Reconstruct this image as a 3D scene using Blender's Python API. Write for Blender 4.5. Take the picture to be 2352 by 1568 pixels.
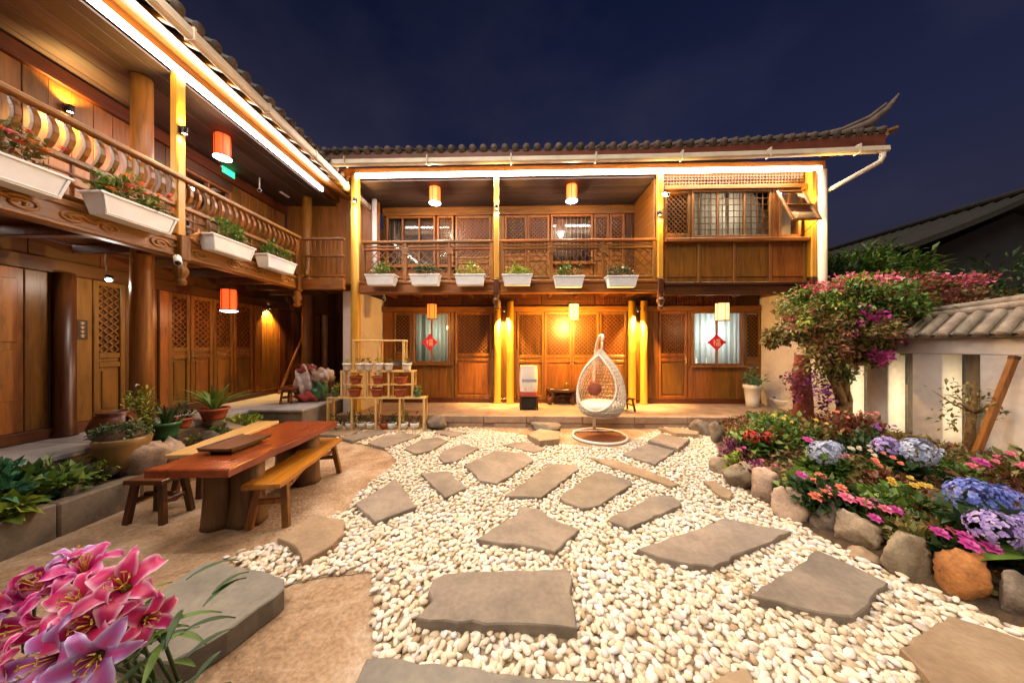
import bpy, math, random
import numpy as np
from mathutils import Vector, Matrix

# ------------------------------------------------------------------ scene, camera, light
sc = bpy.context.scene
for o in list(bpy.data.objects):
    bpy.data.objects.remove(o)
col = sc.collection
random.seed(7)
rng = np.random.default_rng(11)
R = math.radians

CAM_H = 1.6
FPX, CX, HY = 700.0, 1176.0, 795.0          # focal length, centre and horizon in pixels of a 2352 px wide picture
cd = bpy.data.cameras.new('camera')
cam = bpy.data.objects.new('camera', cd)
col.objects.link(cam)
cam.location = (0, 0, CAM_H)
cam.rotation_euler = (R(90), 0, 0)
cd.sensor_width = 36.0
cd.lens = 36.0 * FPX / 2352.0
cd.shift_y = (HY - 784.0) / 2352.0
cd.clip_start = 0.05
cd.clip_end = 600
sc.camera = cam

SUN_EL, SUN_AZ = 60.0, 212.0                 # soft fill lamp, added behind the camera to brighten the night courtyard
w = bpy.data.worlds.new('World')
sc.world = w
w.use_nodes = True
nt = w.node_tree
nt.nodes.clear()
wo = nt.nodes.new('ShaderNodeOutputWorld')
bg = nt.nodes.new('ShaderNodeBackground')
sky = nt.nodes.new('ShaderNodeTexSky')
sky.sky_type = 'NISHITA'
sky.sun_disc = False
sky.sun_elevation = R(-2.0)
sky.sun_rotation = R(SUN_AZ)
tint = nt.nodes.new('ShaderNodeMixRGB'); tint.blend_type = 'MULTIPLY'; tint.inputs[0].default_value = 1.0
tint.inputs[2].default_value = (0.10, 0.20, 0.62, 1)
tc = nt.nodes.new('ShaderNodeTexCoord')
mp = nt.nodes.new('ShaderNodeMapping'); mp.inputs['Scale'].default_value = (1.6, 1.6, 2.6)
ns = nt.nodes.new('ShaderNodeTexNoise'); ns.inputs['Scale'].default_value = 1.7; ns.inputs['Detail'].default_value = 5
rp = nt.nodes.new('ShaderNodeValToRGB')
rp.color_ramp.elements[0].position = 0.42; rp.color_ramp.elements[0].color = (0, 0, 0, 1)
rp.color_ramp.elements[1].position = 0.78; rp.color_ramp.elements[1].color = (1, 1, 1, 1)
cl = nt.nodes.new('ShaderNodeMixRGB'); cl.blend_type = 'ADD'
cl.inputs[2].default_value = (0.045, 0.036, 0.045, 1)
L = nt.links.new
L(tc.outputs['Generated'], mp.inputs[0]); L(mp.outputs[0], ns.inputs[0]); L(ns.outputs[0], rp.inputs[0])
sep = nt.nodes.new('ShaderNodeSeparateXYZ'); L(tc.outputs['Generated'], sep.inputs[0])
hr = nt.nodes.new('ShaderNodeMapRange'); hr.inputs['From Min'].default_value = 0.30; hr.inputs['From Max'].default_value = 0.80; hr.inputs['To Min'].default_value = 1.0; hr.inputs['To Max'].default_value = 0.0
L(sep.outputs[2], hr.inputs[0])
hz_ = nt.nodes.new('ShaderNodeMixRGB'); hz_.blend_type = 'ADD'; hz_.inputs[2].default_value = (0.040, 0.029, 0.042, 1)      # town glow low in the sky
L(hr.outputs[0], hz_.inputs[0])
L(sky.outputs[0], tint.inputs[1]); L(tint.outputs[0], hz_.inputs[1]); L(hz_.outputs[0], cl.inputs[1]); L(rp.outputs[0], cl.inputs[0])
L(cl.outputs[0], bg.inputs[0]); L(bg.outputs[0], wo.inputs[0])
bg.inputs[1].default_value = 0.15

sd = bpy.data.lights.new('fill_sun', 'SUN')
fill_sun = bpy.data.objects.new('fill_sun', sd)
col.objects.link(fill_sun)
sd.energy = 1.5
sd.angle = R(45)
sd.color = (1.0, 0.83, 0.62)
# direction the light travels: from behind and above the camera
az, el = R(SUN_AZ), R(SUN_EL)
sdir = Vector((math.sin(az) * math.cos(el), math.cos(az) * math.cos(el), math.sin(el)))
fill_sun.rotation_euler = sdir.to_track_quat('Z', 'Y').to_euler()
fill_sun.location = (0, -4, 9)

vs = sc.view_settings
vs.view_transform = 'Standard'
vs.look = 'None'
vs.gamma = 1.0
vs.use_curve_mapping = False
vs.exposure = 1.25
try:
    sc.cycles.use_denoising = True
    sc.cycles.max_bounces = 6
    sc.cycles.diffuse_bounces = 3
    sc.cycles.glossy_bounces = 2
    sc.cycles.transmission_bounces = 4
    sc.cycles.sample_clamp_indirect = 4.0
except Exception:
    pass

# ------------------------------------------------------------------ helpers
def ray(x, y):
    return Vector(((x - CX) / FPX, 1.0, (HY - y) / FPX))

def onz(x, y, z):
    """point where a picture pixel meets the level z"""
    d = ray(x, y)
    t = (z - CAM_H) / d.z
    return Vector((d.x * t, t, z))

def ony(x, y, t):
    d = ray(x, y)
    return Vector((d.x * t, t, CAM_H + d.z * t))

def onx(x, y, X):
    d = ray(x, y)
    t = X / d.x
    return Vector((X, t, CAM_H + d.z * t))

def lin(c):
    return tuple(((v / 255) / 12.92 if v / 255 <= 0.04045 else ((v / 255 + 0.055) / 1.055) ** 2.4) for v in c)

def inpoly(x, y, poly):
    c = False
    n = len(poly)
    j = n - 1
    for i in range(n):
        xi, yi = poly[i][0], poly[i][1]
        xj, yj = poly[j][0], poly[j][1]
        if (yi > y) != (yj > y) and x < (xj - xi) * (y - yi) / (yj - yi + 1e-12) + xi:
            c = not c
        j = i
    return c

_CB = []
for sx in (0, 1):
    for sy in (0, 1):
        for sz in (0, 1):
            _CB.append((sx, sy, sz))

def _cbfaces():
    idx = {}
    k = 0
    for c in _CB:
        for a in range(3):
            idx[(c, a)] = k
            k += 1
    faces = []
    for a in range(3):
        b, c = (a + 1) % 3, (a + 2) % 3
        for s in (0, 1):
            q = []
            for (ub, uc) in ((0, 0), (1, 0), (1, 1), (0, 1)):
                k3 = [0, 0, 0]; k3[a] = s; k3[b] = ub; k3[c] = uc
                q.append(idx[(tuple(k3), a)])
            faces.append(q if s else q[::-1])
    for a in range(3):
        b, c = (a + 1) % 3, (a + 2) % 3
        for ub in (0, 1):
            for uc in (0, 1):
                k0 = [0, 0, 0]; k0[b] = ub; k0[c] = uc
                k1 = list(k0); k1[a] = 1
                q = [idx[(tuple(k0), b)], idx[(tuple(k1), b)], idx[(tuple(k1), c)], idx[(tuple(k0), c)]]
                faces.append(q if (ub == uc) else q[::-1])
    for c in _CB:
        t = [idx[(c, 0)], idx[(c, 1)], idx[(c, 2)]]
        faces.append(t if (sum(c) % 2 == 1) else t[::-1])
    return faces
_CBF = _cbfaces()

class MB:
    """collects shapes; build() links them as ONE mesh object"""
    def __init__(s, T=None, flip=False):
        s.v = []; s.f = []; s.T = T; s.flip = flip
    def _add(s, vs_, fs_):
        n = len(s.v)
        if s.T:
            vs_ = [s.T(*p) for p in vs_]
        s.v.extend(vs_)
        for f in fs_:
            f = [i + n for i in f]
            s.f.append(f[::-1] if s.flip else f)
        return s
    def box(s, x0, x1, y0, y1, z0, z1, c=0.006):
        lo = (min(x0, x1), min(y0, y1), min(z0, z1)); hi = (max(x0, x1), max(y0, y1), max(z0, z1))
        c = min(c, 0.3 * min(hi[i] - lo[i] for i in range(3)))
        vs_ = []
        for k in _CB:
            for a in range(3):
                p = []
                for i in range(3):
                    e = hi[i] if k[i] else lo[i]
                    if i != a:
                        e += -c if k[i] else c
                    p.append(e)
                vs_.append(tuple(p))
        return s._add(vs_, _CBF)
    def obox(s, centre, ax, ay, az_, c=0.005):
        """box with its own axes (half vectors)"""
        sub = MB(); sub.box(-1, 1, -1, 1, -1, 1, 0)
        lx, ly, lz = Vector(ax).length, Vector(ay).length, Vector(az_).length
        sub = MB(); sub.box(-lx, lx, -ly, ly, -lz, lz, c)
        ux, uy, uz = Vector(ax) / lx, Vector(ay) / ly, Vector(az_) / lz
        C = Vector(centre)
        return s._add([tuple(C + ux * p[0] + uy * p[1] + uz * p[2]) for p in sub.v], sub.f)
    def bar(s, a, b, wd, th=None, up=(0, 0, 1), c=0.004):
        a = Vector(a); b = Vector(b); d = b - a
        up = Vector(up)
        if abs(d.normalized().dot(up)) > 0.98:
            up = Vector((0, 1, 0))
        sx = d.cross(up).normalized(); uu = sx.cross(d).normalized()
        return s.obox((a + b) / 2, d / 2, sx * wd / 2, uu * (th or wd) / 2, c)
    def tube(s, pts, r, n=8, cap=True):
        pts = [Vector(p) for p in pts]
        rs = r if isinstance(r, (list, tuple)) else [r] * len(pts)
        vs_ = []; fs_ = []
        prev = None
        for i, p in enumerate(pts):
            d = (pts[min(i + 1, len(pts) - 1)] - pts[max(i - 1, 0)])
            if d.length < 1e-9: d = Vector((0, 0, 1))
            d.normalize()
            if prev is None:
                ref = Vector((0, 0, 1)) if abs(d.z) < 0.9 else Vector((1, 0, 0))
                u = d.cross(ref).normalized()
            else:
                u = (prev - d * prev.dot(d))
                u = u.normalized() if u.length > 1e-6 else d.cross(Vector((1, 0, 0))).normalized()
            prev = u
            v2 = d.cross(u)
            for k in range(n):
                a = 2 * math.pi * k / n
                vs_.append(tuple(p + (u * math.cos(a) + v2 * math.sin(a)) * rs[i]))
        for i in range(len(pts) - 1):
            for k in range(n):
                k2 = (k + 1) % n
                fs_.append([i * n + k, i * n + k2, (i + 1) * n + k2, (i + 1) * n + k])
        if cap:
            fs_.append([k for k in range(n)][::-1])
            fs_.append([(len(pts) - 1) * n + k for k in range(n)])
        return s._add(vs_, fs_)
    def lathe(s, prof, n=16, c=(0, 0, 0), cap0=True, cap1=True):
        vs_ = []; fs_ = []
        for (r, z) in prof:
            for k in range(n):
                a = 2 * math.pi * k / n
                vs_.append((c[0] + r * math.cos(a), c[1] + r * math.sin(a), c[2] + z))
        m = len(prof)
        for i in range(m - 1):
            for k in range(n):
                k2 = (k + 1) % n
                fs_.append([i * n + k, i * n + k2, (i + 1) * n + k2, (i + 1) * n + k])
        if cap0: fs_.append([k for k in range(n)][::-1])
        if cap1: fs_.append([(m - 1) * n + k for k in range(n)])
        return s._add(vs_, fs_)
    def prism(s, poly, z0, z1, inset=0.0):
        """flat polygon (x, y) from z0 to z1, top edge eased by inset"""
        n = len(poly)
        cx = sum(p[0] for p in poly) / n; cy = sum(p[1] for p in poly) / n
        A = sum(poly[i][0] * poly[(i + 1) % n][1] - poly[(i + 1) % n][0] * poly[i][1] for i in range(n))
        if A < 0: poly = poly[::-1]
        vs_ = [(p[0], p[1], z0) for p in poly]
        if inset:
            vs_ += [(p[0], p[1], z1 - inset) for p in poly]
            for p in poly:
                d = Vector((cx - p[0], cy - p[1])); d.normalize()
                vs_.append((p[0] + d.x * inset, p[1] + d.y * inset, z1))
            m = 3
        else:
            vs_ += [(p[0], p[1], z1) for p in poly]; m = 2
        fs_ = []
        for j in range(m - 1):
            for i in range(n):
                i2 = (i + 1) % n
                fs_.append([j * n + i, j * n + i2, (j + 1) * n + i2, (j + 1) * n + i])
        fs_.append(list(range(n))[::-1]); fs_.append([(m - 1) * n + i for i in range(n)])
        return s._add(vs_, fs_)
    def grid(s, P):
        """P[i][j] points of a sheet"""
        n, m = len(P), len(P[0])
        vs_ = [tuple(p) for r_ in P for p in r_]
        fs_ = []
        for i in range(n - 1):
            for j in range(m - 1):
                fs_.append([i * m + j, (i + 1) * m + j, (i + 1) * m + j + 1, i * m + j + 1])
        return s._add(vs_, fs_)
    def mesh(s, name, mat, smooth=False):
        me = bpy.data.meshes.new(name)
        me.from_pydata([tuple(p) for p in s.v], [], s.f)
        if smooth:
            me.polygons.foreach_set('use_smooth', [True] * len(me.polygons))
        if mat: me.materials.append(mat)
        me.update()
        return me
    def build(s, name, mat, parent=None, loc=(0, 0, 0), smooth=False):
        o = bpy.data.objects.new(name, s.mesh(name, mat, smooth))
        col.objects.link(o)
        o.location = loc
        if parent: o.parent = parent
        return o

def npmesh(name, V, F, mat, parent=None, loc=(0, 0, 0), smooth=False):
    """V (N,3) array, F (M,k) array of one face size"""
    me = bpy.data.meshes.new(name)
    V = np.ascontiguousarray(V, dtype=np.float32); F = np.ascontiguousarray(F, dtype=np.int32)
    k = F.shape[1]
    me.vertices.add(len(V)); me.vertices.foreach_set('co', V.ravel())
    me.loops.add(F.size); me.loops.foreach_set('vertex_index', F.ravel())
    me.polygons.add(len(F)); me.polygons.foreach_set('loop_start', np.arange(0, F.size, k, dtype=np.int32))
    if smooth:
        me.polygons.foreach_set('use_smooth', np.ones(len(F), dtype=bool))
    if mat: me.materials.append(mat)
    me.update(calc_edges=True)
    o = bpy.data.objects.new(name, me)
    col.objects.link(o)
    o.location = loc
    if parent: o.parent = parent
    return o

def empty(name, loc=(0, 0, 0), rz=0.0):
    o = bpy.data.objects.new(name, None)
    o.empty_display_size = 0.1
    col.objects.link(o)
    o.location = loc
    o.rotation_euler = (0, 0, rz)
    return o

def tag(o, label, cat, group=None):
    o['label'] = label
    o['category'] = cat
    if group: o['group'] = group
    return o

def struct(o):
    o['kind'] = 'structure'
    return o

def stuff(o):
    o['kind'] = 'stuff'
    return o

def copy_tree(o, parent=None):
    c = o.copy()
    col.objects.link(c)
    c.parent = parent
    for ch in o.children:
        copy_tree(ch, c)
    return c

def lamp(name, kind, parent, loc, energy, color, size=0.03, spot=None, aim=None):
    ld = bpy.data.lights.new(name, kind)
    ld.energy = energy
    ld.color = color
    if kind in ('POINT', 'SPOT'):
        ld.shadow_soft_size = size
    if kind == 'SPOT':
        ld.spot_size = R(spot); ld.spot_blend = 0.6
    o = bpy.data.objects.new(name, ld)
    col.objects.link(o)
    o.location = loc
    if aim:
        o.rotation_euler = (-Vector(aim)).to_track_quat('Z', 'Y').to_euler()
    if parent: o.parent = parent
    return o

# ------------------------------------------------------------------ materials
def newmat(name):
    m = bpy.data.materials.new(name)
    m.use_nodes = True
    n = m.node_tree.nodes
    b = n['Principled BSDF']
    return m, m.node_tree, b

def mapped(nt_, scale, rand=True):
    n = nt_.nodes
    t = n.new('ShaderNodeTexCoord')
    mp_ = n.new('ShaderNodeMapping')
    mp_.inputs['Scale'].default_value = scale
    nt_.links.new(t.outputs['Object'], mp_.inputs[0])
    if rand:
        oi = n.new('ShaderNodeObjectInfo')
        ml = n.new('ShaderNodeMath'); ml.operation = 'MULTIPLY'; ml.inputs[1].default_value = 37.0
        nt_.links.new(oi.outputs['Random'], ml.inputs[0])
        nt_.links.new(ml.outputs[0], mp_.inputs['Location'])
    return mp_

def ramp(nt_, stops):
    r_ = nt_.nodes.new('ShaderNodeValToRGB')
    e = r_.color_ramp.elements
    while len(e) < len(stops): e.new(0.5)
    for i, (p, c) in enumerate(stops):
        e[i].position = p
        e[i].color = (c[0], c[1], c[2], 1)
    return r_

def hsv_vary(nt_, colsock, amount, island=False):
    n = nt_.nodes
    h = n.new('ShaderNodeHueSaturation')
    src = n.new('ShaderNodeNewGeometry').outputs['Random Per Island'] if island else n.new('ShaderNodeObjectInfo').outputs['Random']
    m = n.new('ShaderNodeMapRange')
    m.inputs['To Min'].default_value = 1 - amount; m.inputs['To Max'].default_value = 1 + amount
    nt_.links.new(src, m.inputs[0]); nt_.links.new(m.outputs[0], h.inputs['Value'])
    m2 = n.new('ShaderNodeMapRange')
    m2.inputs['To Min'].default_value = 0.5 + amount * 0.05; m2.inputs['To Max'].default_value = 0.5 - amount * 0.05
    nt_.links.new(src, m2.inputs[0]); nt_.links.new(m2.outputs[0], h.inputs['Hue'])
    nt_.links.new(colsock, h.inputs['Color'])
    return h.outputs[0]

def bump(nt_, b, sock, strength, dist=0.01):
    bp = nt_.nodes.new('ShaderNodeBump')
    bp.inputs['Strength'].default_value = strength
    bp.inputs['Distance'].default_value = dist
    nt_.links.new(sock, bp.inputs['Height'])
    nt_.links.new(bp.outputs[0], b.inputs['Normal'])

def wood(name, dark, light, axis='z', rough=0.42, vary=0.28, scale=9.0):
    m, t, b = newmat(name)
    s = [scale, scale, scale]
    s['xyz'.index(axis)] = scale * 0.09
    mp_ = mapped(t, s)
    n1 = t.nodes.new('ShaderNodeTexNoise'); n1.inputs['Scale'].default_value = 1.6; n1.inputs['Detail'].default_value = 7; n1.inputs['Roughness'].default_value = 0.62; n1.inputs['Distortion'].default_value = 0.9
    t.links.new(mp_.outputs[0], n1.inputs[0])
    n2 = t.nodes.new('ShaderNodeTexNoise'); n2.inputs['Scale'].default_value = 9; n2.inputs['Detail'].default_value = 3
    t.links.new(mp_.outputs[0], n2.inputs[0])
    mx = t.nodes.new('ShaderNodeMath'); mx.operation = 'MULTIPLY_ADD'; mx.inputs[1].default_value = 0.35
    t.links.new(n2.outputs[0], mx.inputs[0]); t.links.new(n1.outputs[0], mx.inputs[2])
    r_ = ramp(t, [(0.42, dark), (0.60, tuple((a + c) / 2 for a, c in zip(dark, light))), (0.85, light)])
    t.links.new(mx.outputs[0], r_.inputs[0])
    c = hsv_vary(t, r_.outputs[0], vary)
    t.links.new(c, b.inputs['Base Color'])
    b.inputs['Roughness'].default_value = rough
    bump(t, b, mx.outputs[0], 0.25, 0.004)
    return m

def plain(name, c, rough=0.6, metal=0.0, noise=0.15, scale=14.0, bumps=0.15):
    m, t, b = newmat(name)
    mp_ = mapped(t, (scale,) * 3)
    n1 = t.nodes.new('ShaderNodeTexNoise'); n1.inputs['Scale'].default_value = 1.0; n1.inputs['Detail'].default_value = 6
    t.links.new(mp_.outputs[0], n1.inputs[0])
    r_ = ramp(t, [(0.3, tuple(v * (1 - noise) for v in c)), (0.7, tuple(min(1, v * (1 + noise)) for v in c))])
    t.links.new(n1.outputs[0], r_.inputs[0])
    t.links.new(r_.outputs[0], b.inputs['Base Color'])
    b.inputs['Roughness'].default_value = rough
    b.inputs['Metallic'].default_value = metal
    if bumps: bump(t, b, n1.outputs[0], bumps, 0.004)
    return m

def stone(name, cols, scale=3.0, rough=0.8, bumps=0.5, vary=0.2):
    m, t, b = newmat(name)
    mp_ = mapped(t, (scale,) * 3)
    n1 = t.nodes.new('ShaderNodeTexNoise'); n1.inputs['Scale'].default_value = 1.2; n1.inputs['Detail'].default_value = 9; n1.inputs['Roughness'].default_value = 0.66
    n2 = t.nodes.new('ShaderNodeTexNoise'); n2.inputs['Scale'].default_value = 14; n2.inputs['Detail'].default_value = 5
    t.links.new(mp_.outputs[0], n1.inputs[0]); t.links.new(mp_.outputs[0], n2.inputs[0])
    mx = t.nodes.new('ShaderNodeMath'); mx.operation = 'MULTIPLY_ADD'; mx.inputs[1].default_value = 0.3
    t.links.new(n2.outputs[0], mx.inputs[0]); t.links.new(n1.outputs[0], mx.inputs[2])
    k = len(cols)
    r_ = ramp(t, [(0.44 + 0.42 * i / (k - 1), c) for i, c in enumerate(cols)])
    t.links.new(mx.outputs[0], r_.inputs[0])
    c = hsv_vary(t, r_.outputs[0], vary)
    t.links.new(c, b.inputs['Base Color'])
    b.inputs['Roughness'].default_value = rough
    bump(t, b, mx.outputs[0], bumps, 0.02)
    return m

def leafmat(name, cols, rough=0.5, vary=0.35, trans=0.25):
    m, t, b = newmat(name)
    g = t.nodes.new('ShaderNodeNewGeometry')
    r_ = ramp(t, [(i / max(1, len(cols) - 1), c) for i, c in enumerate(cols)])
    t.links.new(g.outputs['Random Per Island'], r_.inputs[0])
    t.links.new(r_.outputs[0], b.inputs['Base Color'])
    b.inputs['Roughness'].default_value = rough
    out = t.nodes['Material Output']
    tr = t.nodes.new('ShaderNodeBsdfTranslucent')
    t.links.new(r_.outputs[0], tr.inputs[0])
    ms = t.nodes.new('ShaderNodeMixShader'); ms.inputs[0].default_value = trans
    t.links.new(b.outputs[0], ms.inputs[1]); t.links.new(tr.outputs[0], ms.inputs[2])
    t.links.new(ms.outputs[0], out.inputs[0])
    return m

def glow(name, c, strength):
    m, t, b = newmat(name)
    b.inputs['Base Color'].default_value = (*c, 1)
    b.inputs['Emission Color'].default_value = (*c, 1)
    b.inputs['Emission Strength'].default_value = strength
    return m

def glassmat(name, c=(0.02, 0.03, 0.04)):
    m, t, b = newmat(name)
    b.inputs['Base Color'].default_value = (*c, 1)
    b.inputs['Roughness'].default_value = 0.05
    b.inputs['Specular IOR Level'].default_value = 0.6
    return m

M = {}
HD, HL = (0.058, 0.018, 0.003), (0.27, 0.102, 0.011)
for ax in 'xyz':
    M['wood_' + ax] = wood('honey_wood_' + ax, HD, HL, ax, vary=0.22)
    M['dark_' + ax] = wood('dark_wood_' + ax, (0.026, 0.007, 0.002), (0.105, 0.032, 0.006), ax, rough=0.38, vary=0.25)
    M['pale_' + ax] = wood('pale_wood_' + ax, (0.13, 0.046, 0.007), (0.32, 0.135, 0.024), ax, vary=0.15)
M['fascia'] = wood('fascia_red', (0.07, 0.02, 0.012), (0.17, 0.05, 0.03), 'x', vary=.1)
M['amber'] = wood('lamplit_amber_wood', (0.36, 0.17, 0.012), (0.58, 0.31, 0.03), 'z', vary=0.08)  # yellow lamp glow put into the wood colour of posts, columns and rafters
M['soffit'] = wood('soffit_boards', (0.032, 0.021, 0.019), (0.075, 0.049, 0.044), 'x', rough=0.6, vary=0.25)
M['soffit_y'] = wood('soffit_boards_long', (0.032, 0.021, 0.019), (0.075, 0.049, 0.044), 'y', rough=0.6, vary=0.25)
M['tile'] = stone('roof_tile_clay', [(0.03, 0.025, 0.022), (0.09, 0.07, 0.06), (0.16, 0.12, 0.10)], 6, 0.75, 0.4, 0.3)
M['tile_light'] = stone('wall_tile_clay', [(0.10, 0.08, 0.06), (0.20, 0.16, 0.125), (0.30, 0.25, 0.20)], 6, 0.8, 0.4, 0.25)
M['gutter'] = plain('gutter_paint', (0.62, 0.56, 0.46), 0.4, 0, 0.12, 5)
M['whiteplastic'] = plain('white_plastic', (0.66, 0.69, 0.74), 0.45, 0, 0.08, 6, 0.05)
M['whitewall'] = stone('white_plaster', [(0.40, 0.35, 0.32), (0.56, 0.51, 0.48), (0.64, 0.60, 0.57)], 0.9, 0.85, 0.18, 0.03)
M['black'] = plain('black_metal', (0.015, 0.014, 0.014), 0.4, 0.3, 0.2)
M['glass'] = glassmat('window_glass')
M['curtain'] = leafmat('curtain_cloth', [(0.62, 0.58, 0.50), (0.66, 0.62, 0.54)], 0.9, 0, 0.5)
M['slab'] = stone('slab_stone', [(0.115, 0.093, 0.074), (0.185, 0.150, 0.118), (0.27, 0.22, 0.17)], 2.2, 0.72, 0.3, 0.14)
M['slab_tan'] = stone('slab_tan', [(0.18, 0.12, 0.072), (0.27, 0.185, 0.113), (0.37, 0.265, 0.17)], 2.2, 0.75, 0.3, 0.10)
M['slab_grey'] = stone('slab_grey', [(0.11, 0.10, 0.087), (0.17, 0.155, 0.130), (0.24, 0.215, 0.175)], 2.0, 0.7, 0.3, 0.10)
M['rock'] = stone('boulder_stone', [(0.12, 0.09, 0.065), (0.27, 0.20, 0.14), (0.44, 0.34, 0.24)], 4.0, 0.8, 0.7, 0.3)
M['rock_orange'] = stone('boulder_orange', [(0.22, 0.09, 0.025), (0.45, 0.19, 0.05), (0.60, 0.36, 0.16)], 4.0, 0.8, 0.6, 0.1)
M['rock_dark'] = stone('boulder_dark', [(0.06, 0.05, 0.04), (0.14, 0.11, 0.085), (0.25, 0.2, 0.15)], 5.0, 0.85, 0.8, 0.3)
M['concrete'] = stone('curb_concrete', [(0.09, 0.07, 0.05), (0.17, 0.13, 0.09), (0.24, 0.18, 0.12)], 2.5, 0.85, 0.4, 0.1)
M['paving'] = stone('platform_stone', [(0.20, 0.13, 0.09), (0.32, 0.22, 0.155), (0.40, 0.30, 0.22)], 2.0, 0.6, 0.25, 0.12)
M['floor'] = stone('corridor_floor', [(0.26, 0.24, 0.24), (0.36, 0.34, 0.34), (0.44, 0.42, 0.42)], 1.2, 0.35, 0.12, 0.06)
M['soil'] = stone('garden_soil', [(0.03, 0.018, 0.01), (0.075, 0.045, 0.025), (0.14, 0.085, 0.045)], 7, 0.95, 1.0, 0.1)
M['terracotta'] = plain('terracotta', (0.36, 0.085, 0.035), 0.7, 0, 0.2, 9)
M['ceramic'] = plain('white_ceramic', (0.70, 0.70, 0.68), 0.25, 0, 0.06, 5, 0.03)
M['leaf'] = leafmat('leaf_green', [(0.025, 0.075, 0.012), (0.06, 0.14, 0.02), (0.12, 0.21, 0.03), (0.20, 0.27, 0.05)])
M['leaf_dark'] = leafmat('leaf_dark', [(0.012, 0.035, 0.01), (0.025, 0.065, 0.016), (0.05, 0.10, 0.025)])
M['leaf_lime'] = leafmat('leaf_lime', [(0.10, 0.18, 0.02), (0.22, 0.30, 0.03), (0.36, 0.40, 0.06)])
M['leaf_olive'] = leafmat('leaf_olive', [(0.06, 0.075, 0.015), (0.12, 0.13, 0.025), (0.20, 0.17, 0.04), (0.17, 0.07, 0.03)])
M['leaf_red'] = leafmat('leaf_red', [(0.07, 0.02, 0.012), (0.16, 0.045, 0.025), (0.26, 0.10, 0.05), (0.10, 0.09, 0.02)])
M['leaf_purple'] = leafmat('leaf_purple', [(0.05, 0.01, 0.03), (0.16, 0.02, 0.09), (0.28, 0.05, 0.20)])
M['leaf_blue'] = leafmat('leaf_bluegreen', [(0.015, 0.09, 0.05), (0.04, 0.17, 0.09), (0.10, 0.26, 0.14)])
M['bark'] = stone('bark', [(0.10, 0.055, 0.02), (0.22, 0.12, 0.045), (0.36, 0.22, 0.10)], 9, 0.9, 1.0, 0.2)
M['bark_red'] = stone('bark_red', [(0.07, 0.015, 0.010), (0.16, 0.035, 0.022), (0.24, 0.07, 0.04)], 8, 0.9, 1.0, 0.2)
def petal(name, *cols):
    M[name] = leafmat(name, [tuple(c) for c in cols], 0.55, 0.2, 0.3)
petal('red', (0.45, 0.01, 0.02), (0.62, 0.03, 0.04), (0.75, 0.10, 0.06))
petal('coral', (0.70, 0.10, 0.06), (0.80, 0.20, 0.12), (0.85, 0.32, 0.22))
petal('pink', (0.62, 0.06, 0.18), (0.75, 0.14, 0.28), (0.85, 0.32, 0.42))
petal('magenta', (0.38, 0.015, 0.20), (0.55, 0.04, 0.32), (0.68, 0.14, 0.45))
petal('rose', (0.35, 0.05, 0.07), (0.50, 0.10, 0.13), (0.60, 0.20, 0.20))
petal('blue', (0.07, 0.11, 0.48), (0.14, 0.20, 0.62), (0.28, 0.34, 0.75))
petal('lavender', (0.28, 0.20, 0.58), (0.42, 0.32, 0.70), (0.60, 0.50, 0.80))
petal('paleblue', (0.28, 0.34, 0.58), (0.42, 0.48, 0.68), (0.60, 0.65, 0.78))
petal('yellow', (0.55, 0.33, 0.02), (0.70, 0.45, 0.05), (0.78, 0.60, 0.15))
petal('cream', (0.62, 0.48, 0.30), (0.72, 0.62, 0.45), (0.78, 0.72, 0.60))
petal('orange', (0.70, 0.16, 0.02), (0.80, 0.26, 0.04), (0.85, 0.40, 0.10))
petal('violet', (0.16, 0.03, 0.25), (0.26, 0.06, 0.36), (0.36, 0.12, 0.45))
# ------------------------------------------------------------------ ground, gravel, stepping stones, platform, floors
def ground_mat():
    m, t, b = newmat('packed_earth')
    mp_ = mapped(t, (1, 1, 1), False)
    n1 = t.nodes.new('ShaderNodeTexNoise'); n1.inputs['Scale'].default_value = 2.2; n1.inputs['Detail'].default_value = 12; n1.inputs['Roughness'].default_value = 0.74; n1.inputs['Distortion'].default_value = 0.6
    n2 = t.nodes.new('ShaderNodeTexVoronoi'); n2.inputs['Scale'].default_value = 26
    n3 = t.nodes.new('ShaderNodeTexNoise'); n3.inputs['Scale'].default_value = 40; n3.inputs['Detail'].default_value = 4
    for n in (n1, n2, n3): t.links.new(mp_.outputs[0], n.inputs['Vector'])
    a = t.nodes.new('ShaderNodeMath'); a.operation = 'MULTIPLY_ADD'; a.inputs[1].default_value = 0.35
    t.links.new(n3.outputs[0], a.inputs[0]); t.links.new(n1.outputs[0], a.inputs[2])
    r_ = ramp(t, [(0.46, (0.13, 0.076, 0.040)), (0.58, (0.25, 0.155, 0.084)), (0.68, (0.34, 0.225, 0.135)), (0.78, (0.42, 0.31, 0.215)), (0.90, (0.50, 0.42, 0.34))])
    t.links.new(a.outputs[0], r_.inputs[0])
    t.links.new(r_.outputs[0], b.inputs['Base Color'])
    b.inputs['Roughness'].default_value = 0.75
    ad = t.nodes.new('ShaderNodeMath'); ad.operation = 'MULTIPLY_ADD'; ad.inputs[1].default_value = 0.25
    t.links.new(n2.outputs['Distance'], ad.inputs[0]); t.links.new(a.outputs[0], ad.inputs[2])
    bump(t, b, ad.outputs[0], 0.8, 0.04)
    return m
M['earth'] = ground_mat()
g = MB(); g.grid([[(x, y, 0.0) for y in (-120, -20, -4, 0, 4, 8, 30, 160)] for x in (-140, -30, -8, -4, 0, 4, 8, 30, 140)])
struct(g.build('ground', M['earth']))

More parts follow.
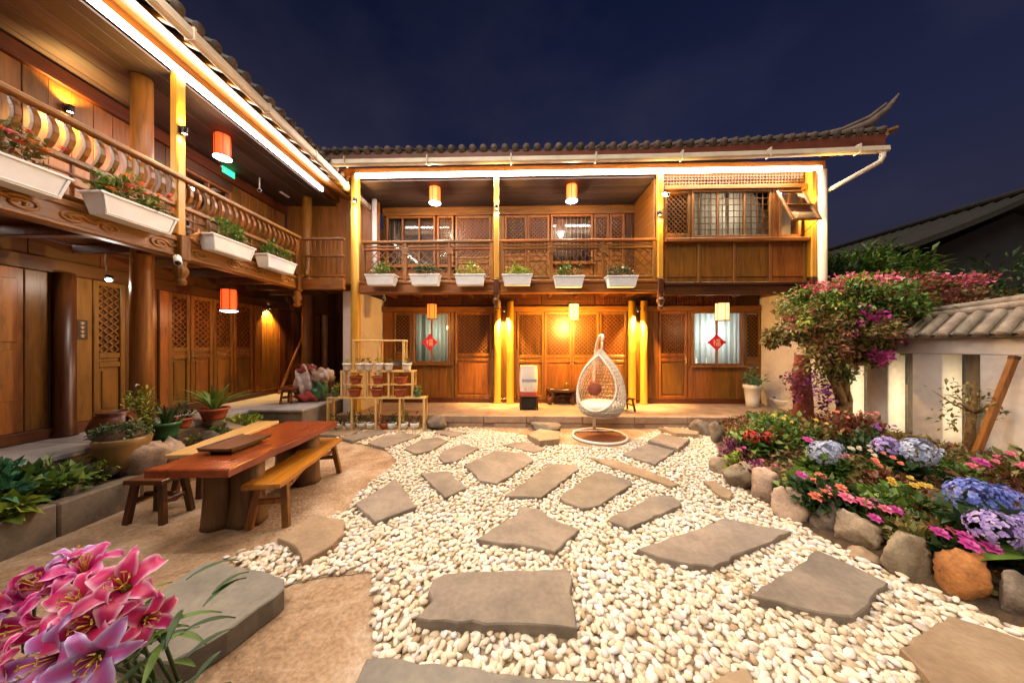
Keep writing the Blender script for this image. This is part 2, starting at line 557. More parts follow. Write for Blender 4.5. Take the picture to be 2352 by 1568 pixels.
GRAVEL_PX = [(742, 986), (900, 979), (1000, 985), (1090, 984), (1200, 1000), (1290, 1022), (1420, 1032), (1470, 1004), (1560, 972),
             (1640, 1000), (1652, 1060), (1700, 1120), (1800, 1190), (1900, 1246), (2040, 1318), (2200, 1385), (2352, 1455), (2700, 1640), (2900, 1900),
             (2700, 2200), (900, 2200), (868, 1700), (862, 1500), (858, 1400), (855, 1312), (760, 1322), (650, 1347), (600, 1320), (515, 1282),
             (640, 1248), (720, 1205), (800, 1172), (815, 1142), (850, 1110), (890, 1082), (912, 1060), (892, 1037), (840, 1022), (790, 1012), (750, 1000)]
def jag(poly, amt, seg, seed):
    """break straight edges into short uneven ones"""
    r_ = random.Random(seed)
    out = []
    n = len(poly)
    for i in range(n):
        a = Vector(poly[i][:2]); b = Vector(poly[(i + 1) % n][:2])
        d = b - a
        k = max(1, int(d.length / seg))
        nn = Vector((-d.y, d.x)).normalized() if d.length > 1e-6 else Vector((0, 0))
        for j in range(k):
            q = a + d * (j / k)
            o = r_.uniform(-amt, amt) * (0.4 if j == 0 else 1)
            out.append((q.x + nn.x * o, q.y + nn.y * o))
    return out
gravel_poly = [tuple(onz(x, y, 0)[:2]) for x, y in GRAVEL_PX]
gb = MB(); gb.prism(jag(gravel_poly, 0.015, 0.1, 1), -0.02, 0.005)
M['gravel_base'] = stone('gravel_base', [(0.16, 0.11, 0.065), (0.32, 0.24, 0.15), (0.5, 0.41, 0.29)], 20, 0.9, 1.0, 0)
gravel = struct(gb.build('gravel_bed', M['gravel_base']))

SLABS = [  # outline in picture pixels, top height, thickness, material
 ([(1018,1316),(1120,1311),(1302,1304),(1314,1326),(1310,1358),(1320,1394),(1326,1441),(1150,1430),(956,1418),(992,1378),(984,1358),(992,1332)], .075, .07, 'slab'),
 ([(1093,1237),(1187,1181),(1191,1161),(1235,1167),(1274,1191),(1332,1215),(1318,1227),(1274,1266),(1247,1258)], .055, .05, 'slab'),
 ([(815,1155),(884,1115),(908,1097),(932,1127),(956,1161),(861,1197)], .06, .055, 'slab'),
 ([(638,1235),(721,1179),(789,1191),(793,1223),(745,1262),(694,1290),(682,1258),(654,1241)], .07, .07, 'slab_tan'),
 ([(966,1087),(1028,1080),(1071,1119),(1022,1141)], .05, .045, 'slab'),
 ([(1066,1068),(1135,1034),(1207,1040),(1225,1056),(1143,1109),(1099,1101),(1095,1091)], .05, .045, 'slab'),
 ([(1159,1139),(1262,1064),(1326,1066),(1330,1076),(1243,1141)], .05, .045, 'slab'),
 ([(1285,1141),(1363,1084),(1379,1081),(1450,1103),(1450,1113),(1379,1159),(1339,1167),(1295,1151)], .05, .045, 'slab'),
 ([(1394,1193),(1494,1139),(1526,1135),(1561,1147),(1567,1157),(1446,1211)], .055, .05, 'slab'),
 ([(1462,1260),(1585,1219),(1665,1189),(1816,1219),(1730,1258),(1639,1300),(1538,1284)], .06, .055, 'slab'),
 ([(1721,1366),(1880,1262),(1960,1298),(2039,1336),(1959,1415),(1830,1392)], .065, .06, 'slab'),
 ([(2068,1487),(2178,1410),(2290,1445),(2420,1495),(2440,1620),(2200,1640)], .06, .055, 'slab_tan'),
 ([(1560,1610),(1621,1568),(1708,1533),(1722,1537),(1762,1620),(1640,1680)], .06, .055, 'slab_tan'),
 ([(842,1509),(1000,1520),(1200,1550),(1400,1566),(1440,1660),(1100,1760),(760,1660)], .06, .055, 'slab_grey'),
 ([(480,1285),(600,1309),(655,1326),(652,1350),(560,1420),(430,1500),(385,1523),(310,1505),(215,1480),(320,1390),(400,1335)], .13, .125, 'slab_grey'),
 ([(845,1016),(884,1028),(920,1014),(968,997),(924,993),(877,1000)], .05, .05, 'slab'),
 ([(928,1030),(956,1041),(988,1034),(1030,1011),(1004,1003),(968,1008)], .05, .05, 'slab'),
 ([(1008,1048),(1020,1061),(1048,1058),(1099,1028),(1064,1018),(1016,1034)], .05, .05, 'slab'),
 ([(780,1003),(809,1012),(889,991),(873,984)], .05, .05, 'slab'),
 ([(998,992),(1036,1002),(1072,993),(1020,986)], .045, .04, 'slab'),
 ([(1155,1021),(1227,1038),(1255,1029),(1203,1013)], .04, .035, 'slab'),
 ([(1353,1050),(1414,1056),(1494,1082),(1561,1111),(1542,1116),(1470,1092),(1406,1072)], .045, .04, 'slab_tan'),
 ([(1430,1042),(1486,1018),(1550,1034),(1506,1065)], .055, .05, 'slab'),
 ([(1488,1010),(1518,994),(1585,1008),(1558,1030)], .09, .085, 'slab'),
 ([(1615,1103),(1645,1105),(1683,1129),(1677,1143),(1657,1139)], .05, .045, 'slab_tan'),
 ([(1512,981),(1560,982),(1605,990),(1605,996),(1554,994)], .09, .085, 'slab_tan'),
 ([(1211,996),(1240,984),(1284,990),(1286,1006),(1240,1012)], .12, .115, 'slab_tan'),
 ([(726,997),(760,986),(832,985),(800,999)], .05, .045, 'slab_tan'),
]
slab_polys = []
for i, (pp, zt, th, mt) in enumerate(SLABS):
    poly = [tuple(onz(x, y, zt)[:2]) for x, y in pp]
    slab_polys.append(poly)
    b_ = MB(); b_.prism(jag(poly, 0.012, 0.07, 100 + i), zt - th, zt, 0.008)
    b_.build('stepping_stone', M[mt], gravel)

# --- pebbles
def ico(sub):
    import bmesh
    bm = bmesh.new(); bmesh.ops.create_icosphere(bm, subdivisions=sub, radius=1.0)
    V = np.array([v.co[:] for v in bm.verts]); F = np.array([[v.index for v in f.verts] for f in bm.faces])
    bm.free()
    return V, F
def pebble_mat(island):
    m, t, b = newmat('pebble' + ('_loose' if not island else '_bed'))
    src = t.nodes.new('ShaderNodeNewGeometry').outputs['Random Per Island'] if island else t.nodes.new('ShaderNodeObjectInfo').outputs['Random']
    r_ = ramp(t, [(0.0, (0.36, 0.25, 0.15)), (0.10, (0.56, 0.45, 0.32)), (0.4, (0.67, 0.57, 0.44)), (0.7, (0.72, 0.655, 0.56)), (0.9, (0.65, 0.62, 0.63)), (1.0, (0.42, 0.33, 0.25))])
    t.links.new(src, r_.inputs[0])
    mp_ = mapped(t, (55, 55, 55), False)
    n1 = t.nodes.new('ShaderNodeTexNoise'); n1.inputs['Detail'].default_value = 4
    t.links.new(mp_.outputs[0], n1.inputs[0])
    mr = t.nodes.new('ShaderNodeMapRange'); mr.inputs['To Min'].default_value = 0.8; mr.inputs['To Max'].default_value = 1.12
    t.links.new(n1.outputs[0], mr.inputs[0])
    h = t.nodes.new('ShaderNodeHueSaturation'); t.links.new(mr.outputs[0], h.inputs['Value']); t.links.new(r_.outputs[0], h.inputs['Color'])
    t.links.new(h.outputs[0], b.inputs['Base Color'])
    b.inputs['Roughness'].default_value = 0.55
    return m
M['pebble'] = pebble_mat(True); M['pebble_loose'] = pebble_mat(False)
xs = [p[0] for p in gravel_poly]; ys = [p[1] for p in gravel_poly]
cand = []
def shrink(poly, k):
    cx = sum(p[0] for p in poly) / len(poly); cy = sum(p[1] for p in poly) / len(poly)
    return [(cx + (p[0] - cx) * k, cy + (p[1] - cy) * k) for p in poly]
inner = [(min(p[0] for p in q), max(p[0] for p in q), min(p[1] for p in q), max(p[1] for p in q), q) for q in [shrink(s_, 0.97) for s_ in slab_polys]]
prng = random.Random(5)
for layer in range(2):
    sp = 0.041 if layer == 0 else 0.085
    y = 0.95
    row = 0
    while y < 6.1:
        spp = sp * (1.0 if y < 3.4 else 1.12)
        halfw = 1.75 * y + 0.15
        x = max(min(xs), -halfw) + (row % 2) * spp / 2
        while x < min(max(xs), halfw):
            px = x + prng.uniform(-0.42, 0.42) * spp; py = y + prng.uniform(-0.42, 0.42) * spp
            if inpoly(px, py, gravel_poly):
                if not any(a <= px <= b and c <= py <= d and inpoly(px, py, q) for a, b, c, d, q in inner):
                    cand.append((px, py, layer))
            x += spp
        y += spp * 0.86
        row += 1
cand = np.array(cand)
N = len(cand)
rad = np.stack([rng.uniform(0.020, 0.034, N), rng.uniform(0.015, 0.022, N), rng.uniform(0.010, 0.016, N)], 1)
rad[rng.random(N) < 0.06] *= 1.35
ang = rng.uniform(0, 2 * np.pi, N)
tl = rng.normal(0, 0.25, (N, 2))
zc = 0.008 + cand[:, 2] * 0.014 + rng.uniform(0, 0.008, N)
dist = cand[:, 1]
vis = (np.abs(cand[:, 0]) < 1.68 * dist) & (dist > 1.47)
order = np.argsort(np.where(vis & (cand[:, 2] == 1), dist, 99.0))
loose = order[:300]
mask = np.ones(N, bool); mask[loose] = False
def rotm(a, t):
    ca, sa = np.cos(a), np.sin(a); z = np.zeros_like(a); o = np.ones_like(a)
    Rz = np.stack([np.stack([ca, -sa, z], -1), np.stack([sa, ca, z], -1), np.stack([z, z, o], -1)], -2)
    cx_, sx_ = np.cos(t[:, 0]), np.sin(t[:, 0])
    Rx = np.stack([np.stack([o, z, z], -1), np.stack([z, cx_, -sx_], -1), np.stack([z, sx_, cx_], -1)], -2)
    return Rz @ Rx
def pebble_mesh(sel, sub, name):
    V, F = ico(sub)
    n = len(sel)
    Rm = rotm(ang[sel], tl[sel])
    lump = 1 + rng.normal(0, 0.07, (n, len(V), 1))
    P = V[None] * lump * rad[sel][:, None, :]
    P = np.einsum('nij,nkj->nki', Rm, P)
    P[:, :, 0] += cand[sel, 0][:, None]; P[:, :, 1] += cand[sel, 1][:, None]; P[:, :, 2] += zc[sel][:, None]
    FF = (F[None] + (np.arange(n) * len(V))[:, None, None]).reshape(-1, 3)
    return stuff(npmesh(name, P.reshape(-1, 3), FF, M['pebble'], gravel, smooth=True))
near = np.where(mask & (dist < 2.9))[0]; far = np.where(mask & (dist >= 2.9))[0]
pebble_mesh(near, 2, 'pebble_layer')
pebble_mesh(far, 1, 'pebble_layer')
pm = []
V2, F2 = ico(2)
for k in range(8):
    me = bpy.data.meshes.new('pebble')
    vv = V2 * (1 + rng.normal(0, 0.07, (len(V2), 1)))
    me.from_pydata(vv.tolist(), [], F2.tolist()); me.polygons.foreach_set('use_smooth', [True] * len(F2)); me.materials.append(M['pebble_loose'])
    pm.append(me)
for k, i in enumerate(loose):
    o = bpy.data.objects.new('pebble', pm[k % 8]); col.objects.link(o); o.parent = gravel
    o.location = (cand[i, 0], cand[i, 1], zc[i] + 0.004); o.scale = rad[i]; o.rotation_euler = (tl[i, 0], tl[i, 1], ang[i])

# --- back platform and left corridor
A_B = R(1.6)
P0 = Vector((0, 6.2, 0))
EX = Vector((math.cos(A_B), -math.sin(A_B), 0)); EY = Vector((math.sin(A_B), math.cos(A_B), 0))
def bpt(x, y, yl):
    """pixel -> point in the back house's own frame on the plane yl behind its gallery front"""
    d = ray(x, y)
    t = (yl + 6.2 * math.cos(A_B)) / (d.x * math.sin(A_B) + math.cos(A_B))
    p = Vector((d.x * t, t, CAM_H + d.z * t)) - P0
    return Vector((p.dot(EX), p.dot(EY), p.z))
def BX(x, yl): return bpt(x, 795, yl).x
def BZ(x, y, yl): return bpt(x, y, yl).z
PLZ = 0.23
plat = struct(empty('stone_platform', P0, -A_B))
b_ = MB(); b_.box(-6.4, 6.0, -0.165, 2.6, -0.05, PLZ - 0.004, 0.004); b_.build('platform_body', M['paving'], plat)
x = -2.4
k = 0
rr = random.Random(3)
while x < 6.0:
    wd = rr.uniform(0.75, 1.15); x1 = min(6.0, x + wd)
    if 6.0 - x1 < 0.3: x1 = 6.0
    b_ = MB(); b_.box(x + .004, x1 - .004, -0.205, 0.20, 0.09, PLZ + rr.uniform(0.0, 0.006), 0.012); b_.build('edge_stone', M['paving'], plat)
    b_ = MB(); b_.box(x + .006 + .2 * (x > -2), x1 - .006, -0.19, -0.1, -0.04, 0.088, 0.01); b_.build('riser_stone', M['paving'], plat)
    for j in range(2):
        yy = 0.21 + j * 0.52
        xa = x + (0.0 if j == 0 else 0.3)
        b_ = MB(); b_.box(xa + .004, min(6.0, xa + (x1 - x)) - .004, yy, yy + .512, 0.12, PLZ + rr.uniform(0.0, 0.004), 0.006); b_.build('paving_stone', M['paving'], plat)
    x = x1
CFZ = 0.525
corr = struct(empty('corridor_floor', (-4.9, 3, 0)))
b_ = MB(); b_.box(-0.55, 0.42, -5, 4.05, -0.05, CFZ - 0.006, 0.01); b_.build('floor_body', M['concrete'], corr)
yy = -4.99
k = 0
while yy < 4.04:
    y1 = min(4.045, yy + 0.9)
    for (xa, xb) in ((-0.55, -0.06), (-0.052, 0.43)):
        b_ = MB(); b_.box(xa, xb, yy, y1 - .008, CFZ - 0.05, CFZ + rr.uniform(0, .003), 0.005); b_.build('floor_tile', M['floor'], corr)
    yy = y1
# raised landing in the corner between the two houses
land = struct(empty('corner_landing', (-4.0, 6.1, 0)))
b_ = MB(); b_.box(-.475, .45, -.9, .9, -.05, CFZ - .006, .03); b_.build('landing_body', M['concrete'], land)
for i in range(3):
    for j in range(2):
        b_ = MB(); b_.box(-.47 + .462 * j, -.012 + .462 * j, -.93 + .61 * i, -.327 + .61 * i, CFZ - .045, CFZ + rr.uniform(0, .003), .01); b_.build('floor_tile', M['floor'], land)
# --- left planter curb of stone blocks
bed = struct(empty('planter_bed', (-4.1, 2, 0)))
b_ = MB(); b_.grid([[(xx, y_, 0.2 + 0.22 * (0.25 - xx) / 0.6 + 0.03 * math.sin(7 * y_ + 5 * xx)) for y_ in [-3 + .25 * i for i in range(31)]] for xx in (-0.36, -0.2, 0, 0.12, 0.25)])
b_.build('planting_soil', M['soil'], bed)
yy = -3.0
while yy < 4.6:
    y1 = yy + rr.uniform(0.45, 0.7)
    b_ = MB(); b_.box(0.17, 0.30 + rr.uniform(-.006, .006), yy + .003, y1 - .003, -0.03, 0.285 + rr.uniform(-.006, .006), 0.014); b_.build('curb_block', M['concrete'], bed)
    yy = y1
# --- right flower bed soil, rising from the boulders to the wall
BED_PX = [(1640, 985), (1655, 1060), (1715, 1115), (1800, 1180), (1900, 1235), (2040, 1305), (2200, 1370), (2352, 1440), (2700, 1640)]
edge = [onz(x, y, 0.03) for x, y in BED_PX]
def bed_edge_x(Y):
    for a, b in zip(edge[:-1], edge[1:]):
        if b.y <= Y <= a.y:
            k = (Y - a.y) / (b.y - a.y)
            return a.x + (b.x - a.x) * k
    return edge[0].x if Y > edge[0].y else edge[-1].x
def bed_z(X, Y):
    xe = bed_edge_x(Y)
    return 0.06 + 0.16 * min(1, max(0, (X - xe) / 0.7)) + 0.06 * min(1, max(0, (X - xe - 0.7) / 2)) 
rows = []
for i in range(30):
    Y = 1.2 + (6.15 - 1.2) * i / 29
    xe = bed_edge_x(Y)
    rows.append([(xe + (6.05 - xe) * j / 14, Y, (0.0 if j == 0 else bed_z(xe + (6.05 - xe) * j / 14, Y)) + 0.012 * math.sin(9 * Y + 13 * j)) for j in range(15)])
b_ = MB(); b_.grid([[(p[0], p[1], p[2]) for p in r_] for r_ in rows])
struct(b_.build('flower_bed_soil', M['soil']))
# ------------------------------------------------------------------ timber wall pieces shared by both houses
def TB(y0):                      # back house: u to the right, w towards the courtyard, from plane y0
    return (lambda u, w_, z: (u, y0 - w_, z)), True
LB = Vector((-5.4, 3.0, 0))
def TL(u, w_, z):                # left house: u is the depth from the camera, w towards the courtyard
    return (w_, u - LB.y, z)

class Wall:
    def __init__(s, house, T, flip, wv, wh):
        s.h = house; s.T = T; s.flip = flip; s.wv = wv; s.wh = wh
    def mb(s): return MB(s.T, s.flip)
    def box(s, name, mat, u0, u1, w0, w1, z0, z1, c=0.006, parent=None):
        b = s.mb(); b.box(u0, u1, w0, w1, z0, z1, c)
        return b.build(name, mat, parent or s.h)
    def planks(s, u0, u1, z0, z1, wd=0.17, mat=None, w0=-0.05, w1=0.0, name='plank', r_=random.Random(2)):
        n = max(1, round((u1 - u0) / wd)); st = (u1 - u0) / n
        for i in range(n):
            s.box(name, mat or s.wv, u0 + i * st + .002, u0 + (i + 1) * st - .002, w0, w1 + r_.uniform(-.004, .004), z0, z1, 0.005)
    def lattice(s, b, u0, u1, z0, z1, w0, w1, sp=0.075, t=0.009, kind='diag'):
        if kind == 'grid':
            n = max(1, int((u1 - u0) / sp)); m = max(1, int((z1 - z0) / sp))
            for i in range(1, n): b.box(u0 + (u1 - u0) * i / n - t / 2, u0 + (u1 - u0) * i / n + t / 2, w0, w1, z0, z1, 0)
            for j in range(1, m): b.box(u0, u1, w0 - .001, w1 + .001, z0 + (z1 - z0) * j / m - t / 2, z0 + (z1 - z0) * j / m + t / 2, 0)
        else:
            n = max(2, round((u1 - u0) / sp)); m = max(2, round((z1 - z0) / sp))
            su, sz = (u1 - u0) / n, (z1 - z0) / m
            for i in range(n):
                for j in range(m):
                    a, z = u0 + i * su, z0 + j * sz
                    k = (i + j) % 2
                    p, q = ((a, w1, z), (a + su, w1, z + sz)) if k else ((a, w1, z + sz), (a + su, w1, z))
                    b.bar(p, q, t, t, (0, 1, 0), 0)
                    if (i * 7 + j * 3) % 4 == 0:
                        b.box(a + su * .3, a + su * .7, w0, w1 + .008, z + sz * .3, z + sz * .7, .004)
    def door(s, u0, u1, z0, z1, split=0.46, handle=0, backing='black', wood_m=None, latt='diag', lintel=True):
        wm = wood_m or s.wv
        st = 0.055
        zc = z0 + (z1 - z0) * split
        b = s.mb()
        b.box(u0, u0 + st, -0.045, 0.012, z0, z1); b.box(u1 - st, u1, -0.045, 0.012, z0, z1)
        for za in (z0, zc - .09, zc + .03, z1 - .07):
            b.box(u0 + st, u1 - st, -0.043, 0.008, za, za + .07)
        d = b.build('door', wm, s.h)
        p = s.mb(); p.box(u0 + st + .002, u1 - st - .002, -0.04, -0.014, z0 + .072, zc - .092, 0.004)
        p.box(u0 + st + .035, u1 - st - .035, -0.02, -0.002, z0 + .115, zc - .135, 0.012)
        p.build('door_panel', wm, d)
        p = s.mb(); p.box(u0 + st + .002, u1 - st - .002, -0.04, -0.008, zc - .018, zc + .028, 0.006)
        p.build('middle_panel', wm, d)
        k = s.mb(); k.box(u0 + st + .002, u1 - st - .002, -0.044, -0.034, zc + .102, z1 - .072, 0)
        k.build('backing_panel', M[backing] if isinstance(backing, str) else backing, d)
        l = s.mb(); s.lattice(l, u0 + st + .002, u1 - st - .002, zc + .102, z1 - .072, -0.034, -0.014, 0.048, 0.013, latt)
        l.build('carved_lattice', wm, d)
        if handle:
            hu = u1 - st / 2 if handle > 0 else u0 + st / 2
            hm = s.mb(); hm.box(hu - .014, hu + .014, 0.010, 0.020, zc - .14, zc + .04, .003); hm.box(hu - .006 - .05 * (handle > 0), hu + .006 + .05 * (handle < 0), 0.018, 0.040, zc - .06, zc - .045, .003)
            hm.build('door_handle', M['brass'], d)
        return d
    def window(s, u0, u1, z0, z1, panes=2, curtain=None, wood_m=None, sill=True, grid=False, folds=11, glass=True, lit=0, litc=(1, .85, .65), gsp=.06):
        wm = wood_m or s.wv
        f = 0.05
        b = s.mb()
        b.box(u0, u0 + f, -0.05, 0.022, z0, z1); b.box(u1 - f, u1, -0.05, 0.022, z0, z1)
        b.box(u0 + f, u1 - f, -0.05, 0.020, z0, z0 + f); b.box(u0 + f, u1 - f, -0.05, 0.020, z1 - f, z1)
        for i in range(1, panes):
            uu = u0 + (u1 - u0) * i / panes
            b.box(uu - .018, uu + .018, -0.045, 0.014, z0 + f, z1 - f)
        wdw = b.build('window', wm, s.h)
        for i in range(panes):
            ua = u0 + (u1 - u0) * i / panes + .03; ub = u0 + (u1 - u0) * (i + 1) / panes - .03
            if glass:
                g = s.mb(); g.box(ua, ub, -0.028, -0.022, z0 + f - .005, z1 - f + .005, 0)
                g.build('pane', M['clear_glass'], wdw)
        if grid:
            l = s.mb(); s.lattice(l, u0 + f, u1 - f, z0 + f, z1 - f, -0.020, 0.0, gsp, 0.008, 'grid'); l.build('window_lattice', wm, wdw)
        if curtain:
            for (ca, cb) in curtain:
                a, c = u0 + (u1 - u0) * ca, u0 + (u1 - u0) * cb
                n = max(6, int(folds * 4 * (cb - ca)))
                P = []
                for i in range(n + 1):
                    uu = a + (c - a) * i / n
                    P.append([(uu, -0.11 + 0.018 * math.sin(i * 1.57 + 0.3 * math.sin(i)), z0 + .01), (uu, -0.11 + 0.014 * math.sin(i * 1.57), z1 - .01)])
                cu = s.mb(); cu.grid(P); cu.build('curtain', M['curtain'], wdw)
        k = s.mb(); k.box(u0 - .3, u1 + .3, -0.82, -0.80, z0 - .3, z1 + .2, 0); k.build('room_back', M['room'], wdw)
        if lit:
            q = s.T((u0 + u1) / 2, -.45, z0 + (z1 - z0) * .6); lamp('room_light', 'POINT', wdw, q, lit, litc, .12)
        if sill:
            q = s.mb(); q.box(u0 - .05, u1 + .05, 0.024, 0.09, z0 - .045, z0 - .002, .008); q.build('window_sill', wm, wdw)
        return wdw

def thin_glass():
    m, t, b = newmat('pane_glass')
    out = t.nodes['Material Output']
    tr = t.nodes.new('ShaderNodeBsdfTransparent'); tr.inputs[0].default_value = (0.92, 0.95, 0.95, 1)
    gl = t.nodes.new('ShaderNodeBsdfGlossy'); gl.inputs['Roughness'].default_value = 0.04
    fr = t.nodes.new('ShaderNodeFresnel'); fr.inputs[0].default_value = 1.5
    mx = t.nodes.new('ShaderNodeMixShader')
    t.links.new(fr.outputs[0], mx.inputs[0]); t.links.new(tr.outputs[0], mx.inputs[1]); t.links.new(gl.outputs[0], mx.inputs[2])
    t.links.new(mx.outputs[0], out.inputs[0])
    return m
M['clear_glass'] = thin_glass()
M['room'] = plain('room_wall', (0.25, 0.2, 0.15), .9)
M['brass'] = plain('brass', (0.55, 0.38, 0.14), 0.3, 0.9, 0.1)

def drop_profile(z):
    return [(0.03, z - .30), (0.05, z - .285), (0.065, z - .25), (0.045, z - .22), (0.05, z - .20), (0.075, z - .15), (0.08, z - .11), (0.055, z - .06), (0.06, z - .03), (0.062, z)]

def eave_tiles(house, spots, place, mat):
    """round cover tiles with disc ends and drip tiles between them along an eave"""
    n = 10
    t = MB()
    Lg = 0.42
    P = []
    for j in (0, 1):
        P.append([(0.062 * math.cos(math.pi * k / n), -j * Lg, 0.062 * math.sin(math.pi * k / n)) for k in range(n + 1)])
    t.grid(P)
    t.grid([[(x * 0.78, y, z * 0.78) for x, y, z in r_] for r_ in P][::-1])
    disc = [(0.066 * math.cos(2 * math.pi * k / 16), 0.066 * math.sin(2 * math.pi * k / 16) + .005) for k in range(16)]
    t._add([(x, 0.003, z) for x, z in disc] + [(x, 0.018, z) for x, z in disc], [list(range(16))[::-1], list(range(16, 32))] + [[k, (k + 1) % 16, 16 + (k + 1) % 16, 16 + k] for k in range(16)])
    me = t.mesh('cover_tile', mat, True)
    d = MB()
    q = []
    for j in range(3):
        q.append([(0.075 * math.cos(math.pi + math.pi * k / 8), -0.4 * (j / 2), 0.03 * math.sin(math.pi + math.pi * k / 8)) for k in range(9)])
    d.grid(q)
    lip = [(0.075 * math.cos(math.pi + math.pi * k / 8), 0.004, 0.03 * math.sin(math.pi + math.pi * k / 8)) for k in range(9)]
    low = [(p[0] * 0.8, 0.012, p[2] - 0.055 * (1 - abs(p[0]) / 0.085)) for p in lip]
    d.grid([lip, low])
    md = d.mesh('drip_tile', mat, True)
    for i, u in enumerate(spots):
        for me_, nm, du in ((me, 'cover_tile', 0), (md, 'drip_tile', 0.5)):
            if du and i == len(spots) - 1: continue
            uu = u + du * (spots[1] - spots[0])
            o = bpy.data.objects.new(nm, me_); col.objects.link(o); o.parent = house
            loc, rot = place(uu)
            o.location = loc; o.rotation_euler = rot

# ------------------------------------------------------------------ the back house
bh = empty('timber_house', P0, -A_B)
tag(bh, 'two-storey timber house with an upper gallery, across the gravel behind the egg chair', 'house')
T_, fl = TB(1.2)
bw = Wall(bh, T_, fl, M['wood_z'], M['wood_x'])
T0, fl0 = TB(0.0)
bf = Wall(bh, T0, fl0, M['wood_z'], M['wood_x'])
def u1_(px): return BX(px, 1.2)
def u0_(px): return BX(px, 0.0)
XL, XR = -3.2, 5.86
# ground-floor wall
Z0, Z1 = PLZ + 0.01, 2.66
bw.box('sill_beam', M['dark_x'], XL, XR, -0.07, 0.03, Z0 - .01, Z0 + 0.10)
bw.box('head_beam', M['wood_x'], XL, XR, -0.08, 0.05, 2.44, 2.56)
zl = Z0 + 0.102
bw.planks(XL, u1_(903), zl, 2.438, 0.16)
bw.door(u1_(904), u1_(946), 1.22, 2.438, 0.12, 0)
bw.window(u1_(949), u1_(1034), 1.18, 2.438, 2, [(0.05, 0.20), (0.3, 0.97)], folds=9, lit=5, litc=(.75, 1, .85))
bw.planks(u1_(904), u1_(1044.6), zl, 1.13, 0.2)
b = MB(); b.box(XL - .02, XR + .02, 1.30, 1.36, 2.44, 5.2, 0); b.build('inner_wall', M['dark_x'], bh)
bw.box('plank', M['wood_z'], u1_(1035) + .004, u1_(1044), -0.05, 0.0, 1.135, 2.438)
bw.door(u1_(1045), u1_(1130), zl, 2.438, 0.47, -1, backing=M['dark_z'])
for px in (1143, 1172):
    b = MB(); b.lathe([(0.10, 0), (0.10, 0.02), (0.085, 0.05), (0.082, 1.2), (0.078, 2.44)], 16, (u1_(px), 1.13, PLZ)); b.build('column', M['amber'], bh, smooth=True)
bw.planks(u1_(1131), u1_(1186), zl, 2.438, .15)
bw.planks(u1_(1441.5), u1_(1486), zl, 2.438, .15)
for i in range(4):
    bw.door(u1_(1187 + 63.5 * i), u1_(1187 + 63.5 * i + 62.5), zl, 2.438, 0.45, (1 if i == 1 else (-1 if i == 2 else 0)), backing=M['dark_z'])
for px in (1449, 1476):
    b = MB(); b.lathe([(0.10, 0), (0.10, 0.02), (0.085, 0.05), (0.082, 1.2), (0.078, 2.44)], 16, (u1_(px), 1.13, PLZ)); b.build('column', M['amber'], bh, smooth=True)
bw.planks(u1_(1487), u1_(1512), zl, 2.438, 0.16)
bw.door(u1_(1513), u1_(1578), zl, 2.438, 0.47, 1, backing=M['dark_z'])
bw.window(u1_(1588), u1_(1706), 1.14, 2.438, 2, [(0.05, 0.96)], folds=9, lit=22, litc=(.75, .92, 1))
bw.planks(u1_(1579), u1_(1748), zl, 1.09, 0.2)
bw.box('plank', M['wood_z'], u1_(1579), u1_(1587), -0.05, 0.0, 1.095, 2.438)
bw.door(u1_(1710), u1_(1748), 1.1, 2.438, 0.10, 0)
bw.planks(u1_(1749), XR, zl, 2.438, 0.16)
# transom screens above the head beam
n = 14
for i in range(n):
    a = XL + (XR - XL) * i / n; c = XL + (XR - XL) * (i + 1) / n
    b = bw.mb(); b.box(a + .01, c - .01, -0.05, -0.03, 2.562, 2.857, 0.003); bw.lattice(b, a + .02, c - .02, 2.57, 2.79, -.03, -.012, 0.06, .012, 'grid'); b.build('transom_screen', M['dark_x'], bh)
# deck, joists, beam
deck_y = [0.07 + 0.142 * i for i in range(8)]
for y_ in deck_y:
    b = MB(); b.box(XL - .9, XR + .05, y_, y_ + .139, 2.86, 2.90, .003); b.build('deck_board', M['dark_x'], bh)
x = XL + .3
while x < XR:
    b = MB(); b.box(x, x + .08, .065, 1.14, 2.76, 2.858); b.build('joist', M['dark_y'], bh)
    x += 0.62
b = MB(); b.box(u0_(829), u0_(1522), -.06, .06, 2.67, 2.93, .012); b.box(u0_(829), u0_(1522), -.085, -.058, 2.87, 2.925, .008); b.box(u0_(829), u0_(1522), -.078, -.058, 2.68, 2.72, .008)
b.build('gallery_beam', M['wood_x'], bh)
b = MB(); b.box(u0_(1522) + .002, u0_(1850), -.06, .06, 2.62, 2.86, .012); b.box(u0_(1522) + .002, u0_(1850), -.095, -.058, 2.81, 2.865, .008)
b.build('gallery_beam', M['dark_x'], bh)
# corner column and gallery posts
b = MB(); b.lathe([(0.105, 0), (0.10, 0.1), (0.092, 2), (0.085, 4.86)], 18, (u0_(818), -.02, PLZ)); b.build('corner_column', M['amber'], bh, smooth=True)
for px in (1141, 1512, 1858):
    x = u0_(px)
    b = MB(); b.box(x - .05, x + .05, -.115, -.015 + .06 * (px > 1800), 2.95, 5.06, .012); b.build('gallery_post', M['amber'], bh)
    b = MB(); b.box(x - .056, x + .056, -.125, -.062, 2.63, 2.948, .01); b.lathe(drop_profile(2.628), 12, (x, -.09, 0)); b.build('hanging_drop', M['dark_z'], bh)
# eave plate
b = MB(); b.box(XL - .35, XR + .3, -.055, .055, 5.065, 5.24, .01); b.build('eave_plate', M['wood_x'], bh)
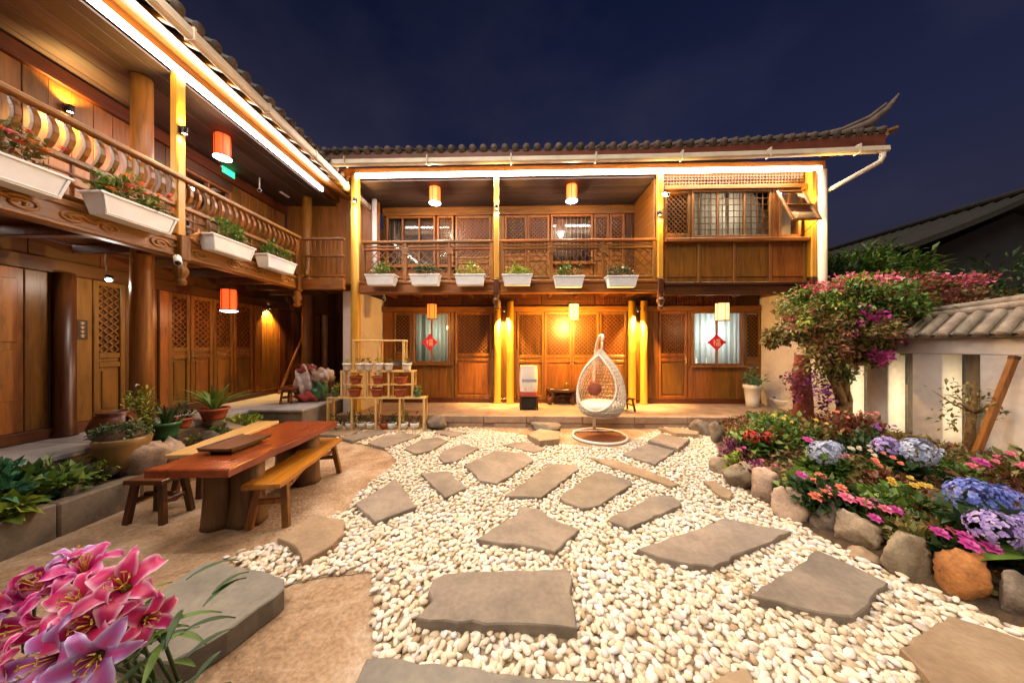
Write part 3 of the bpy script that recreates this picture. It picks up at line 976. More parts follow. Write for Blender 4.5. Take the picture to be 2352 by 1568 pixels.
# gallery railing of three bays
def rail_bay(xa, xb, nposts):
    b = MB(); b.box(xa, xb, -.055, .03, 3.70, 3.755, .012); b.build('top_rail', M['wood_x'], bh)
    b = MB(); b.box(xa, xb, -.045, .015, 3.555, 3.595, .008); b.build('middle_rail', M['wood_x'], bh)
    b = MB(); b.box(xa, xb, -.045, .015, 2.97, 3.015, .008); b.build('bottom_rail', M['wood_x'], bh)
    for i in range(nposts + 1):
        x = xa + (xb - xa) * i / nposts
        x = min(max(x, xa + .035), xb - .035)
        b = MB(); b.box(x - .035, x + .035, -.05, .02, 2.935, 3.698, .008); b.build('rail_post', M['pale_z'] if i % 2 else M['wood_z'], bh)
        if 0 < i < nposts:
            b = MB(); b.box(x - .08, x + .08, -.062, -.048, 3.52, 3.60, .006); b.box(x - .05, x + .05, -.064, -.05, 3.46, 3.52, .006); b.build('rail_bracket', M['wood_x'], bh)
        if i < nposts:
            xc = xa + (xb - xa) * (i + 1) / nposts
            b = MB(lambda u, w_, z: (u, -.015 - w_, z), True)
            bw.lattice(b, x + .05, xc - .05, 3.02, 3.55, -.012, .0, 0.085, .014, 'diag'); b.build('rail_lattice', M['wood_x'], bh)
            b = MB(); b.box(x + .04, xc - .04, -.03, 0, 3.62, 3.66, .006); b.build('scroll_rail', M['pale_x'], bh)
rail_bay(u0_(832), u0_(1141) - .06, 3)
rail_bay(u0_(1141) + .06, u0_(1512) - .06, 3)
# upstairs wall
zu = 2.91
bw.box('wall_plate', M['wood_x'], XL, u1_(1506), -0.08, 0.05, 4.78, 4.98)
bw.planks(XL, u1_(886), zu, 4.778, 0.15)
bw.window(u1_(887), u1_(1000), 3.55, 4.778, 3, [(0.02, 0.32)], sill=True, lit=3)
bw.window(u1_(1004), u1_(1042), 3.55, 4.778, 1, [(0.0, 1.0)], sill=True, grid=True)
bw.planks(u1_(887), u1_(1042), zu, 3.50, 0.18)
bw.door(u1_(1046), u1_(1128), zu, 4.778, 0.42, 1, backing=M['dark_z'])
bw.planks(u1_(1129), u1_(1158), zu, 4.778, 0.16, M['pale_z'])
for i in range(2):
    bw.door(u1_(1159 + 52 * i), u1_(1159 + 52 * i + 51), zu, 4.778, 0.45, 0)
bw.window(u1_(1265), u1_(1362), 3.6, 4.778, 1, [(0.0, 1.0)], sill=True, lit=4)
bw.planks(u1_(1265), u1_(1362), zu, 3.55, 0.18)
for i in range(2):
    bw.door(u1_(1364 + 36 * i), u1_(1364 + 36 * i + 35), zu, 4.778, 0.45, 0)
bw.planks(u1_(1437), u1_(1506), zu, 4.778, 0.15, M['dark_z'])
# closed corner room of the upper floor, flush with the gallery
xa, xb = u0_(1524), u0_(1850)
bf.box('room_sill', M['wood_x'], xa, xb + .02, -.06, .10, 3.66, 3.735, .01)
for i in range(4):
    a = xa + (xb - xa) * i / 4; c = xa + (xb - xa) * (i + 1) / 4
    b = bf.mb(); b.box(a + .004, c - .004, -.04, .0, 2.875, 3.655, .004); b.box(a + .05, c - .05, .0, .016, 2.98, 3.58, .014); b.build('apron_panel', M['wood_z'], bh)
for i in range(5):
    x = xa + (xb - xa) * i / 4
    x = min(max(x, xa + .03), xb - .03)
    bf.box('apron_stile', M['wood_z'], x - .03, x + .03, -.03, .03, 2.872, 3.655, .006)
bf.box('room_head', M['wood_x'], xa, xb, -.06, .05, 4.72, 4.80)
b = bf.mb(); b.box(xa, xb, -.05, -.03, 4.80, 5.06, .003); bf.lattice(b, xa + .02, xb - .02, 4.81, 5.05, -.03, -.01, .06, .010, 'grid'); b.build('transom_screen', M['wood_x'], bh)
bf.door(xa + .01, u0_(1586), 3.737, 4.718, 0.02, 0)
bf.window(u0_(1588), u0_(1772), 3.76, 4.718, 3, [(0.08, 0.47), (0.52, 0.93)], sill=False, grid=True, folds=8, lit=9, gsp=.11)
bf.box('window_jamb', M['wood_z'], u0_(1773), u0_(1786), -.05, .02, 3.737, 4.718)
# open awning sash at the right
k0 = bf.window(u0_(1787), u0_(1838), 3.76, 4.718, 1, [(0.0, 0.8)], sill=False, glass=False)
hz, hu0, hu1 = 4.66, u0_(1782), u0_(1840)
top = Vector(T0(0, .03, hz)); out = Vector(T0(0, .40, hz - .72))
b = MB()
for uu in (hu0, hu1): b.bar((uu, top.y, top.z), (uu, out.y, out.z), .05, .03)
for q in (0.02, .5, .98):
    p = top.lerp(out, q); b.bar((hu0, p.y, p.z), (hu1, p.y, p.z), .05, .03)
sash = b.build('awning_sash', M['wood_x'], bh)
b = MB(); p = top.lerp(out, .98)
b._add([(hu0 + .03, top.y + .004, top.z), (hu1 - .03, top.y + .004, top.z), (hu1 - .03, p.y + .004, p.z), (hu0 + .03, p.y + .004, p.z)], [[0, 1, 2, 3]]); b.build('pane', M['clear_glass'], sash)
b = MB(); b.tube([(hu1 - .04, out.y + .01, out.z), (hu1 - .04, -.02, 3.78)], .007, 6); b.build('stay_rod', M['black'], sash)
# room side walls
b = MB(); b.box(u0_(1506), u0_(1506) + .05, .07, 1.15, 2.91, 5.0); b.build('side_wall', M['wood_y'], bh)
# end posts and right end
b = MB(); b.lathe([(0.09, 0), (0.085, 2.4)], 14, (XR + .10, .05, 2.62)); b.build('end_post', M['amber'], bh, smooth=True)
# gable walls
b = MB(); b.box(XL - .30, XL - .02, 0.0, 3.0, 0, 2.74, .01); b.build('gable_wall', M['whitewall'], bh)
b = MB(); b.box(XR + .02, XR + .30, 0.1, 3.0, 0, 2.74, .01); b.build('gable_wall', M['whitewall'], bh)
b = MB(); b.box(XR + .02, XR + .10, 0.12, 3.0, 2.744, 5.2, .01); b.build('gable_boards', M['wood_y'], bh)
# ceiling boards
for i in range(9):
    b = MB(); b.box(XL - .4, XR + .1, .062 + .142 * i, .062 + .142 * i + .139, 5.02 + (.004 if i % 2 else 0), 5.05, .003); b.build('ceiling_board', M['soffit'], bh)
b = MB(); b.box(XL - .4, XR + .1, .06, 3.0, 5.20, 5.23, 0); b.build('loft_floor', M['black'], bh)
# roof: sweeping up towards the right end
def sw(x): return 0.20 * max(0.0, (x - 1.5) / 5.2) ** 2
XE0, XE1 = -3.62, 6.75
SL = 0.50
b = MB()
P = []
for i in range(40):
    x = XE0 + (XE1 - XE0) * i / 39
    P.append([(x, -.50 + 3.6 * j / 8, 5.26 + sw(x) * (1 - .07 * j) + SL * 3.6 * j / 8) for j in range(9)])
b.grid(P)
P2 = [[(p[0], p[1], p[2] - .05) for p in r_] for r_ in P]
b.grid([r_[::-1] for r_ in P2])
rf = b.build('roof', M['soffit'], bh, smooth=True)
b = MB()
for i in range(40 - 1):
    x, x1 = XE0 + (XE1 - XE0) * i / 39, XE0 + (XE1 - XE0) * (i + 1) / 39
    b._add([(x, -.515, 5.09 + sw(x) * .7), (x1, -.515, 5.09 + sw(x1) * .7), (x1, -.515, 5.265 + sw(x1)), (x, -.515, 5.265 + sw(x)),
            (x, -.49, 5.09 + sw(x) * .7), (x1, -.49, 5.09 + sw(x1) * .7), (x1, -.49, 5.265 + sw(x1)), (x, -.49, 5.265 + sw(x))],
           [[0, 1, 2, 3], [7, 6, 5, 4], [0, 4, 5, 1], [3, 2, 6, 7]])
b.build('fascia_board', M['fascia'], rf)
b = MB()
for k in range(52):
    x = XE0 + .1 + .2 * k
    for j in range(8):
        y_ = -.12 + .42 * j
        z_ = 5.28 + sw(x) * (1 - .07 * (y_ + .5) / .45) + SL * (y_ + .5)
        pts = [[(x + .062 * math.cos(math.pi * q / 6), y_ + .44 * e, z_ + .44 * SL * e + (.062 - .008 * e) * math.sin(math.pi * q / 6)) for q in range(7)] for e in (0, 1)]
        b.grid(pts)
stuff(b.build('tile_rows', M['tile'], rf, smooth=True))
spots = [XE0 + .1 + .2 * k for k in range(52)]
eave_tiles(rf, spots, lambda u: ((u, -.53, 5.285 + sw(u)), (-math.atan(SL), 0, math.pi)), M["tile"])
# rafters under the overhang
for k in range(34):
    x = XE0 + .15 + .3 * k
    b = MB(); b.bar((x, -.47, 5.18 + sw(x)), (x, .06, 5.18 + .53 * SL + sw(x)), .05, .06); b.build('rafter', M['wood_y'], rf)
# flying ridge horn at the right corner
b = MB()
pts = [(5.5, .35, 5.74), (6.0, .1, 5.68), (6.4, -.12, 5.68), (6.72, -.3, 5.78), (6.93, -.38, 5.97), (7.10, -.42, 6.22)]
b.tube(pts, [.10, .10, .09, .075, .05, .015], 8)
b.tube([(p[0], p[1], p[2] + .11) for p in pts[:-1]], [.05, .05, .045, .04, .02], 8)
b.build('upturned_ridge', M['tile'], rf, smooth=True)
b = MB(); b.bar((6.3, 0.1, 5.45), (7.02, -.47, 5.56), .12, .05); b.bar((6.2, 0.1, 5.37), (6.86, -.46, 5.45), .12, .06); b.build('corner_rafter', M['wood_x'], rf)
# gutter and downpipes
b = MB()
gx = [XE0 + (6.72 - XE0) * i / 20 for i in range(21)]
for i in range(20):
    a, c = gx[i], gx[i + 1]
    za, zc_ = 4.98 + sw(a) * .4, 4.98 + sw(c) * .4
    prof = [(-.53, .12), (-.53, .10), (-.615, .10), (-.625, .02), (-.60, 0), (-.54, 0), (-.52, .02), (-.52, .12)]
    b._add([(a, p[0], za + p[1]) for p in prof] + [(c, p[0], zc_ + p[1]) for p in prof], [[j, (j + 1) % 8, 8 + (j + 1) % 8, 8 + j] for j in range(8)])
gut = b.build('gutter', M['gutter'], bh)
for i in range(1, 20, 3):
    b = MB(); b.box(gx[i] - .012, gx[i] + .012, -.635, -.51, 4.97 + sw(gx[i]) * .4, 5.13 + sw(gx[i]) * .4, .003); b.build('gutter_clip', M['gutter'], gut)
p_el = bpt(2044, 360, -.55); p_a = bpt(2040, 384, -.45); p_b = bpt(1902, 424, -.1); p_c = bpt(1888, 400, -.12); p_d = bpt(1892, 640, -.12)
b = MB(); gz_ = 5.0 + sw(6.7) * .4; b.tube([(6.64, -.57, gz_), (6.64, -.57, gz_ - .10), (6.62, -.55, gz_ - .17), (6.54, -.52, gz_ - .22), (p_c.x + .05, -.13, gz_ - .50)], .042, 10); b.build('gutter_outlet', M['gutter'], gut, smooth=True)
b = MB(); b.tube([(p_c.x, -.12, 5.0), (p_c.x, -.12, 2.5), (p_c.x, -.12, 0.0)], .075, 14); b.build('downpipe', M['gutter'], bh, smooth=True)
px_ = BX(860, .75)
b = MB(); b.tube([(px_, .75, 2.91), (px_, .75, 4.98)], .055, 12); b.build('inside_downpipe', M['whiteplastic'], bh, smooth=True)

# ------------------------------------------------------------------ the left house
lh = empty('timber_gallery_wing', LB)
tag(lh, 'timber wing with curved-baluster gallery above dark carved doors, beside the plank table', 'house')
lw = Wall(lh, TL, False, M['wood_z'], M['wood_y'])
dk = Wall(lh, TL, False, M['dark_z'], M['dark_y'])
def dl(px): return 3780.0 / (1176.0 - px)
WG = 1.23          # gallery front, measured from the wall
zf = CFZ + .008
# ground-floor wall, from near to far
dk.box('sill_beam', M['dark_y'], -2.0, 9.4, -.07, .04, zf, zf + .12)
dk.box('head_beam', M['dark_y'], -2.0, 9.4, -.08, .05, 2.46, 2.62)
zl = zf + .122
dk.planks(-2.0, dl(-30), zl, 2.458, .2, M['wood_z'])
def panel(u0, u1, z0, z1, mat):
    b = lw.mb(); b.box(u0 + .002, u1 - .002, -.05, 0, z0, z1, .005); b.box(u0 + .05, u1 - .05, 0, .014, z0 + .35, z0 + (z1 - z0) * .5, .012); b.box(u0 + .05, u1 - .05, 0, .014, z0 + (z1 - z0) * .55, z1 - .12, .012)
    b.build('wall_panel', mat, lh)
panel(dl(-30), dl(55), zl, 2.458, M['wood_z'])
dk.planks(dl(56), dl(112), zl, 2.458, .22, M['wood_z'])
for px in (138,):
    b = lw.mb(); b.lathe([(.10, 0), (.10, .03), (.085, .06), (.08, 1.94)], 16, (dl(px), .06, zf)); b.build('column', M['dark_z'], lh, smooth=True)
dk.planks(dl(162), dl(212), zl, 2.458, .25, M['wood_z'])
dk.planks(dl(112), dl(162), zl, 2.458, .2, M['dark_z'])
dk.planks(-2.0, 9.4, 2.622, 2.838, .6, M['dark_y'], name='frieze_board')
lw.door(dl(213), dl(287), zl, 2.458, .42, 0, backing=M['dark_z'])
dk.planks(dl(288), dl(362), zl, 2.458, .24)
dk.box('door_jamb', M['wood_z'], dl(363), dl(384), -.06, .03, zl, 2.458)
for i, (a, c) in enumerate(((385, 436), (437, 488), (489, 535), (537, 581))):
    lw.door(dl(a) + .003, dl(c), zl, 2.458, .46, (1 if i == 0 else (-1 if i == 1 else 0)), backing=M['dark_z'])
dk.box('door_jamb', M['wood_z'], dl(582), dl(597), -.06, .05, zl, 2.458)
dk.planks(dl(598), dl(640), zl, 2.458, .2, M['wood_z'])
dk.planks(dl(641), 9.4, zl, 2.458, .22)
for px in (697, 737):
    b = lw.mb(); b.lathe([(.10, 0), (.085, .05), (.08, 1.94)], 14, (dl(px), .10, zf)); b.build('column', M['wood_z'], lh, smooth=True)
# colonnade carrying both floors
for d in (1.1, 3.79, 6.84):
    b = lw.mb(); b.lathe([(.15, 0), (.15, .10), (.11, .16)], 16, (d, .80, CFZ - .15)); b.build('column_base', M['rock'], lh, smooth=True)
    b = lw.mb(); b.lathe([(.106, 0), (.104, 1.0), (.098, 2.9), (.095, 4.39)], 18, (d, .80, CFZ + .012)); b.build('gallery_column', M['wood_z'], lh, smooth=True)
# end wall across the passage
b = lw.mb(); b.box(9.42, 9.5, -2.5, 2.2, 0, 5.2, .01); b.build('passage_wall', M['dark_z'], lh)
b = lw.mb(); b.box(9.38, 9.415, 1.05, 1.75, .2, 2.2, .01); lw_l = lw.mb()
b.build('passage_door', M['dark_z'], lh)
# deck
for i in range(7):
    b = lw.mb(); b.box(-2.0, 7.2, .02 + .168 * i, .02 + .168 * i + .165, 2.84, 2.88, .003); b.build('deck_board', M['dark_y'], lh)
u = -1.7
while u < 7.1:
    b = lw.mb(); b.box(u, u + .09, 0.05, WG - .07, 2.73, 2.838); b.build('joist', M['dark_x'], lh)
    u += .6
GE = 5.88          # where the gallery front ends
b = lw.mb(); b.box(-2.0, GE, WG - .06, WG + .06, 2.69, 2.95, .015); b.box(-2.0, GE, WG + .058, WG + .085, 2.885, 2.945, .01); b.box(-2.0, GE, WG + .056, WG + .075, 2.70, 2.735, .01)
beam = b.build('gallery_beam', M['wood_y'], lh)
# scroll carving on the beam face
def scroll(u, z, s, hand):
    pts = []
    for k in range(26):
        a = k * .42; r_ = s * (1 - k / 30)
        pts.append((u + hand * r_ * math.cos(a), WG + .062, z + r_ * .55 * math.sin(a)))
    return pts
for i, (u, s, hd) in enumerate(((2.2, .13, 1), (2.55, .12, -1), (2.85, .10, 1), (3.1, .10, -1), (3.55, .11, 1), (4.0, .11, -1), (4.5, .12, 1), (5.0, .10, -1), (5.5, .12, 1))):
    b = lw.mb(); b.tube(scroll(u, 2.80, s, hd), .014, 6); b.tube([(u + hd * s, WG + .062, 2.80), (u + hd * (s + .09), WG + .064, 2.84), (u + hd * (s + .2), WG + .062, 2.80)], [.014, .018, .008], 6)
    b.build('carved_scroll', M['pale_y'], beam, smooth=True)
# front posts with hanging drops
for d in (1.15, 3.786, GE - .03):
    near_ = d < GE - .1
    b = lw.mb(); b.box(d - .05, d + .05, WG - .03, WG + .07, 2.97, 5.02 if near_ else 3.72, .012); b.build('gallery_post', M['amber'] if near_ else M['wood_z'], lh)
    b = lw.mb(); b.box(d - .058, d + .058, WG + .062, WG + .125, 2.66, 2.968, .01)
    b.lathe(drop_profile(2.655), 12, (d, WG + .05, 0)); b.build('hanging_drop', M['wood_z'], lh)
    b = lw.mb()
    for k in range(5):
        a = -1.2 + .6 * k
        b.tube([(d + .03, WG + .10, 2.96), (d + .07 + .02 * k, WG + .13, 3.0 + .05 * math.sin(a)), (d + .14 + .03 * math.cos(a), WG + .12, 3.02 + .10 * math.sin(a))], [.02, .028, .008], 6)
    b.build('carved_flower', M['pale_y'], lh, smooth=True)
# gallery railing
b = lw.mb(); b.box(-2, GE, WG + .02, WG + .115, 3.655, 3.712, .014); b.build('top_rail', M['pale_y'], lh)
b = lw.mb(); b.box(-2, GE, WG - .03, WG + .05, 3.32, 3.375, .010); b.build('middle_rail', M['pale_y'], lh)
b = lw.mb(); b.box(-2, GE, WG - .03, WG + .04, 2.972, 3.01, .008); b.build('bottom_rail', M['wood_y'], lh)
b = MB()
for k in range(5):
    pass
prof = [(0.0, 3.376), (.045, 3.43), (.075, 3.50), (.07, 3.57), (.045, 3.62), (.045, 3.656)]
for k in range(len(prof) - 1):
    a, c = prof[k], prof[k + 1]
    b.obox(((a[0] + c[0]) / 2, 0, (a[1] + c[1]) / 2), ((c[0] - a[0]) / 2 * 1.05, 0, (c[1] - a[1]) / 2 * 1.05), (0, .021, 0), ((c[1] - a[1]) / 2 * .35 + .008, 0, -(c[0] - a[0]) / 2 * .35), .003)
bal = b.mesh('baluster', M['wood_z'])
u = 1.25
while u < GE - .08:
    if abs(u - 3.786) > .06:
        o = bpy.data.objects.new('baluster', bal); col.objects.link(o); o.parent = lh
        o.location = TL(u, WG + .01, 0)
    u += .105
u = -1.9
rp_ = 0
while u < GE - .1:
    if abs(u - 3.786) > .09:
        b = lw.mb(); b.box(u - .03, u + .03, WG - .02, WG + .035, 3.012, 3.318, .006); b.build('rail_post', M['wood_z'], lh)
    b = lw.mb(); un = min(u + .55, GE - .06)
    for zz in (3.11, 3.21): b.box(u + .032, un - .032, WG - .01, WG + .018, zz, zz + .022, .003)
    for q in (.3, .7): b.box(u + (un - u) * q - .011, u + (un - u) * q + .011, WG - .009, WG + .017, 3.012, 3.318, .003)
    b.build('rail_lattice', M['wood_y'], lh)
    u += .55
# link gallery towards the back house: short frontal railing and deck
b = MB(lambda u, y_, z: (u + 5.4, y_ - 3.0, z))
xa, xb, yf = -4.08, -3.36, 5.93
b.box(xa - .02, xb + .1, yf - .05, yf + .05, 2.70, 2.90, .01); b.build('link_beam', M['wood_x'], lh)
for nm, za, zb in (('top_rail', 3.66, 3.71), ('middle_rail', 3.33, 3.37), ('bottom_rail', 2.95, 2.99)):
    b = MB(lambda u, y_, z: (u + 5.4, y_ - 3.0, z)); b.box(xa, xb + .1, yf - .03, yf + .03, za, zb, .008); b.build(nm, M['wood_x'], lh)
for i in range(8):
    x = xa + .06 + (xb - xa - .02) * i / 7
    b = MB(lambda u, y_, z: (u + 5.4, y_ - 3.0, z)); b.box(x - .014, x + .014, yf - .014, yf + .014, 2.992, 3.658, .004); b.build('link_baluster', M['wood_z'], lh)
# upstairs wall
zu = 2.89
lw.box('wall_plate', M['dark_y'], -2, 7.25, -.08, .05, 4.72, 4.90)
lw.planks(-2, dl(300), zu, 4.718, .19)
lw.planks(dl(301), dl(415), zu, 4.718, .21, M['dark_z'])
lw.window(dl(418), dl(530), 3.0, 4.55, 2, None, sill=False)
lw.box('lintel', M['dark_y'], dl(416), dl(532), -.05, .03, 4.552, 4.718)
lw.planks(dl(533), 7.25, zu, 4.718, .2)
lw.planks(7.32, 9.4, zu - .05, 5.2, .4, M['dark_z'])
# frontal wall at the end of the upper walkway
b = MB(lambda u, y_, z: (u + 5.4, y_ - 3.0, z))
for i in range(11):
    x = -5.36 + .2 * i
    b = MB(lambda u, y_, z: (u + 5.4, y_ - 3.0, z)); b.box(x + .002, x + .198, 7.26 + rr.uniform(-.004, .004), 7.31, 2.89, 5.25, .005); b.build('end_plank', M['pale_z'], lh)
for i in range(8):
    b = MB(lambda u, y_, z: (u + 5.4, y_ - 3.0, z)); b.box(-4.16, -3.3, 5.99 + .155 * i, 5.99 + .155 * i + .152, 2.84, 2.88, .003); b.build('walkway_board', M['dark_x'], lh)
# ceiling
for i in range(8):
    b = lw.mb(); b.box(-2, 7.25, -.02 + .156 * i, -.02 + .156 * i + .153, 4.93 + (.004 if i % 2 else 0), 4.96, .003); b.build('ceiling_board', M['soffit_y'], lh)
b = lw.mb(); b.box(-2.0, 7.3, -.05, WG + .05, 5.20, 5.22, 0); b.build('loft_floor', M['black'], lh)
b = lw.mb(); b.box(-2, 7.3, WG - .05, WG + .06, 5.022, 5.19, .01); b.build('eave_plate', M['wood_y'], lh)
# roof
SLL = .46
WE = 1.98
b = lw.mb()
P = [[(u, WE - 4.6 * j / 8, 5.00 + SLL * 4.6 * j / 8) for j in range(9)] for u in (-3.0, 0, 3, 7.3)]
b.grid(P); b.grid([[(p[0], p[1], p[2] - .05) for p in r_][::-1] for r_ in P])
rl = b.build('roof', M['soffit_y'], lh)
b = lw.mb(); b.box(-3, 7.3, WE - .03, WE - .005, 4.87, 5.0, .004); b.build('fascia_board', M['wood_y'], rl)
b = lw.mb()
for k in range(51):
    u = -2.9 + .2 * k
    for j in range(10):
        w_ = WE - .38 - .42 * j
        z_ = 5.02 + SLL * (WE - w_)
        b.grid([[(u + .062 * math.cos(math.pi * q / 6), w_ - .44 * e, z_ + .44 * SLL * e + (.062 - .008 * e) * math.sin(math.pi * q / 6)) for q in range(7)] for e in (0, 1)])
stuff(b.build('tile_rows', M['tile'], rl, smooth=True))
eave_tiles(rl, [-2.9 + .2 * k for k in range(51)], lambda u: (TL(u, WE + .01, 5.03), Vector((0, 0, 0)) if False else Matrix.Rotation(-math.pi / 2, 4, 'Z').to_euler() if False else (Matrix.Rotation(-math.pi / 2, 4, 'Z') @ Matrix.Rotation(-math.atan(SLL), 4, 'X')).to_euler()), M['tile'])
u = -2.6
while u < 7.2:
    b = lw.mb(); b.bar((u, WE - .045, 4.905), (u, WG + .06, 4.905 + SLL * (WE - .045 - WG - .06)), .055, .06); b.build('rafter', M['amber'], rl)
    u += .26
for k in range(4):
    wa = WG + .062 + .118 * k; wb = wa + .114
    b = lw.mb(); za = 4.905 + SLL * (WE - .045 - wa) - .036; zb_ = 4.905 + SLL * (WE - .045 - wb) - .036
    b._add([(-2.6, wa, za), (7.25, wa, za), (7.25, wb, zb_), (-2.6, wb, zb_), (-2.6, wa, za - .012), (7.25, wa, za - .012), (7.25, wb, zb_ - .012), (-2.6, wb, zb_ - .012)], [[0, 1, 2, 3], [7, 6, 5, 4], [0, 4, 5, 1], [1, 5, 6, 2], [2, 6, 7, 3], [3, 7, 4, 0]])
    b.build('soffit_board', M['wood_y'], rl)
b = lw.mb()
prof = [(WE - .005, .10), (WE - .005, .0), (WE + .02, -.02), (WE + .07, -.02), (WE + .09, 0.0), (WE + .09, .07), (WE + .08, .07), (WE + .075, .10)]
b._add([(-3, p[0], 4.83 + p[1]) for p in prof] + [(7.2, p[0], 4.83 + p[1]) for p in prof], [[j, (j + 1) % 8, 8 + (j + 1) % 8, 8 + j] for j in range(8)])
gl_ = b.build('gutter', M['gutter'], lh)
for u in (1.2, 2.2, 3.2, 4.2, 5.2, 6.2):
    b = lw.mb(); b.box(u - .015, u + .015, WE - .01, WE + .10, 4.80, 4.94, .003); b.build('gutter_clip', M['gutter'], gl_)
# ------------------------------------------------------------------ lights of the place
M['led'] = glow('led_white', (1.0, 0.90, 0.80), 13.0)
M['lantern_red'] = glow('lantern_red', (1.0, 0.075, 0.012), .75)
M['lantern_orange'] = glow('lantern_orange', (1.0, 0.17, 0.02), .75)
M['lantern_yellow'] = glow('lantern_yellow', (1.0, 0.55, 0.10), 2.6)
M['lantern_pale'] = glow('lantern_pale', (1.0, 0.60, 0.25), .75)
M['disc_white'] = glow('lamp_disc', (0.9, 0.95, 1.0), 4.0)
M['bulb'] = glow('bulb_warm', (1.0, 0.8, 0.5), 14.0)
WARM = (1.0, 0.56, 0.16)
def bworld(x, y, z):
    p = P0 + EX * x + EY * y
    return Vector((p.x, p.y, z))
# LED strips under the eaves (each a run of glowing tube in clips)
ls = empty('led_strip', bworld(0, -.07, 5.06), -A_B)
tag(ls, 'bright white light strip along the eave of the house behind the egg chair', 'light strip', 'light strips under the eaves')
b = MB(); b.box(u0_(822), u0_(1876), -.05, -.006, -.05, .045, .018); b.build('light_tube', M['led'], ls)
b = MB(); b.box(u0_(822), u0_(1876), -.006, .008, -.006, .04, .003); b.build('mounting_channel', M['gutter'], ls)
lamp('strip_light', 'AREA', ls, (1.3, -.07, -.055), 165, (1.0, .86, .72), aim=(0, -.55, -1)).data.shape = 'RECTANGLE'
a_ = ls.children[-1].data; a_.size = 8.6; a_.size_y = .05
ll = empty('led_strip', (-4.17 + .075, 2.2, 4.965))
tag(ll, 'bright white light strip along the eave of the wing beside the plank table', 'light strip', 'light strips under the eaves')
b = MB(); b.box(0, .044, -4.0, 4.35, -.05, .045, .018); b.build('light_tube', M['led'], ll)
b = MB(); b.box(-.012, 0, -4.0, 4.35, -.006, .04, .003); b.build('mounting_channel', M['gutter'], ll)
lo_ = lamp('strip_light', 'AREA', ll, (.065, .1, -.055), 165, (1.0, .86, .72), aim=(.55, 0, -1))
lo_.data.shape = 'RECTANGLE'; lo_.data.size = .05; lo_.data.size_y = 8.0

def lantern(loc, r, h, mat, label, cord, disc=True, energy=6, color=(1, .35, .1), grp='hanging paper lanterns'):
    t = empty('hanging_lantern', loc)          # loc = centre of the shade's bottom
    tag(t, label, 'lantern', grp)
    b = MB(); b.lathe([(r * .98, 0.012), (r, h * .3), (r, h * .7), (r * .98, h - .012)], 20, (0, 0, 0), False, False); sh = b.build('shade', mat, t, smooth=True)
    b = MB()
    for k in range(6):
        a = math.pi * k / 3 + .3
        b.bar((r * 1.02 * math.cos(a), r * 1.02 * math.sin(a), 0), (r * 1.02 * math.cos(a), r * 1.02 * math.sin(a), h), .010, .010)
    b.lathe([(r * .9, 0), (r * 1.05, 0), (r * 1.05, .016), (r * .9, .016), (r * .9, 0)], 20, (0, 0, 0), False, False)
    b.lathe([(.01, h - .016), (r * 1.05, h - .016), (r * 1.05, h), (.01, h)], 20)
    b.build('frame', M['black'], t)
    if disc:
        b = MB(); b.lathe([(.005, -.03), (r * .7, -.028), (r * 1.1, -.012), (r * 1.1, -.003), (.005, -.002)], 20); b.build('diffuser', M['disc_white'], t, smooth=True)
    b = MB(); b.tube([(0, 0, h), (0, 0, h + cord)], .006, 6); b.build('cord', M['black'], t)
    lamp('lantern_light', 'POINT', t, (0, 0, -.09), energy, color, .06)
    return t
def bl(px, yb, yl): 
    p = bpt(px, yb, yl); return bworld(p.x, p.y, p.z)
lantern(bl(999, 466, .34), .115, .34, M['lantern_orange'], 'orange lantern over the open gallery, next to the corner column', .05, True, 30, (1, .62, .4))
lantern(bl(1313, 461, .34), .115, .34, M['lantern_orange'], 'orange lantern over the open gallery, in the bay beside the closed corner room', .04, True, 30, (1, .62, .4))
lantern(bl(992, 733, .45), .10, .34, M['lantern_orange'], 'dull orange lantern hanging in front of the green-curtained ground-floor window', .20, False, 8, (1, .45, .12))
lantern(bl(1318, 733, .45), .105, .34, M['lantern_yellow'], 'brightest yellow lantern, hanging before the four carved door leaves', .20, False, 190, (1, .50, .10))
lantern(bl(1659, 737, .30), .125, .38, M['lantern_pale'], 'pale cream lantern hanging before the white-lit ground-floor window', .16, False, 9, (1, .55, .25))
lantern(onx(511, 362, -4.6), .105, .36, M['lantern_red'], 'red lantern with white glowing base, under the eave of the upper left gallery', .012, True, 8, (1, .5, .35))
lantern(onx(526, 713, -4.75), .105, .36, M['lantern_red'], 'red square-framed lantern hanging before the dark carved doors beneath the gallery', .24, True, 5, (1, .4, .15))

def sconce(loc, nrm, label, e_up=0, e_dn=6, spot=95, cat_grp='wall sconces'):
    t = empty('wall_sconce', loc)
    tag(t, label, 'wall lamp', cat_grp)
    t.scale = (.78, .78, .78)
    n = Vector(nrm)
    b = MB(); b.obox(n * .012, n * .012, Vector((0, 0, 1)).cross(n) * .035, (0, 0, .06), .004); b.build('back_plate', M['black'], t)
    c = n * .075
    b = MB(); b.bar(n * .02, c, .016, .016); b.lathe([(.032, -.055), (.04, -.05), (.04, .05), (.032, .055)], 12, (c.x, c.y, 0), False, False); b.build('housing', M['black'], t, smooth=True)
    b = MB(); b.lathe([(.002, -.05), (.03, -.05), (.03, -.042), (.002, -.042)], 12, (c.x, c.y, 0)); b.lathe([(.002, .042), (.03, .042), (.03, .05), (.002, .05)], 12, (c.x, c.y, 0)); b.build('bulb', M['bulb'], t)
    if e_dn: lamp('down_light', 'SPOT', t, (c.x, c.y, -.07), e_dn, WARM, .03, spot, (-n.x * .3, -n.y * .3, -1))
    if e_up: lamp('up_light', 'SPOT', t, (c.x, c.y, .07), e_up, WARM, .03, spot, (-n.x * .18, -n.y * .18, 1))
    return t
def bwn(px, py, yl):
    p = bpt(px, py, yl); return bworld(p.x, p.y, p.z)
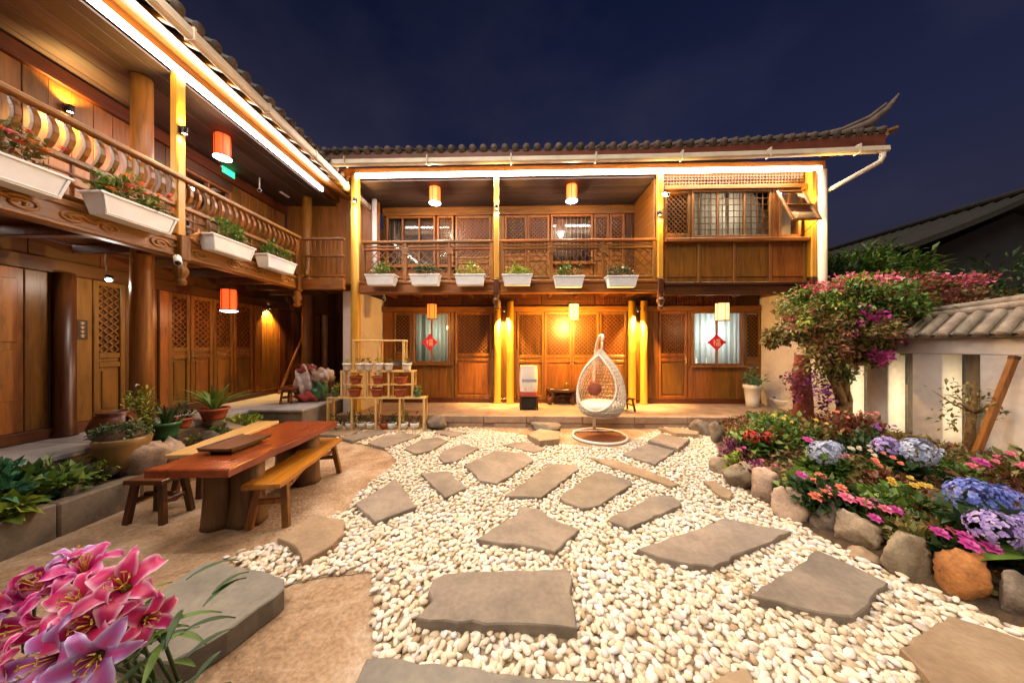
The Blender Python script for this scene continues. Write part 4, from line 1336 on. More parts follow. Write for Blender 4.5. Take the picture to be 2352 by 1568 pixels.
NB = -EY
for px, py, e, lb in ((818, 462, 34, 'sconce on the thick corner column of the gallery'), (1141, 478, 34, 'sconce on the slender middle post of the open gallery'), (1512, 492, 34, 'sconce on the gallery post beside the closed corner room'), (1860, 480, 40, 'sconce on the end post next to the downpipe')):
    sconce(bwn(px, py, -.125), NB, 'small black up-and-down ' + lb, e, e, 120)
sconce(onx(413, 300, -4.17 + .075), (1, 0, 0), 'small black up-and-down sconce on the yellow post by the curved balusters', 34, 34, 120)
sconce(bwn(1158, 712, .99), NB, 'down-shining sconce between door and carved leaves, on the wall behind the white sack', 0, 420, 80)
sconce(bwn(1463, 712, .99), NB, 'down-shining sconce on the wall between carved leaves and the door behind the egg chair', 0, 420, 80)
sconce(onx(613, 705, -5.4 + .005), (1, 0, 0), 'down-shining sconce making an arched glow on the dark wing wall', 0, 170, 105)
sconce(onx(150, 250, -5.4 + .005), (1, 0, 0), 'sconce glowing on the upper planks behind the near balusters', 25, 110, 130)
# bare downlight by the near carved door
p = onx(250, 641, -4.9)
t = empty('porch_lamp', p); tag(t, 'bare glaring porch bulb on a bent wire before the wing door', 'lamp')
b = MB(); b.tube([(0, 0, .02), (-.03, .0, .10), (-.05, 0, .22), (-.04, 0, 2.72 - p.z)], .007, 6); b.build('wire', M['whiteplastic'], t)
b = MB(); b.lathe([(.02, .0), (.045, .012), (.03, .04), (.015, .05)], 12); b.build('cap', M['black'], t)
b = MB(); b.lathe([(.004, -.03), (.026, -.02), (.03, -.005), (.02, .0)], 12); b.build('bulb', M['disc_white'], t, smooth=True)
lamp('bulb_light', 'POINT', t, (0, 0, -.06), 4, (1, .9, .75), .03)

# ------------------------------------------------------------------ small fittings on the houses
def red_text_diamond(px, py, size, label):
    p = bpt(px, py, 1.2 - .035)
    t = empty('paper_charm', bworld(p.x, p.y, p.z), -A_B)
    tag(t, label, 'paper charm', 'red paper charms on the windows')
    s = size
    b = MB(); 
    b._add([(0, 0, -s), (s, 0, 0), (0, 0, s), (-s, 0, 0), (0, -.006, -s), (s, -.006, 0), (0, -.006, s), (-s, -.006, 0)], [[0, 1, 2, 3], [7, 6, 5, 4], [0, 4, 5, 1], [1, 5, 6, 2], [2, 6, 7, 3], [3, 7, 4, 0]])
    for (cx_, cz_) in ((0, s), (s, 0), (0, -s), (-s, 0)):
        b.lathe([(0.001, 0), (s * .25, 0)], 4, (0, 0, 0), False, False) if False else None
        b.box(cx_ * .9 - s * .16, cx_ * .9 + s * .16, -.004, 0, cz_ * .9 - s * .16, cz_ * .9 + s * .16, 0)
    b.build('paper', M['charm_red'], t)
    # the character fu, stroke by stroke
    st = [(-.62, .55, -.40, .42), (-.75, .28, -.28, .22), (-.30, .24, -.72, -.16), (-.50, .16, -.50, -.72), (-.42, .02, -.26, -.14),
          (-.12, .58, .72, .58), (.04, .40, .58, .40), (.04, .40, .04, .12), (.58, .40, .58, .12), (.04, .14, .58, .14),
          (-.06, -.10, .66, -.10), (-.06, -.10, -.06, -.70), (.66, -.10, .66, -.70), (-.06, -.68, .66, -.68), (-.06, -.39, .66, -.39), (.30, -.10, .30, -.68)]
    b = MB()
    for (x0, z0, x1, z1) in st:
        b.bar((x0 * s * .58, -.009, z0 * s * .58), (x1 * s * .58, -.009, z1 * s * .58), s * .075, .004, (0, 1, 0), 0)
    b.build('lettering', M['charm_gold'], t)
M['charm_red'] = plain('charm_red', (0.62, 0.015, 0.05), 0.6, 0, 0.08)
M['charm_gold'] = plain('charm_gold', (0.75, 0.55, 0.45), 0.5, 0, 0.05)
red_text_diamond(987, 786, .19, 'red diamond paper charm with a pale character on the curtained window by the plant stand')
red_text_diamond(1646, 786, .20, 'red diamond paper charm with a pale character on the window below the closed room')
# keypad-like dark plaque with lines of characters on the wing wall
p0 = onx(186, 757, -5.4)
t = empty('wall_plaque', p0); tag(t, 'small dark hanging plaque with pale characters on the wing wall by the near column', 'plaque')
b = MB(); b.box(.002, .02, -.05, .05, -.12, .12, .004); b.build('board', M['black'], t)
b = MB()
for k in range(4):
    zc_ = .08 - .053 * k
    b.box(.0205, .023, -.02, .02, zc_ + .008, zc_ + .014, 0); b.box(.0205, .0235, -.003, .003, zc_ - .016, zc_ + .018, 0); b.box(.0205, .0232, -.016, .016, zc_ - .012, zc_ - .006, 0)
b.build('lettering', M['charm_gold'], t)
# green exit lamp, emergency twin-spot light, cameras
p0 = onx(521, 396, -5.38)
t = empty('exit_sign', p0); tag(t, 'small glowing green exit lamp on the upper wing wall below the red lantern', 'exit sign')
b = MB(); b.box(0, .03, -.14, .14, -.07, .07, .005); b.build('case', M['whiteplastic'], t)
M['exit_green'] = glow('exit_green', (0.02, 0.8, 0.25), 1.6)
b = MB(); b.box(.031, .034, -.125, .125, -.055, .055, 0); b.build('face', M['exit_green'], t)
b = MB(); b.box(.0345, .036, -.09, -.07, -.035, .03, 0); b.box(.0345, .036, -.11, -.05, -.005, .008, 0); b.bar((.0352, .0, 0), (.0352, .09, 0), .01, .002); b.bar((.0352, .06, .025), (.0352, .09, 0), .01, .002); b.bar((.0352, .06, -.025), (.0352, .09, 0), .01, .002); b.build('pictogram', M['whiteplastic'], t)
p0 = onx(653, 441, -5.0)
t = empty('emergency_light', p0); tag(t, 'white emergency lamp box with two round heads under the upper wing ceiling', 'emergency light')
b = MB(); b.box(-.03, .03, -.13, .13, -.07, .05, .008); b.build('box', M['whiteplastic'], t)
for s in (-1, 1):
    b = MB(); b.lathe([(.03, .052), (.05, .075), (.05, .11), (.03, .12)], 12, (0, s * .08, 0)); b.build('lamp_head', M['whiteplastic'], t, smooth=True)
b = MB(); b.tube([(0, -.12, 0), (0, -.5, .02)], .006, 6); b.build('cable', M['whiteplastic'], t)
b = MB(); b.tube([(0, 0, .05), (0, 0, 4.93 - p0.z)], .008, 6); b.build('hanger', M['whiteplastic'], t)
p0 = onx(596, 437, -5.0)
def camera_dev(loc, n, label, up):
    t = empty('security_camera', loc); tag(t, label, 'camera', 'white security cameras')
    n = Vector(n).normalized()
    b = MB(); b.tube([n * -.08, n * .09], .036, 12); b.build('body', M['whiteplastic'], t, smooth=True)
    b = MB(); b.tube([n * .091, n * .096], .028, 12); b.build('lens', M['black'], t, smooth=True)
    b = MB(); b.tube([(0, 0, 0), (0, 0, up)], .012, 8); b.build('mount', M['whiteplastic'], t, smooth=True)
camera_dev(p0, (.5, -.6, -.3), 'white bullet camera beside the emergency lamp under the wing ceiling', 4.93 - p0.z)
camera_dev(onx(408, 597, -3.98), (.6, -.5, -.5), 'white camera under the carved post of the wing gallery', .06)
camera_dev(bwn(1528, 447, -.16), (.2, -.8, -.4), 'white camera on the gallery post by the closed room', .05)
camera_dev(bwn(882, 686, .5), (.3, -.8, -.4), 'white camera under the back gallery near the corner column', .12)

# ------------------------------------------------------------------ planter boxes along the galleries
def trough_mesh():
    b = MB()
    L0, L1, d0, d1, h = .25, .29, .075, .10, .20
    o = [(-L0, -d0, 0), (L0, -d0, 0), (L0, d0, 0), (-L0, d0, 0), (-L1, -d1, h), (L1, -d1, h), (L1, d1, h), (-L1, d1, h)]
    k = .90
    i_ = [(-L1 * .96, -d1 * .88, h), (L1 * .96, -d1 * .88, h), (L1 * .96, d1 * .88, h), (-L1 * .96, d1 * .88, h), (-L1 * .93, -d1 * .8, h - .03), (L1 * .93, -d1 * .8, h - .03), (L1 * .93, d1 * .8, h - .03), (-L1 * .93, d1 * .8, h - .03)]
    b._add(o + i_, [[3, 2, 1, 0], [0, 1, 5, 4], [1, 2, 6, 5], [2, 3, 7, 6], [3, 0, 4, 7], [4, 5, 9, 8], [5, 6, 10, 9], [6, 7, 11, 10], [7, 4, 8, 11], [8, 9, 13, 12], [9, 10, 14, 13], [10, 11, 15, 14], [11, 8, 12, 15]])
    # rolled rim and corner ribs
    b.box(-L1 - .012, L1 + .012, -d1 - .012, -d1 + .004, h - .018, h + .006, .004); b.box(-L1 - .012, L1 + .012, d1 - .004, d1 + .012, h - .018, h + .006, .004)
    b.box(-L1 - .012, -L1 + .004, -d1 + .004, d1 - .004, h - .018, h + .0055, .004); b.box(L1 - .004, L1 + .012, -d1 + .004, d1 - .004, h - .018, h + .0055, .004)
    for sx_ in (-1, 1):
        b.bar((sx_ * (L0 - .012), -d0 - .003, .012), (sx_ * (L1 - .014), -d1 - .003, h - .02), .02, .008, (0, 1, 0))
    b.bar((-L0 + .01, -d0 - .004, .02), (L0 - .01, -d0 - .004, .02), .010, .014)
    return b.mesh('trough', M['whiteplastic'])
TROUGH = trough_mesh()
_s = MB(); _s.box(-.265, .265, -.078, .078, .10, .172, 0); SOILM = _s.mesh('soil', M['soil'])

def leaf_arrays(P, D, Nrm, Ln, Wd, fold=0.15, droop=0.25):
    """leaves as folded diamonds: P base points, D directions, Nrm rough normals"""
    n = len(P)
    D = D / np.maximum(1e-6, np.linalg.norm(D, axis=1, keepdims=True))
    S = np.cross(D, Nrm); S /= np.maximum(1e-6, np.linalg.norm(S, axis=1, keepdims=True))
    U = np.cross(S, D)
    Ln = np.asarray(Ln).reshape(-1, 1) * np.ones((n, 1)); Wd = np.asarray(Wd).reshape(-1, 1) * np.ones((n, 1))
    m = P + D * Ln * .48
    V = np.stack([P, m + S * Wd * .5 + U * Wd * fold, m, m - S * Wd * .5 + U * Wd * fold, P + D * Ln - U * Ln * droop], 1)
    F = np.array([[0, 2, 1], [0, 3, 2], [1, 2, 4], [2, 3, 4]])
    F = (F[None] + (np.arange(n) * 5)[:, None, None]).reshape(-1, 3)
    return V.reshape(-1, 3), F

def leaves(name, P, D, Ln, Wd, mat, parent, droop=.25, fold=.15):
    n = len(P)
    Nrm = rng.normal(0, .5, (n, 3)) + np.array([0, 0, 1.0])
    V, F = leaf_arrays(np.asarray(P), np.asarray(D), Nrm, Ln, Wd, fold, droop)
    return npmesh(name, V, F, mat, parent)

def clump_pts(n, cen, rad, k=10, tight=.45, hi=.85):
    """points gathered in k sub-clumps inside an ellipsoid, denser towards its skin"""
    cen = np.array(cen); rad = np.array(rad)
    c = rng.normal(0, 1, (k, 3)); c /= np.linalg.norm(c, axis=1, keepdims=True); c *= rng.uniform(.35, hi, (k, 1))
    i = rng.integers(0, k, n)
    q = c[i] + rng.normal(0, tight * .5, (n, 3))
    l = np.linalg.norm(q, axis=1, keepdims=True)
    q = np.where(l > hi + .27, q / l * (hi + .27) * rng.uniform(.8, 1, (n, 1)), q)
    return cen + q * rad

def foliage(parent, n, cen, rad, size, mat, name='foliage', k=10, aspect=.5, upness=.5, tight=.45, droop=.25, hi=.85):
    P = clump_pts(n, cen, rad, k, tight, hi)
    D = (P - np.array(cen)) / np.array(rad) * .7 + rng.normal(0, .6, (n, 3)); D[:, 2] += upness
    L_ = rng.uniform(.65, 1.3, n) * size
    return leaves(name, P, D, L_, L_ * aspect * rng.uniform(.8, 1.2, n), mat, parent, droop)

def blossom(parent, p, r, mat, petals=7, layers=2, name='blossom', up=(0, -.4, .9), ball=0):
    """one flower: rings of petals; ball > 0 makes a round head of that many florets"""
    up = np.array(up, float); up /= np.linalg.norm(up)
    Vs, Fs, off = [], [], 0
    if ball:
        c = rng.normal(0, 1, (int(ball * 2.4), 3)); c /= np.linalg.norm(c, axis=1, keepdims=True)
        c = c[(c @ up) > -.35]
        for q in c:
            a = np.cross(q, [.3, .5, .8]); a /= np.linalg.norm(a); bq = np.cross(q, a)
            th = rng.uniform(0, 6.28)
            for j in range(4):
                d = a * math.cos(th + j * 1.571) + bq * math.sin(th + j * 1.571) + q * .2
                V, F = leaf_arrays(np.array([q * r * rng.uniform(.86, 1.04)]), np.array([d]), np.array([q]), r * .19, r * .20, .05, .05)
                Vs.append(V); Fs.append(F + off); off += len(V)
    else:
        a = np.cross(up, [.31, .52, .2]); a /= np.linalg.norm(a); bq = np.cross(up, a)
        for l_ in range(layers):
            rr_ = r * (1 - .38 * l_)
            for j in range(petals):
                th = 6.283 * (j + .5 * l_) / petals + rng.uniform(-.15, .15)
                d = a * math.cos(th) + bq * math.sin(th) + up * (.25 + .45 * l_)
                V, F = leaf_arrays(np.array([up * .01 * l_]), np.array([d]), np.array([up]), rr_, rr_ * .85, .08, .12)
                Vs.append(V); Fs.append(F + off); off += len(V)
    return npmesh(name, np.concatenate(Vs), np.concatenate(Fs), M[mat], parent, loc=tuple(p))

def planter(loc, rz, label, flowers, n=150, mat='leaf', h=.13, scale=(1, 1, 1), grp='white planter boxes on the galleries'):
    t = empty('planter_box', loc, rz)
    t.scale = scale
    tag(t, label, 'planter box', grp)
    for me, nm in ((TROUGH, 'trough'), (SOILM, 'soil')):
        o = bpy.data.objects.new(nm, me); col.objects.link(o); o.parent = t
    foliage(t, int(n * 1.9), (0, 0, .20 + h * .45), (.27, .10, h * .85), .06, M[mat], k=12, aspect=.42, upness=.8)
    for (fx, fz, fm, fr) in flowers:
        blossom(t, (fx, -.09 + rng.uniform(-.03, .03), .21 + fz), fr, fm, 7, 3)
    return t
bxs = [(877, 'leaf', [(-.15, .06, 'cream', .03), (.05, .1, 'yellow', .03)], 'first planter box from the corner column, on the back gallery beam'),
       (978, 'leaf_dark', [], 'planter box with low dark leaves, second from the corner column on the back gallery'),
       (1080, 'leaf_lime', [(.1, .15, 'cream', .035), (.17, .12, 'yellow', .03)], 'third planter box from the corner column, left beside the middle gallery post'),
       (1188, 'leaf_lime', [(-.2, .13, 'yellow', .03)], 'fourth planter box, past the middle gallery post, with yellowish leaves'),
       (1306, 'leaf', [(-.05, .14, 'pink', .03), (.12, .12, 'rose', .03)], 'fifth planter box from the corner column on the back gallery beam'),
       (1427, 'leaf_dark', [(.0, .15, 'cream', .04), (-.2, .05, 'rose', .03), (.2, .08, 'rose', .03)], 'last planter box of the back gallery, next to the closed corner room')]
for px, mt, fl_, lb in bxs:
    p = bpt(px, 656, -.20)
    planter(bworld(p.x, -.20, p.z + (0 if px < 1250 else -.03)), -A_B, 'white ' + lb, fl_, 150, mt, .19)
# left gallery (turned to face the courtyard)
def lplant(d, z, label, fl_, n, mt, h):
    planter((-3.985, d, z), math.pi / 2, label, fl_, n, mt, h, (1.12, 1.05, 1.0))
def rnd_fl(k, cols, h):
    return [(rng.uniform(-.25, .25), rng.uniform(.04, h), cols[i % len(cols)], rng.uniform(.045, .065)) for i in range(k)]
lplant(2.36, 2.87, 'white planter box with red and orange geraniums, on the wing gallery at the near end', rnd_fl(13, ['red', 'orange', 'red', 'pink'], .26), 140, 'leaf_olive', .22)
lplant(3.21, 2.87, 'white planter box with orange and pink blooms beside the yellow post of the wing gallery', rnd_fl(14, ['coral', 'orange', 'pink', 'red'], .24), 220, 'leaf', .22)
lplant(4.28, 2.87, 'white planter box of bushy green leaves just past the yellow post of the wing gallery', [], 260, 'leaf', .2)
lplant(5.16, 2.87, 'white planter box of green leaves at the far end of the wing gallery', [(.1, .14, 'cream', .03)], 230, 'leaf', .2)
# ------------------------------------------------------------------ plank table, benches, tray
M['redwood'] = wood('table_redwood', (0.085, 0.018, 0.006), (0.22, 0.052, 0.013), 'y', rough=0.22, vary=0.1)
M['bench_amber'] = wood('bench_amber', (0.25, 0.085, 0.008), (0.45, 0.18, 0.018), 'y', rough=0.25, vary=0.1)
M['bench_pale'] = wood('bench_pale', (0.50, 0.30, 0.10), (0.68, 0.46, 0.19), 'y', rough=0.2, vary=0.1)
M['trunk'] = wood('trunk_wood', (0.06, 0.028, 0.010), (0.22, 0.11, 0.035), 'z', rough=0.6, vary=0.1, scale=7)
def plank_poly(u0, u1, half, seed, amt=.012):
    """long board with slightly live edges"""
    r_ = random.Random(seed)
    n = 12
    a = [(half + r_.uniform(-amt, amt), u0 + (u1 - u0) * i / n) for i in range(n + 1)]
    c = [(-half + r_.uniform(-amt, amt), u1 - (u1 - u0) * i / n) for i in range(n + 1)]
    return a + c
TZ = .65
cA = (onz(345, 1073, TZ) + onz(521, 1083, TZ)) / 2; cB = (onz(748, 970, TZ) + onz(690, 963, TZ)) / 2
dv = (cB - cA); tl_len = dv.length; trz = math.atan2(-dv.x, dv.y)
tb = empty('plank_table', (cA.x, cA.y, 0), trz)
tag(tb, 'long red-brown plank table on split trunk legs, between two benches', 'table')
b = MB(); b.prism(plank_poly(0, tl_len, .315, 4, .015), TZ - .065, TZ, .01); b.build('tabletop', M['redwood'], tb)
for (y_, x_, r1, r2) in ((.40, -.13, .115, .13), (.44, .10, .12, .14), (1.22, -.10, .11, .13), (1.25, .11, .12, .13)):
    b = MB(); 
    prof = [(r2 * 1.05, 0), (r2, .05), (r1 * .97, .3), (r1, TZ - .067)]
    vs_ = []
    rr2 = random.Random(int(y_ * 100 + x_ * 10))
    ks = [1 + rr2.uniform(-.12, .12) for _ in range(14)]
    for (r_, z_) in prof:
        for k in range(14):
            a = 2 * math.pi * k / 14; vs_.append((x_ + r_ * ks[k] * math.cos(a), y_ + r_ * ks[k] * math.sin(a), z_))
    fs_ = [[i * 14 + k, i * 14 + (k + 1) % 14, (i + 1) * 14 + (k + 1) % 14, (i + 1) * 14 + k] for i in range(3) for k in range(14)] + [list(range(14))[::-1], [42 + k for k in range(14)]]
    b._add(vs_, fs_); b.build('trunk_leg', M['trunk'], tb, smooth=True)
q0, q1, q2 = onz(442, 1052, TZ + .06), onz(580, 1022, TZ + .06), onz(505, 1062, TZ + .06)
t = empty('tea_tray', (-2.58, 2.86, TZ), trz - .03); tag(t, 'flat dark reddish tea tray on a low foot, lying on the plank table', 'tray')
b = MB(); b.box(-.15, .15, -.22, .22, .035, .062, .006); b.box(-.155, -.135, -.225, .225, .058, .07, .004); b.box(.135, .155, -.225, .225, .058, .07, .004); b.build('tray_top', M['dark_y'], t)
b = MB(); b.box(-.10, .10, -.16, .16, 0.001, .034, .006); b.build('foot', M['dark_x'], t)

def bench(loc, rz, L_, half, z, mat, legm, label, seed, splay=.05, arch=True):
    t = empty('bench', (loc[0], loc[1], 0), rz)
    tag(t, label, 'bench', 'benches around the plank table')
    b = MB(); b.prism(plank_poly(0, L_, half, seed), z - .042, z, .008); b.build('seat', mat, t)
    for y_ in (.15, L_ - .15):
        sg = -1 if y_ < L_ / 2 else 1
        for s in (-1, 1):
            b = MB(); b.bar((s * (half - .05), y_, z - .044), (s * (half - .05 + splay), y_ + sg * .07, 0.0), .055, .048, (0, 1, 0)); b.build('leg', legm, t)
        b = MB(); b.bar((-half + .05 - splay * .4, y_ + sg * .028, z * .52), (half - .05 + splay * .4, y_ + sg * .028, z * .52), .03, .045); b.build('stretcher', legm, t)
    if arch:
        for s in (-1, 1):
            b = MB(); pts = [(s * (half - .06), .15 + (L_ - .3) * i / 16, z - .055 - .07 * abs(math.cos(math.pi * i / 16)) ** 3) for i in range(17)]
            for i in range(16): b.bar(pts[i], pts[i + 1], .024, .035)
            b.build('apron', legm, t)
    return t
a, c = onz(601, 1112, .42), onz(757, 1006, .42)
dv = c - a
bench(a, math.atan2(-dv.x, dv.y), dv.length, .15, .42, M['bench_amber'], M['wood_z'], 'glossy amber bench between the plank table and the gravel', 21)
a, c = onz(412, 1043, .50), onz(616, 966, .50)
dv = c - a
bench(a, math.atan2(-dv.x, dv.y), dv.length, .14, .50, M['bench_pale'], M['dark_z'], 'pale yellow bench between the plank table and the planted curb', 22, .03)
t = empty('stool', (-3.3, 2.86, 0)); tag(t, 'dark low wooden stool tucked under the end of the plank table', 'stool', 'stools')
b = MB(); b.prism(plank_poly(-.14, .14, .17, 5, .006), .36, .40, .008); b.build('seat', M['dark_x'], t)
for sx_ in (-1, 1):
    for sy_ in (-1, 1):
        b = MB(); b.bar((sx_ * .12, sy_ * .09, .362), (sx_ * .165, sy_ * .12, 0), .05, .045, (0, 1, 0)); b.build('leg', M['dark_z'], t)
    b = MB(); b.bar((sx_ * .14, -.1, .19), (sx_ * .14, .1, .19), .03, .04); b.build('stretcher', M['dark_y'], t)
b = MB(); b.bar((-.14, 0, .22), (.14, 0, .22), .03, .04); b.build('stretcher', M['dark_x'], t)

# ------------------------------------------------------------------ hanging egg chair
M['wicker'] = plain('white_wicker', (0.62, 0.56, 0.48), 0.5, 0, 0.2, 40)
M['chairmetal'] = plain('white_enamel', (0.66, 0.60, 0.55), 0.35, 0, 0.06)
M['rattan'] = wood('brown_mat', (0.08, 0.025, 0.010), (0.17, 0.06, 0.025), 'x', 0.6, 0.1, 30)
ce = onz(1377, 1001, .02)
ec = empty('egg_chair', (ce.x, ce.y, 0), 0)
tag(ec, 'white wicker hanging egg chair on a round stand, before the platform step', 'hanging chair')
b = MB(); ring = [(.46 * math.cos(2 * math.pi * k / 40), .46 * math.sin(2 * math.pi * k / 40), .026) for k in range(41)]; b.tube(ring, .024, 8, False); b.build('base_ring', M['chairmetal'], ec, smooth=True)
b = MB(); b.lathe([(.002, .006), (.43, .006), (.43, .018), (.002, .018)], 36); b.build('base_mat', M['rattan'], ec)
b = MB(); b.bar((-.42, .28, .034), (.42, .28, .034), .035, .02); b.build('base_crossbar', M['chairmetal'], ec)
b = MB()
pole = [(.02, .42, .03), (.02, .43, .5), (.03, .47, 1.0), (.04, .42, 1.45), (.05, .26, 1.72), (.06, .08, 1.80), (.06, .0, 1.76), (.055, 0.0, 1.70)]
sm = []
for i in range(len(pole) - 1):
    for k in range(5):
        q = k / 5; a = Vector(pole[max(i - 1, 0)]); b0 = Vector(pole[i]); b1 = Vector(pole[i + 1]); c = Vector(pole[min(i + 2, len(pole) - 1)])
        sm.append(.5 * ((2 * b0) + (b1 - a) * q + (2 * a - 5 * b0 + 4 * b1 - c) * q * q + (3 * b0 - a - 3 * b1 + c) * q ** 3))
sm.append(Vector(pole[-1]))
b.tube(sm, .026, 10); b.build('stand_pole', M['chairmetal'], ec, smooth=True)
b = MB(); b.tube([(.055, 0, 1.70), (.05, 0, 1.62), (.045, 0, 1.53)], [.012, .016, .03], 8); b.build('hanging_hook', M['chairmetal'], ec, smooth=True)
# teardrop shell: rings from the bottom to the neck, open at the front-left
prof = [(.05, .36), (.20, .37), (.31, .41), (.385, .50), (.415, .62), (.418, .76), (.40, .90), (.365, 1.04), (.31, 1.17), (.24, 1.28), (.165, 1.37), (.10, 1.44), (.055, 1.50), (.03, 1.55)]
fine = []
for i in range(len(prof) - 1):
    for k in range(2):
        q = k / 2; fine.append((prof[i][0] * (1 - q) + prof[i + 1][0] * q, prof[i][1] * (1 - q) + prof[i + 1][1] * q))
fine.append(prof[-1])
NS = 40
open_a = R(238)                     # the opening faces the camera's left
Vw, Fw = [], []
for i, (r_, z_) in enumerate(fine):
    for k in range(NS):
        a = 2 * math.pi * (k + .5 * (i % 2)) / NS
        Vw.append((.02 + r_ * math.cos(a), r_ * .92 * math.sin(a), z_))
def keep(p):
    a = math.atan2(p[1] / .92, p[0] - .02)
    da = (a - open_a + math.pi) % (2 * math.pi) - math.pi
    zz = (p[2] - .98) / .46
    return not ((da / 1.0) ** 2 + zz ** 2 < 1.0)
for i in range(len(fine) - 1):
    for k in range(NS):
        k2 = (k + 1) % NS
        a_, b_, c_, d_ = i * NS + k, i * NS + k2, (i + 1) * NS + k2, (i + 1) * NS + k
        tri = ([a_, b_, d_], [b_, c_, d_]) if i % 2 == 0 else ([a_, b_, c_], [a_, c_, d_])
        for f in tri:
            m_ = tuple(sum(Vw[j][q] for j in f) / 3 for q in range(3))
            if keep(m_): Fw.append(f)
b = MB(); b._add(Vw, Fw); sh = b.build('wicker_shell', M['wicker'], ec)
wm_ = sh.modifiers.new('weave', 'WIREFRAME'); wm_.thickness = .016; wm_.use_even_offset = False
# rim of the opening
rim = []
for k in range(49):
    th = 2 * math.pi * k / 48
    a = open_a + math.cos(th) * 1.0; z_ = .98 + math.sin(th) * .46
    for i in range(len(fine) - 1):
        if fine[i][1] <= z_ <= fine[i + 1][1]:
            q = (z_ - fine[i][1]) / (fine[i + 1][1] - fine[i][1]); r_ = fine[i][0] * (1 - q) + fine[i + 1][0] * q
    rim.append((.02 + r_ * math.cos(a), r_ * .92 * math.sin(a), z_))
b = MB(); b.tube(rim, .017, 8, False); b.build('opening_rim', M['wicker'], ec, smooth=True)
M['cushion'] = plain('seat_cushion', (0.66, 0.60, 0.52), 0.9, 0, 0.15, 9, .4)
M['pillow'] = plain('brown_pillow', (0.20, 0.05, 0.025), 0.9, 0, 0.2, 9, .4)
b = MB(); b.lathe([(.02, .40), (.22, .42), (.33, .48), (.37, .56), (.33, .62), (.2, .645), (.02, .65)], 24, (.02, 0, 0)); b.build('seat_cushion', M['cushion'], ec, smooth=True)
b = MB(); b.lathe([(.01, -.05), (.09, -.04), (.125, 0), (.09, .04), (.01, .05)], 14); pl_ = b.build('pillow', M['pillow'], ec, (-.10, -.05, .86), smooth=True); pl_.rotation_euler = (R(75), R(20), R(-30))

# ------------------------------------------------------------------ tiered plant stand and its pots
M['bamboo'] = wood('bamboo_pale', (0.55, 0.34, 0.12), (0.74, 0.52, 0.22), 'z', rough=0.4, vary=0.1)
RD = 5.72
def RXp(px): return (px - CX) / FPX * RD
def RZp(py): return CAM_H + (HY - py) / FPX * RD
ps = empty('plant_stand', (RXp(862), RD, 0)); tag(ps, 'three-tier pale bamboo plant stand full of pots, beside the corner column', 'plant stand')
ox = RXp(862)
tiers = [(752, 975, 912, 988, 0.0, .14), (782, 948, 851, 910, .02, .16), (808, 926, 780, 849, .05, .17)]
for i, (xa, xb, ya, yb, y0, y1) in enumerate(tiers):
    XA, XB = RXp(xa) - ox, RXp(xb) - ox
    zt, zb = RZp(ya), (0.0 if i == 0 else RZp(tiers[i - 1][2]))
    b = MB(); b.box(XA - .01, XB + .01, y0 - .02, y1 + .06, zt - .030, zt, .004); b.build('shelf', M['bamboo'], ps)
    n = (4, 3, 2)[i]
    for k in range(n + 1):
        x = XA + .012 + (XB - XA - .024) * k / n
        for y_ in (y0, y1 + .03):
            b = MB(); b.box(x - .018, x + .018, y_ - .018, y_ + .018, zb + (.002 if i else 0), zt - .0305, .003); b.build('upright', M['bamboo'], ps)
    zs = [zb + .03] if i == 0 else ([zb + (zt - zb) * .48] if i == 1 else [])
    for z_ in zs:
        b = MB(); b.box(XA + .004, XB - .004, y0 - .012, y1 + .05, z_ - .016, z_, .003); b.build('shelf', M['bamboo'], ps)

def pot(loc, r, h, mat, label, leafm='leaf', n=40, fr=.09, fh=.10, size=.05, grp='pots on the plant stand', kind='round', cat='pot plant', name='pot_plant', up=.8, aspect=.4):
    t = empty(name, loc); tag(t, label, cat, grp)
    b = MB()
    if kind == 'bowl': pr = [(r * .55, 0), (r * .9, h * .3), (r, h * .75), (r * .93, h), (r * .86, h), (r * .86, h * .85)]
    else: pr = [(r * .70, 0), (r * .78, h * .3), (r * .95, h * .82), (r * 1.06, h * .84), (r * 1.06, h), (r * .92, h), (r * .90, h * .86)]
    b.lathe(pr, 18, (0, 0, 0), True, False); b.build('pot', M[mat], t, smooth=True)
    b = MB(); b.lathe([(.003, h * .80), (r * .89, h * .84)], 18, (0, 0, 0), False, False); b.build('soil', M['soil'], t)
    if n:
        foliage(t, n, (0, 0, h + fh * .4), (fr, fr, fh), size, M[leafm], k=7, aspect=aspect, upness=up)
    return t
z1 = RZp(912) + .001; z1m = RZp(912) + (RZp(851) - RZp(912)) * .48 + .001; z2 = RZp(851) + .001
ords = ['column-end', 'middle', 'door-end']
nth = ['first', 'second', 'third', 'fourth', 'fifth', 'sixth', 'seventh', 'eighth']
for k, px in enumerate((810, 862, 916)):
    pot((RXp(px), RD + .08, z1), .118, .155, 'terracotta', 'terracotta pot standing on the wide shelf, %s compartment of the middle tier' % ords[k], 'leaf_olive', 26, .08, .06, .04)
    pot((RXp(px + 2), RD + .09, z1m), .112, .145, 'terracotta', 'terracotta pot on the raised board, %s compartment of the middle tier' % ords[k], 'leaf_dark', 26, .08, .06, .04)
for k, px in enumerate((796, 826, 846, 870, 892, 934)):
    pot((RXp(px), RD + .02 + .012 * (k % 2), z2), .082, .135, 'ceramic', 'small white pot, %s from the corner-column end, on top of the middle tier' % nth[k], ('leaf_lime', 'leaf', 'leaf_olive')[k % 3], 34, .07, .07, .045)
pot((RXp(764), RD + .06, z1), .07, .13, 'leafpot', 'dark green pot at the column end of the wide shelf', 'leaf_lime', 50, .08, .1, .05) if False else None
M['greenpot'] = plain('green_glaze', (0.04, 0.13, 0.06), 0.3, 0, 0.2)
pot((RXp(766), RD + .06, z1), .065, .11, 'greenpot', 'green pot of lime leaves at the column end of the wide shelf', 'leaf_lime', 60, .085, .10, .05)
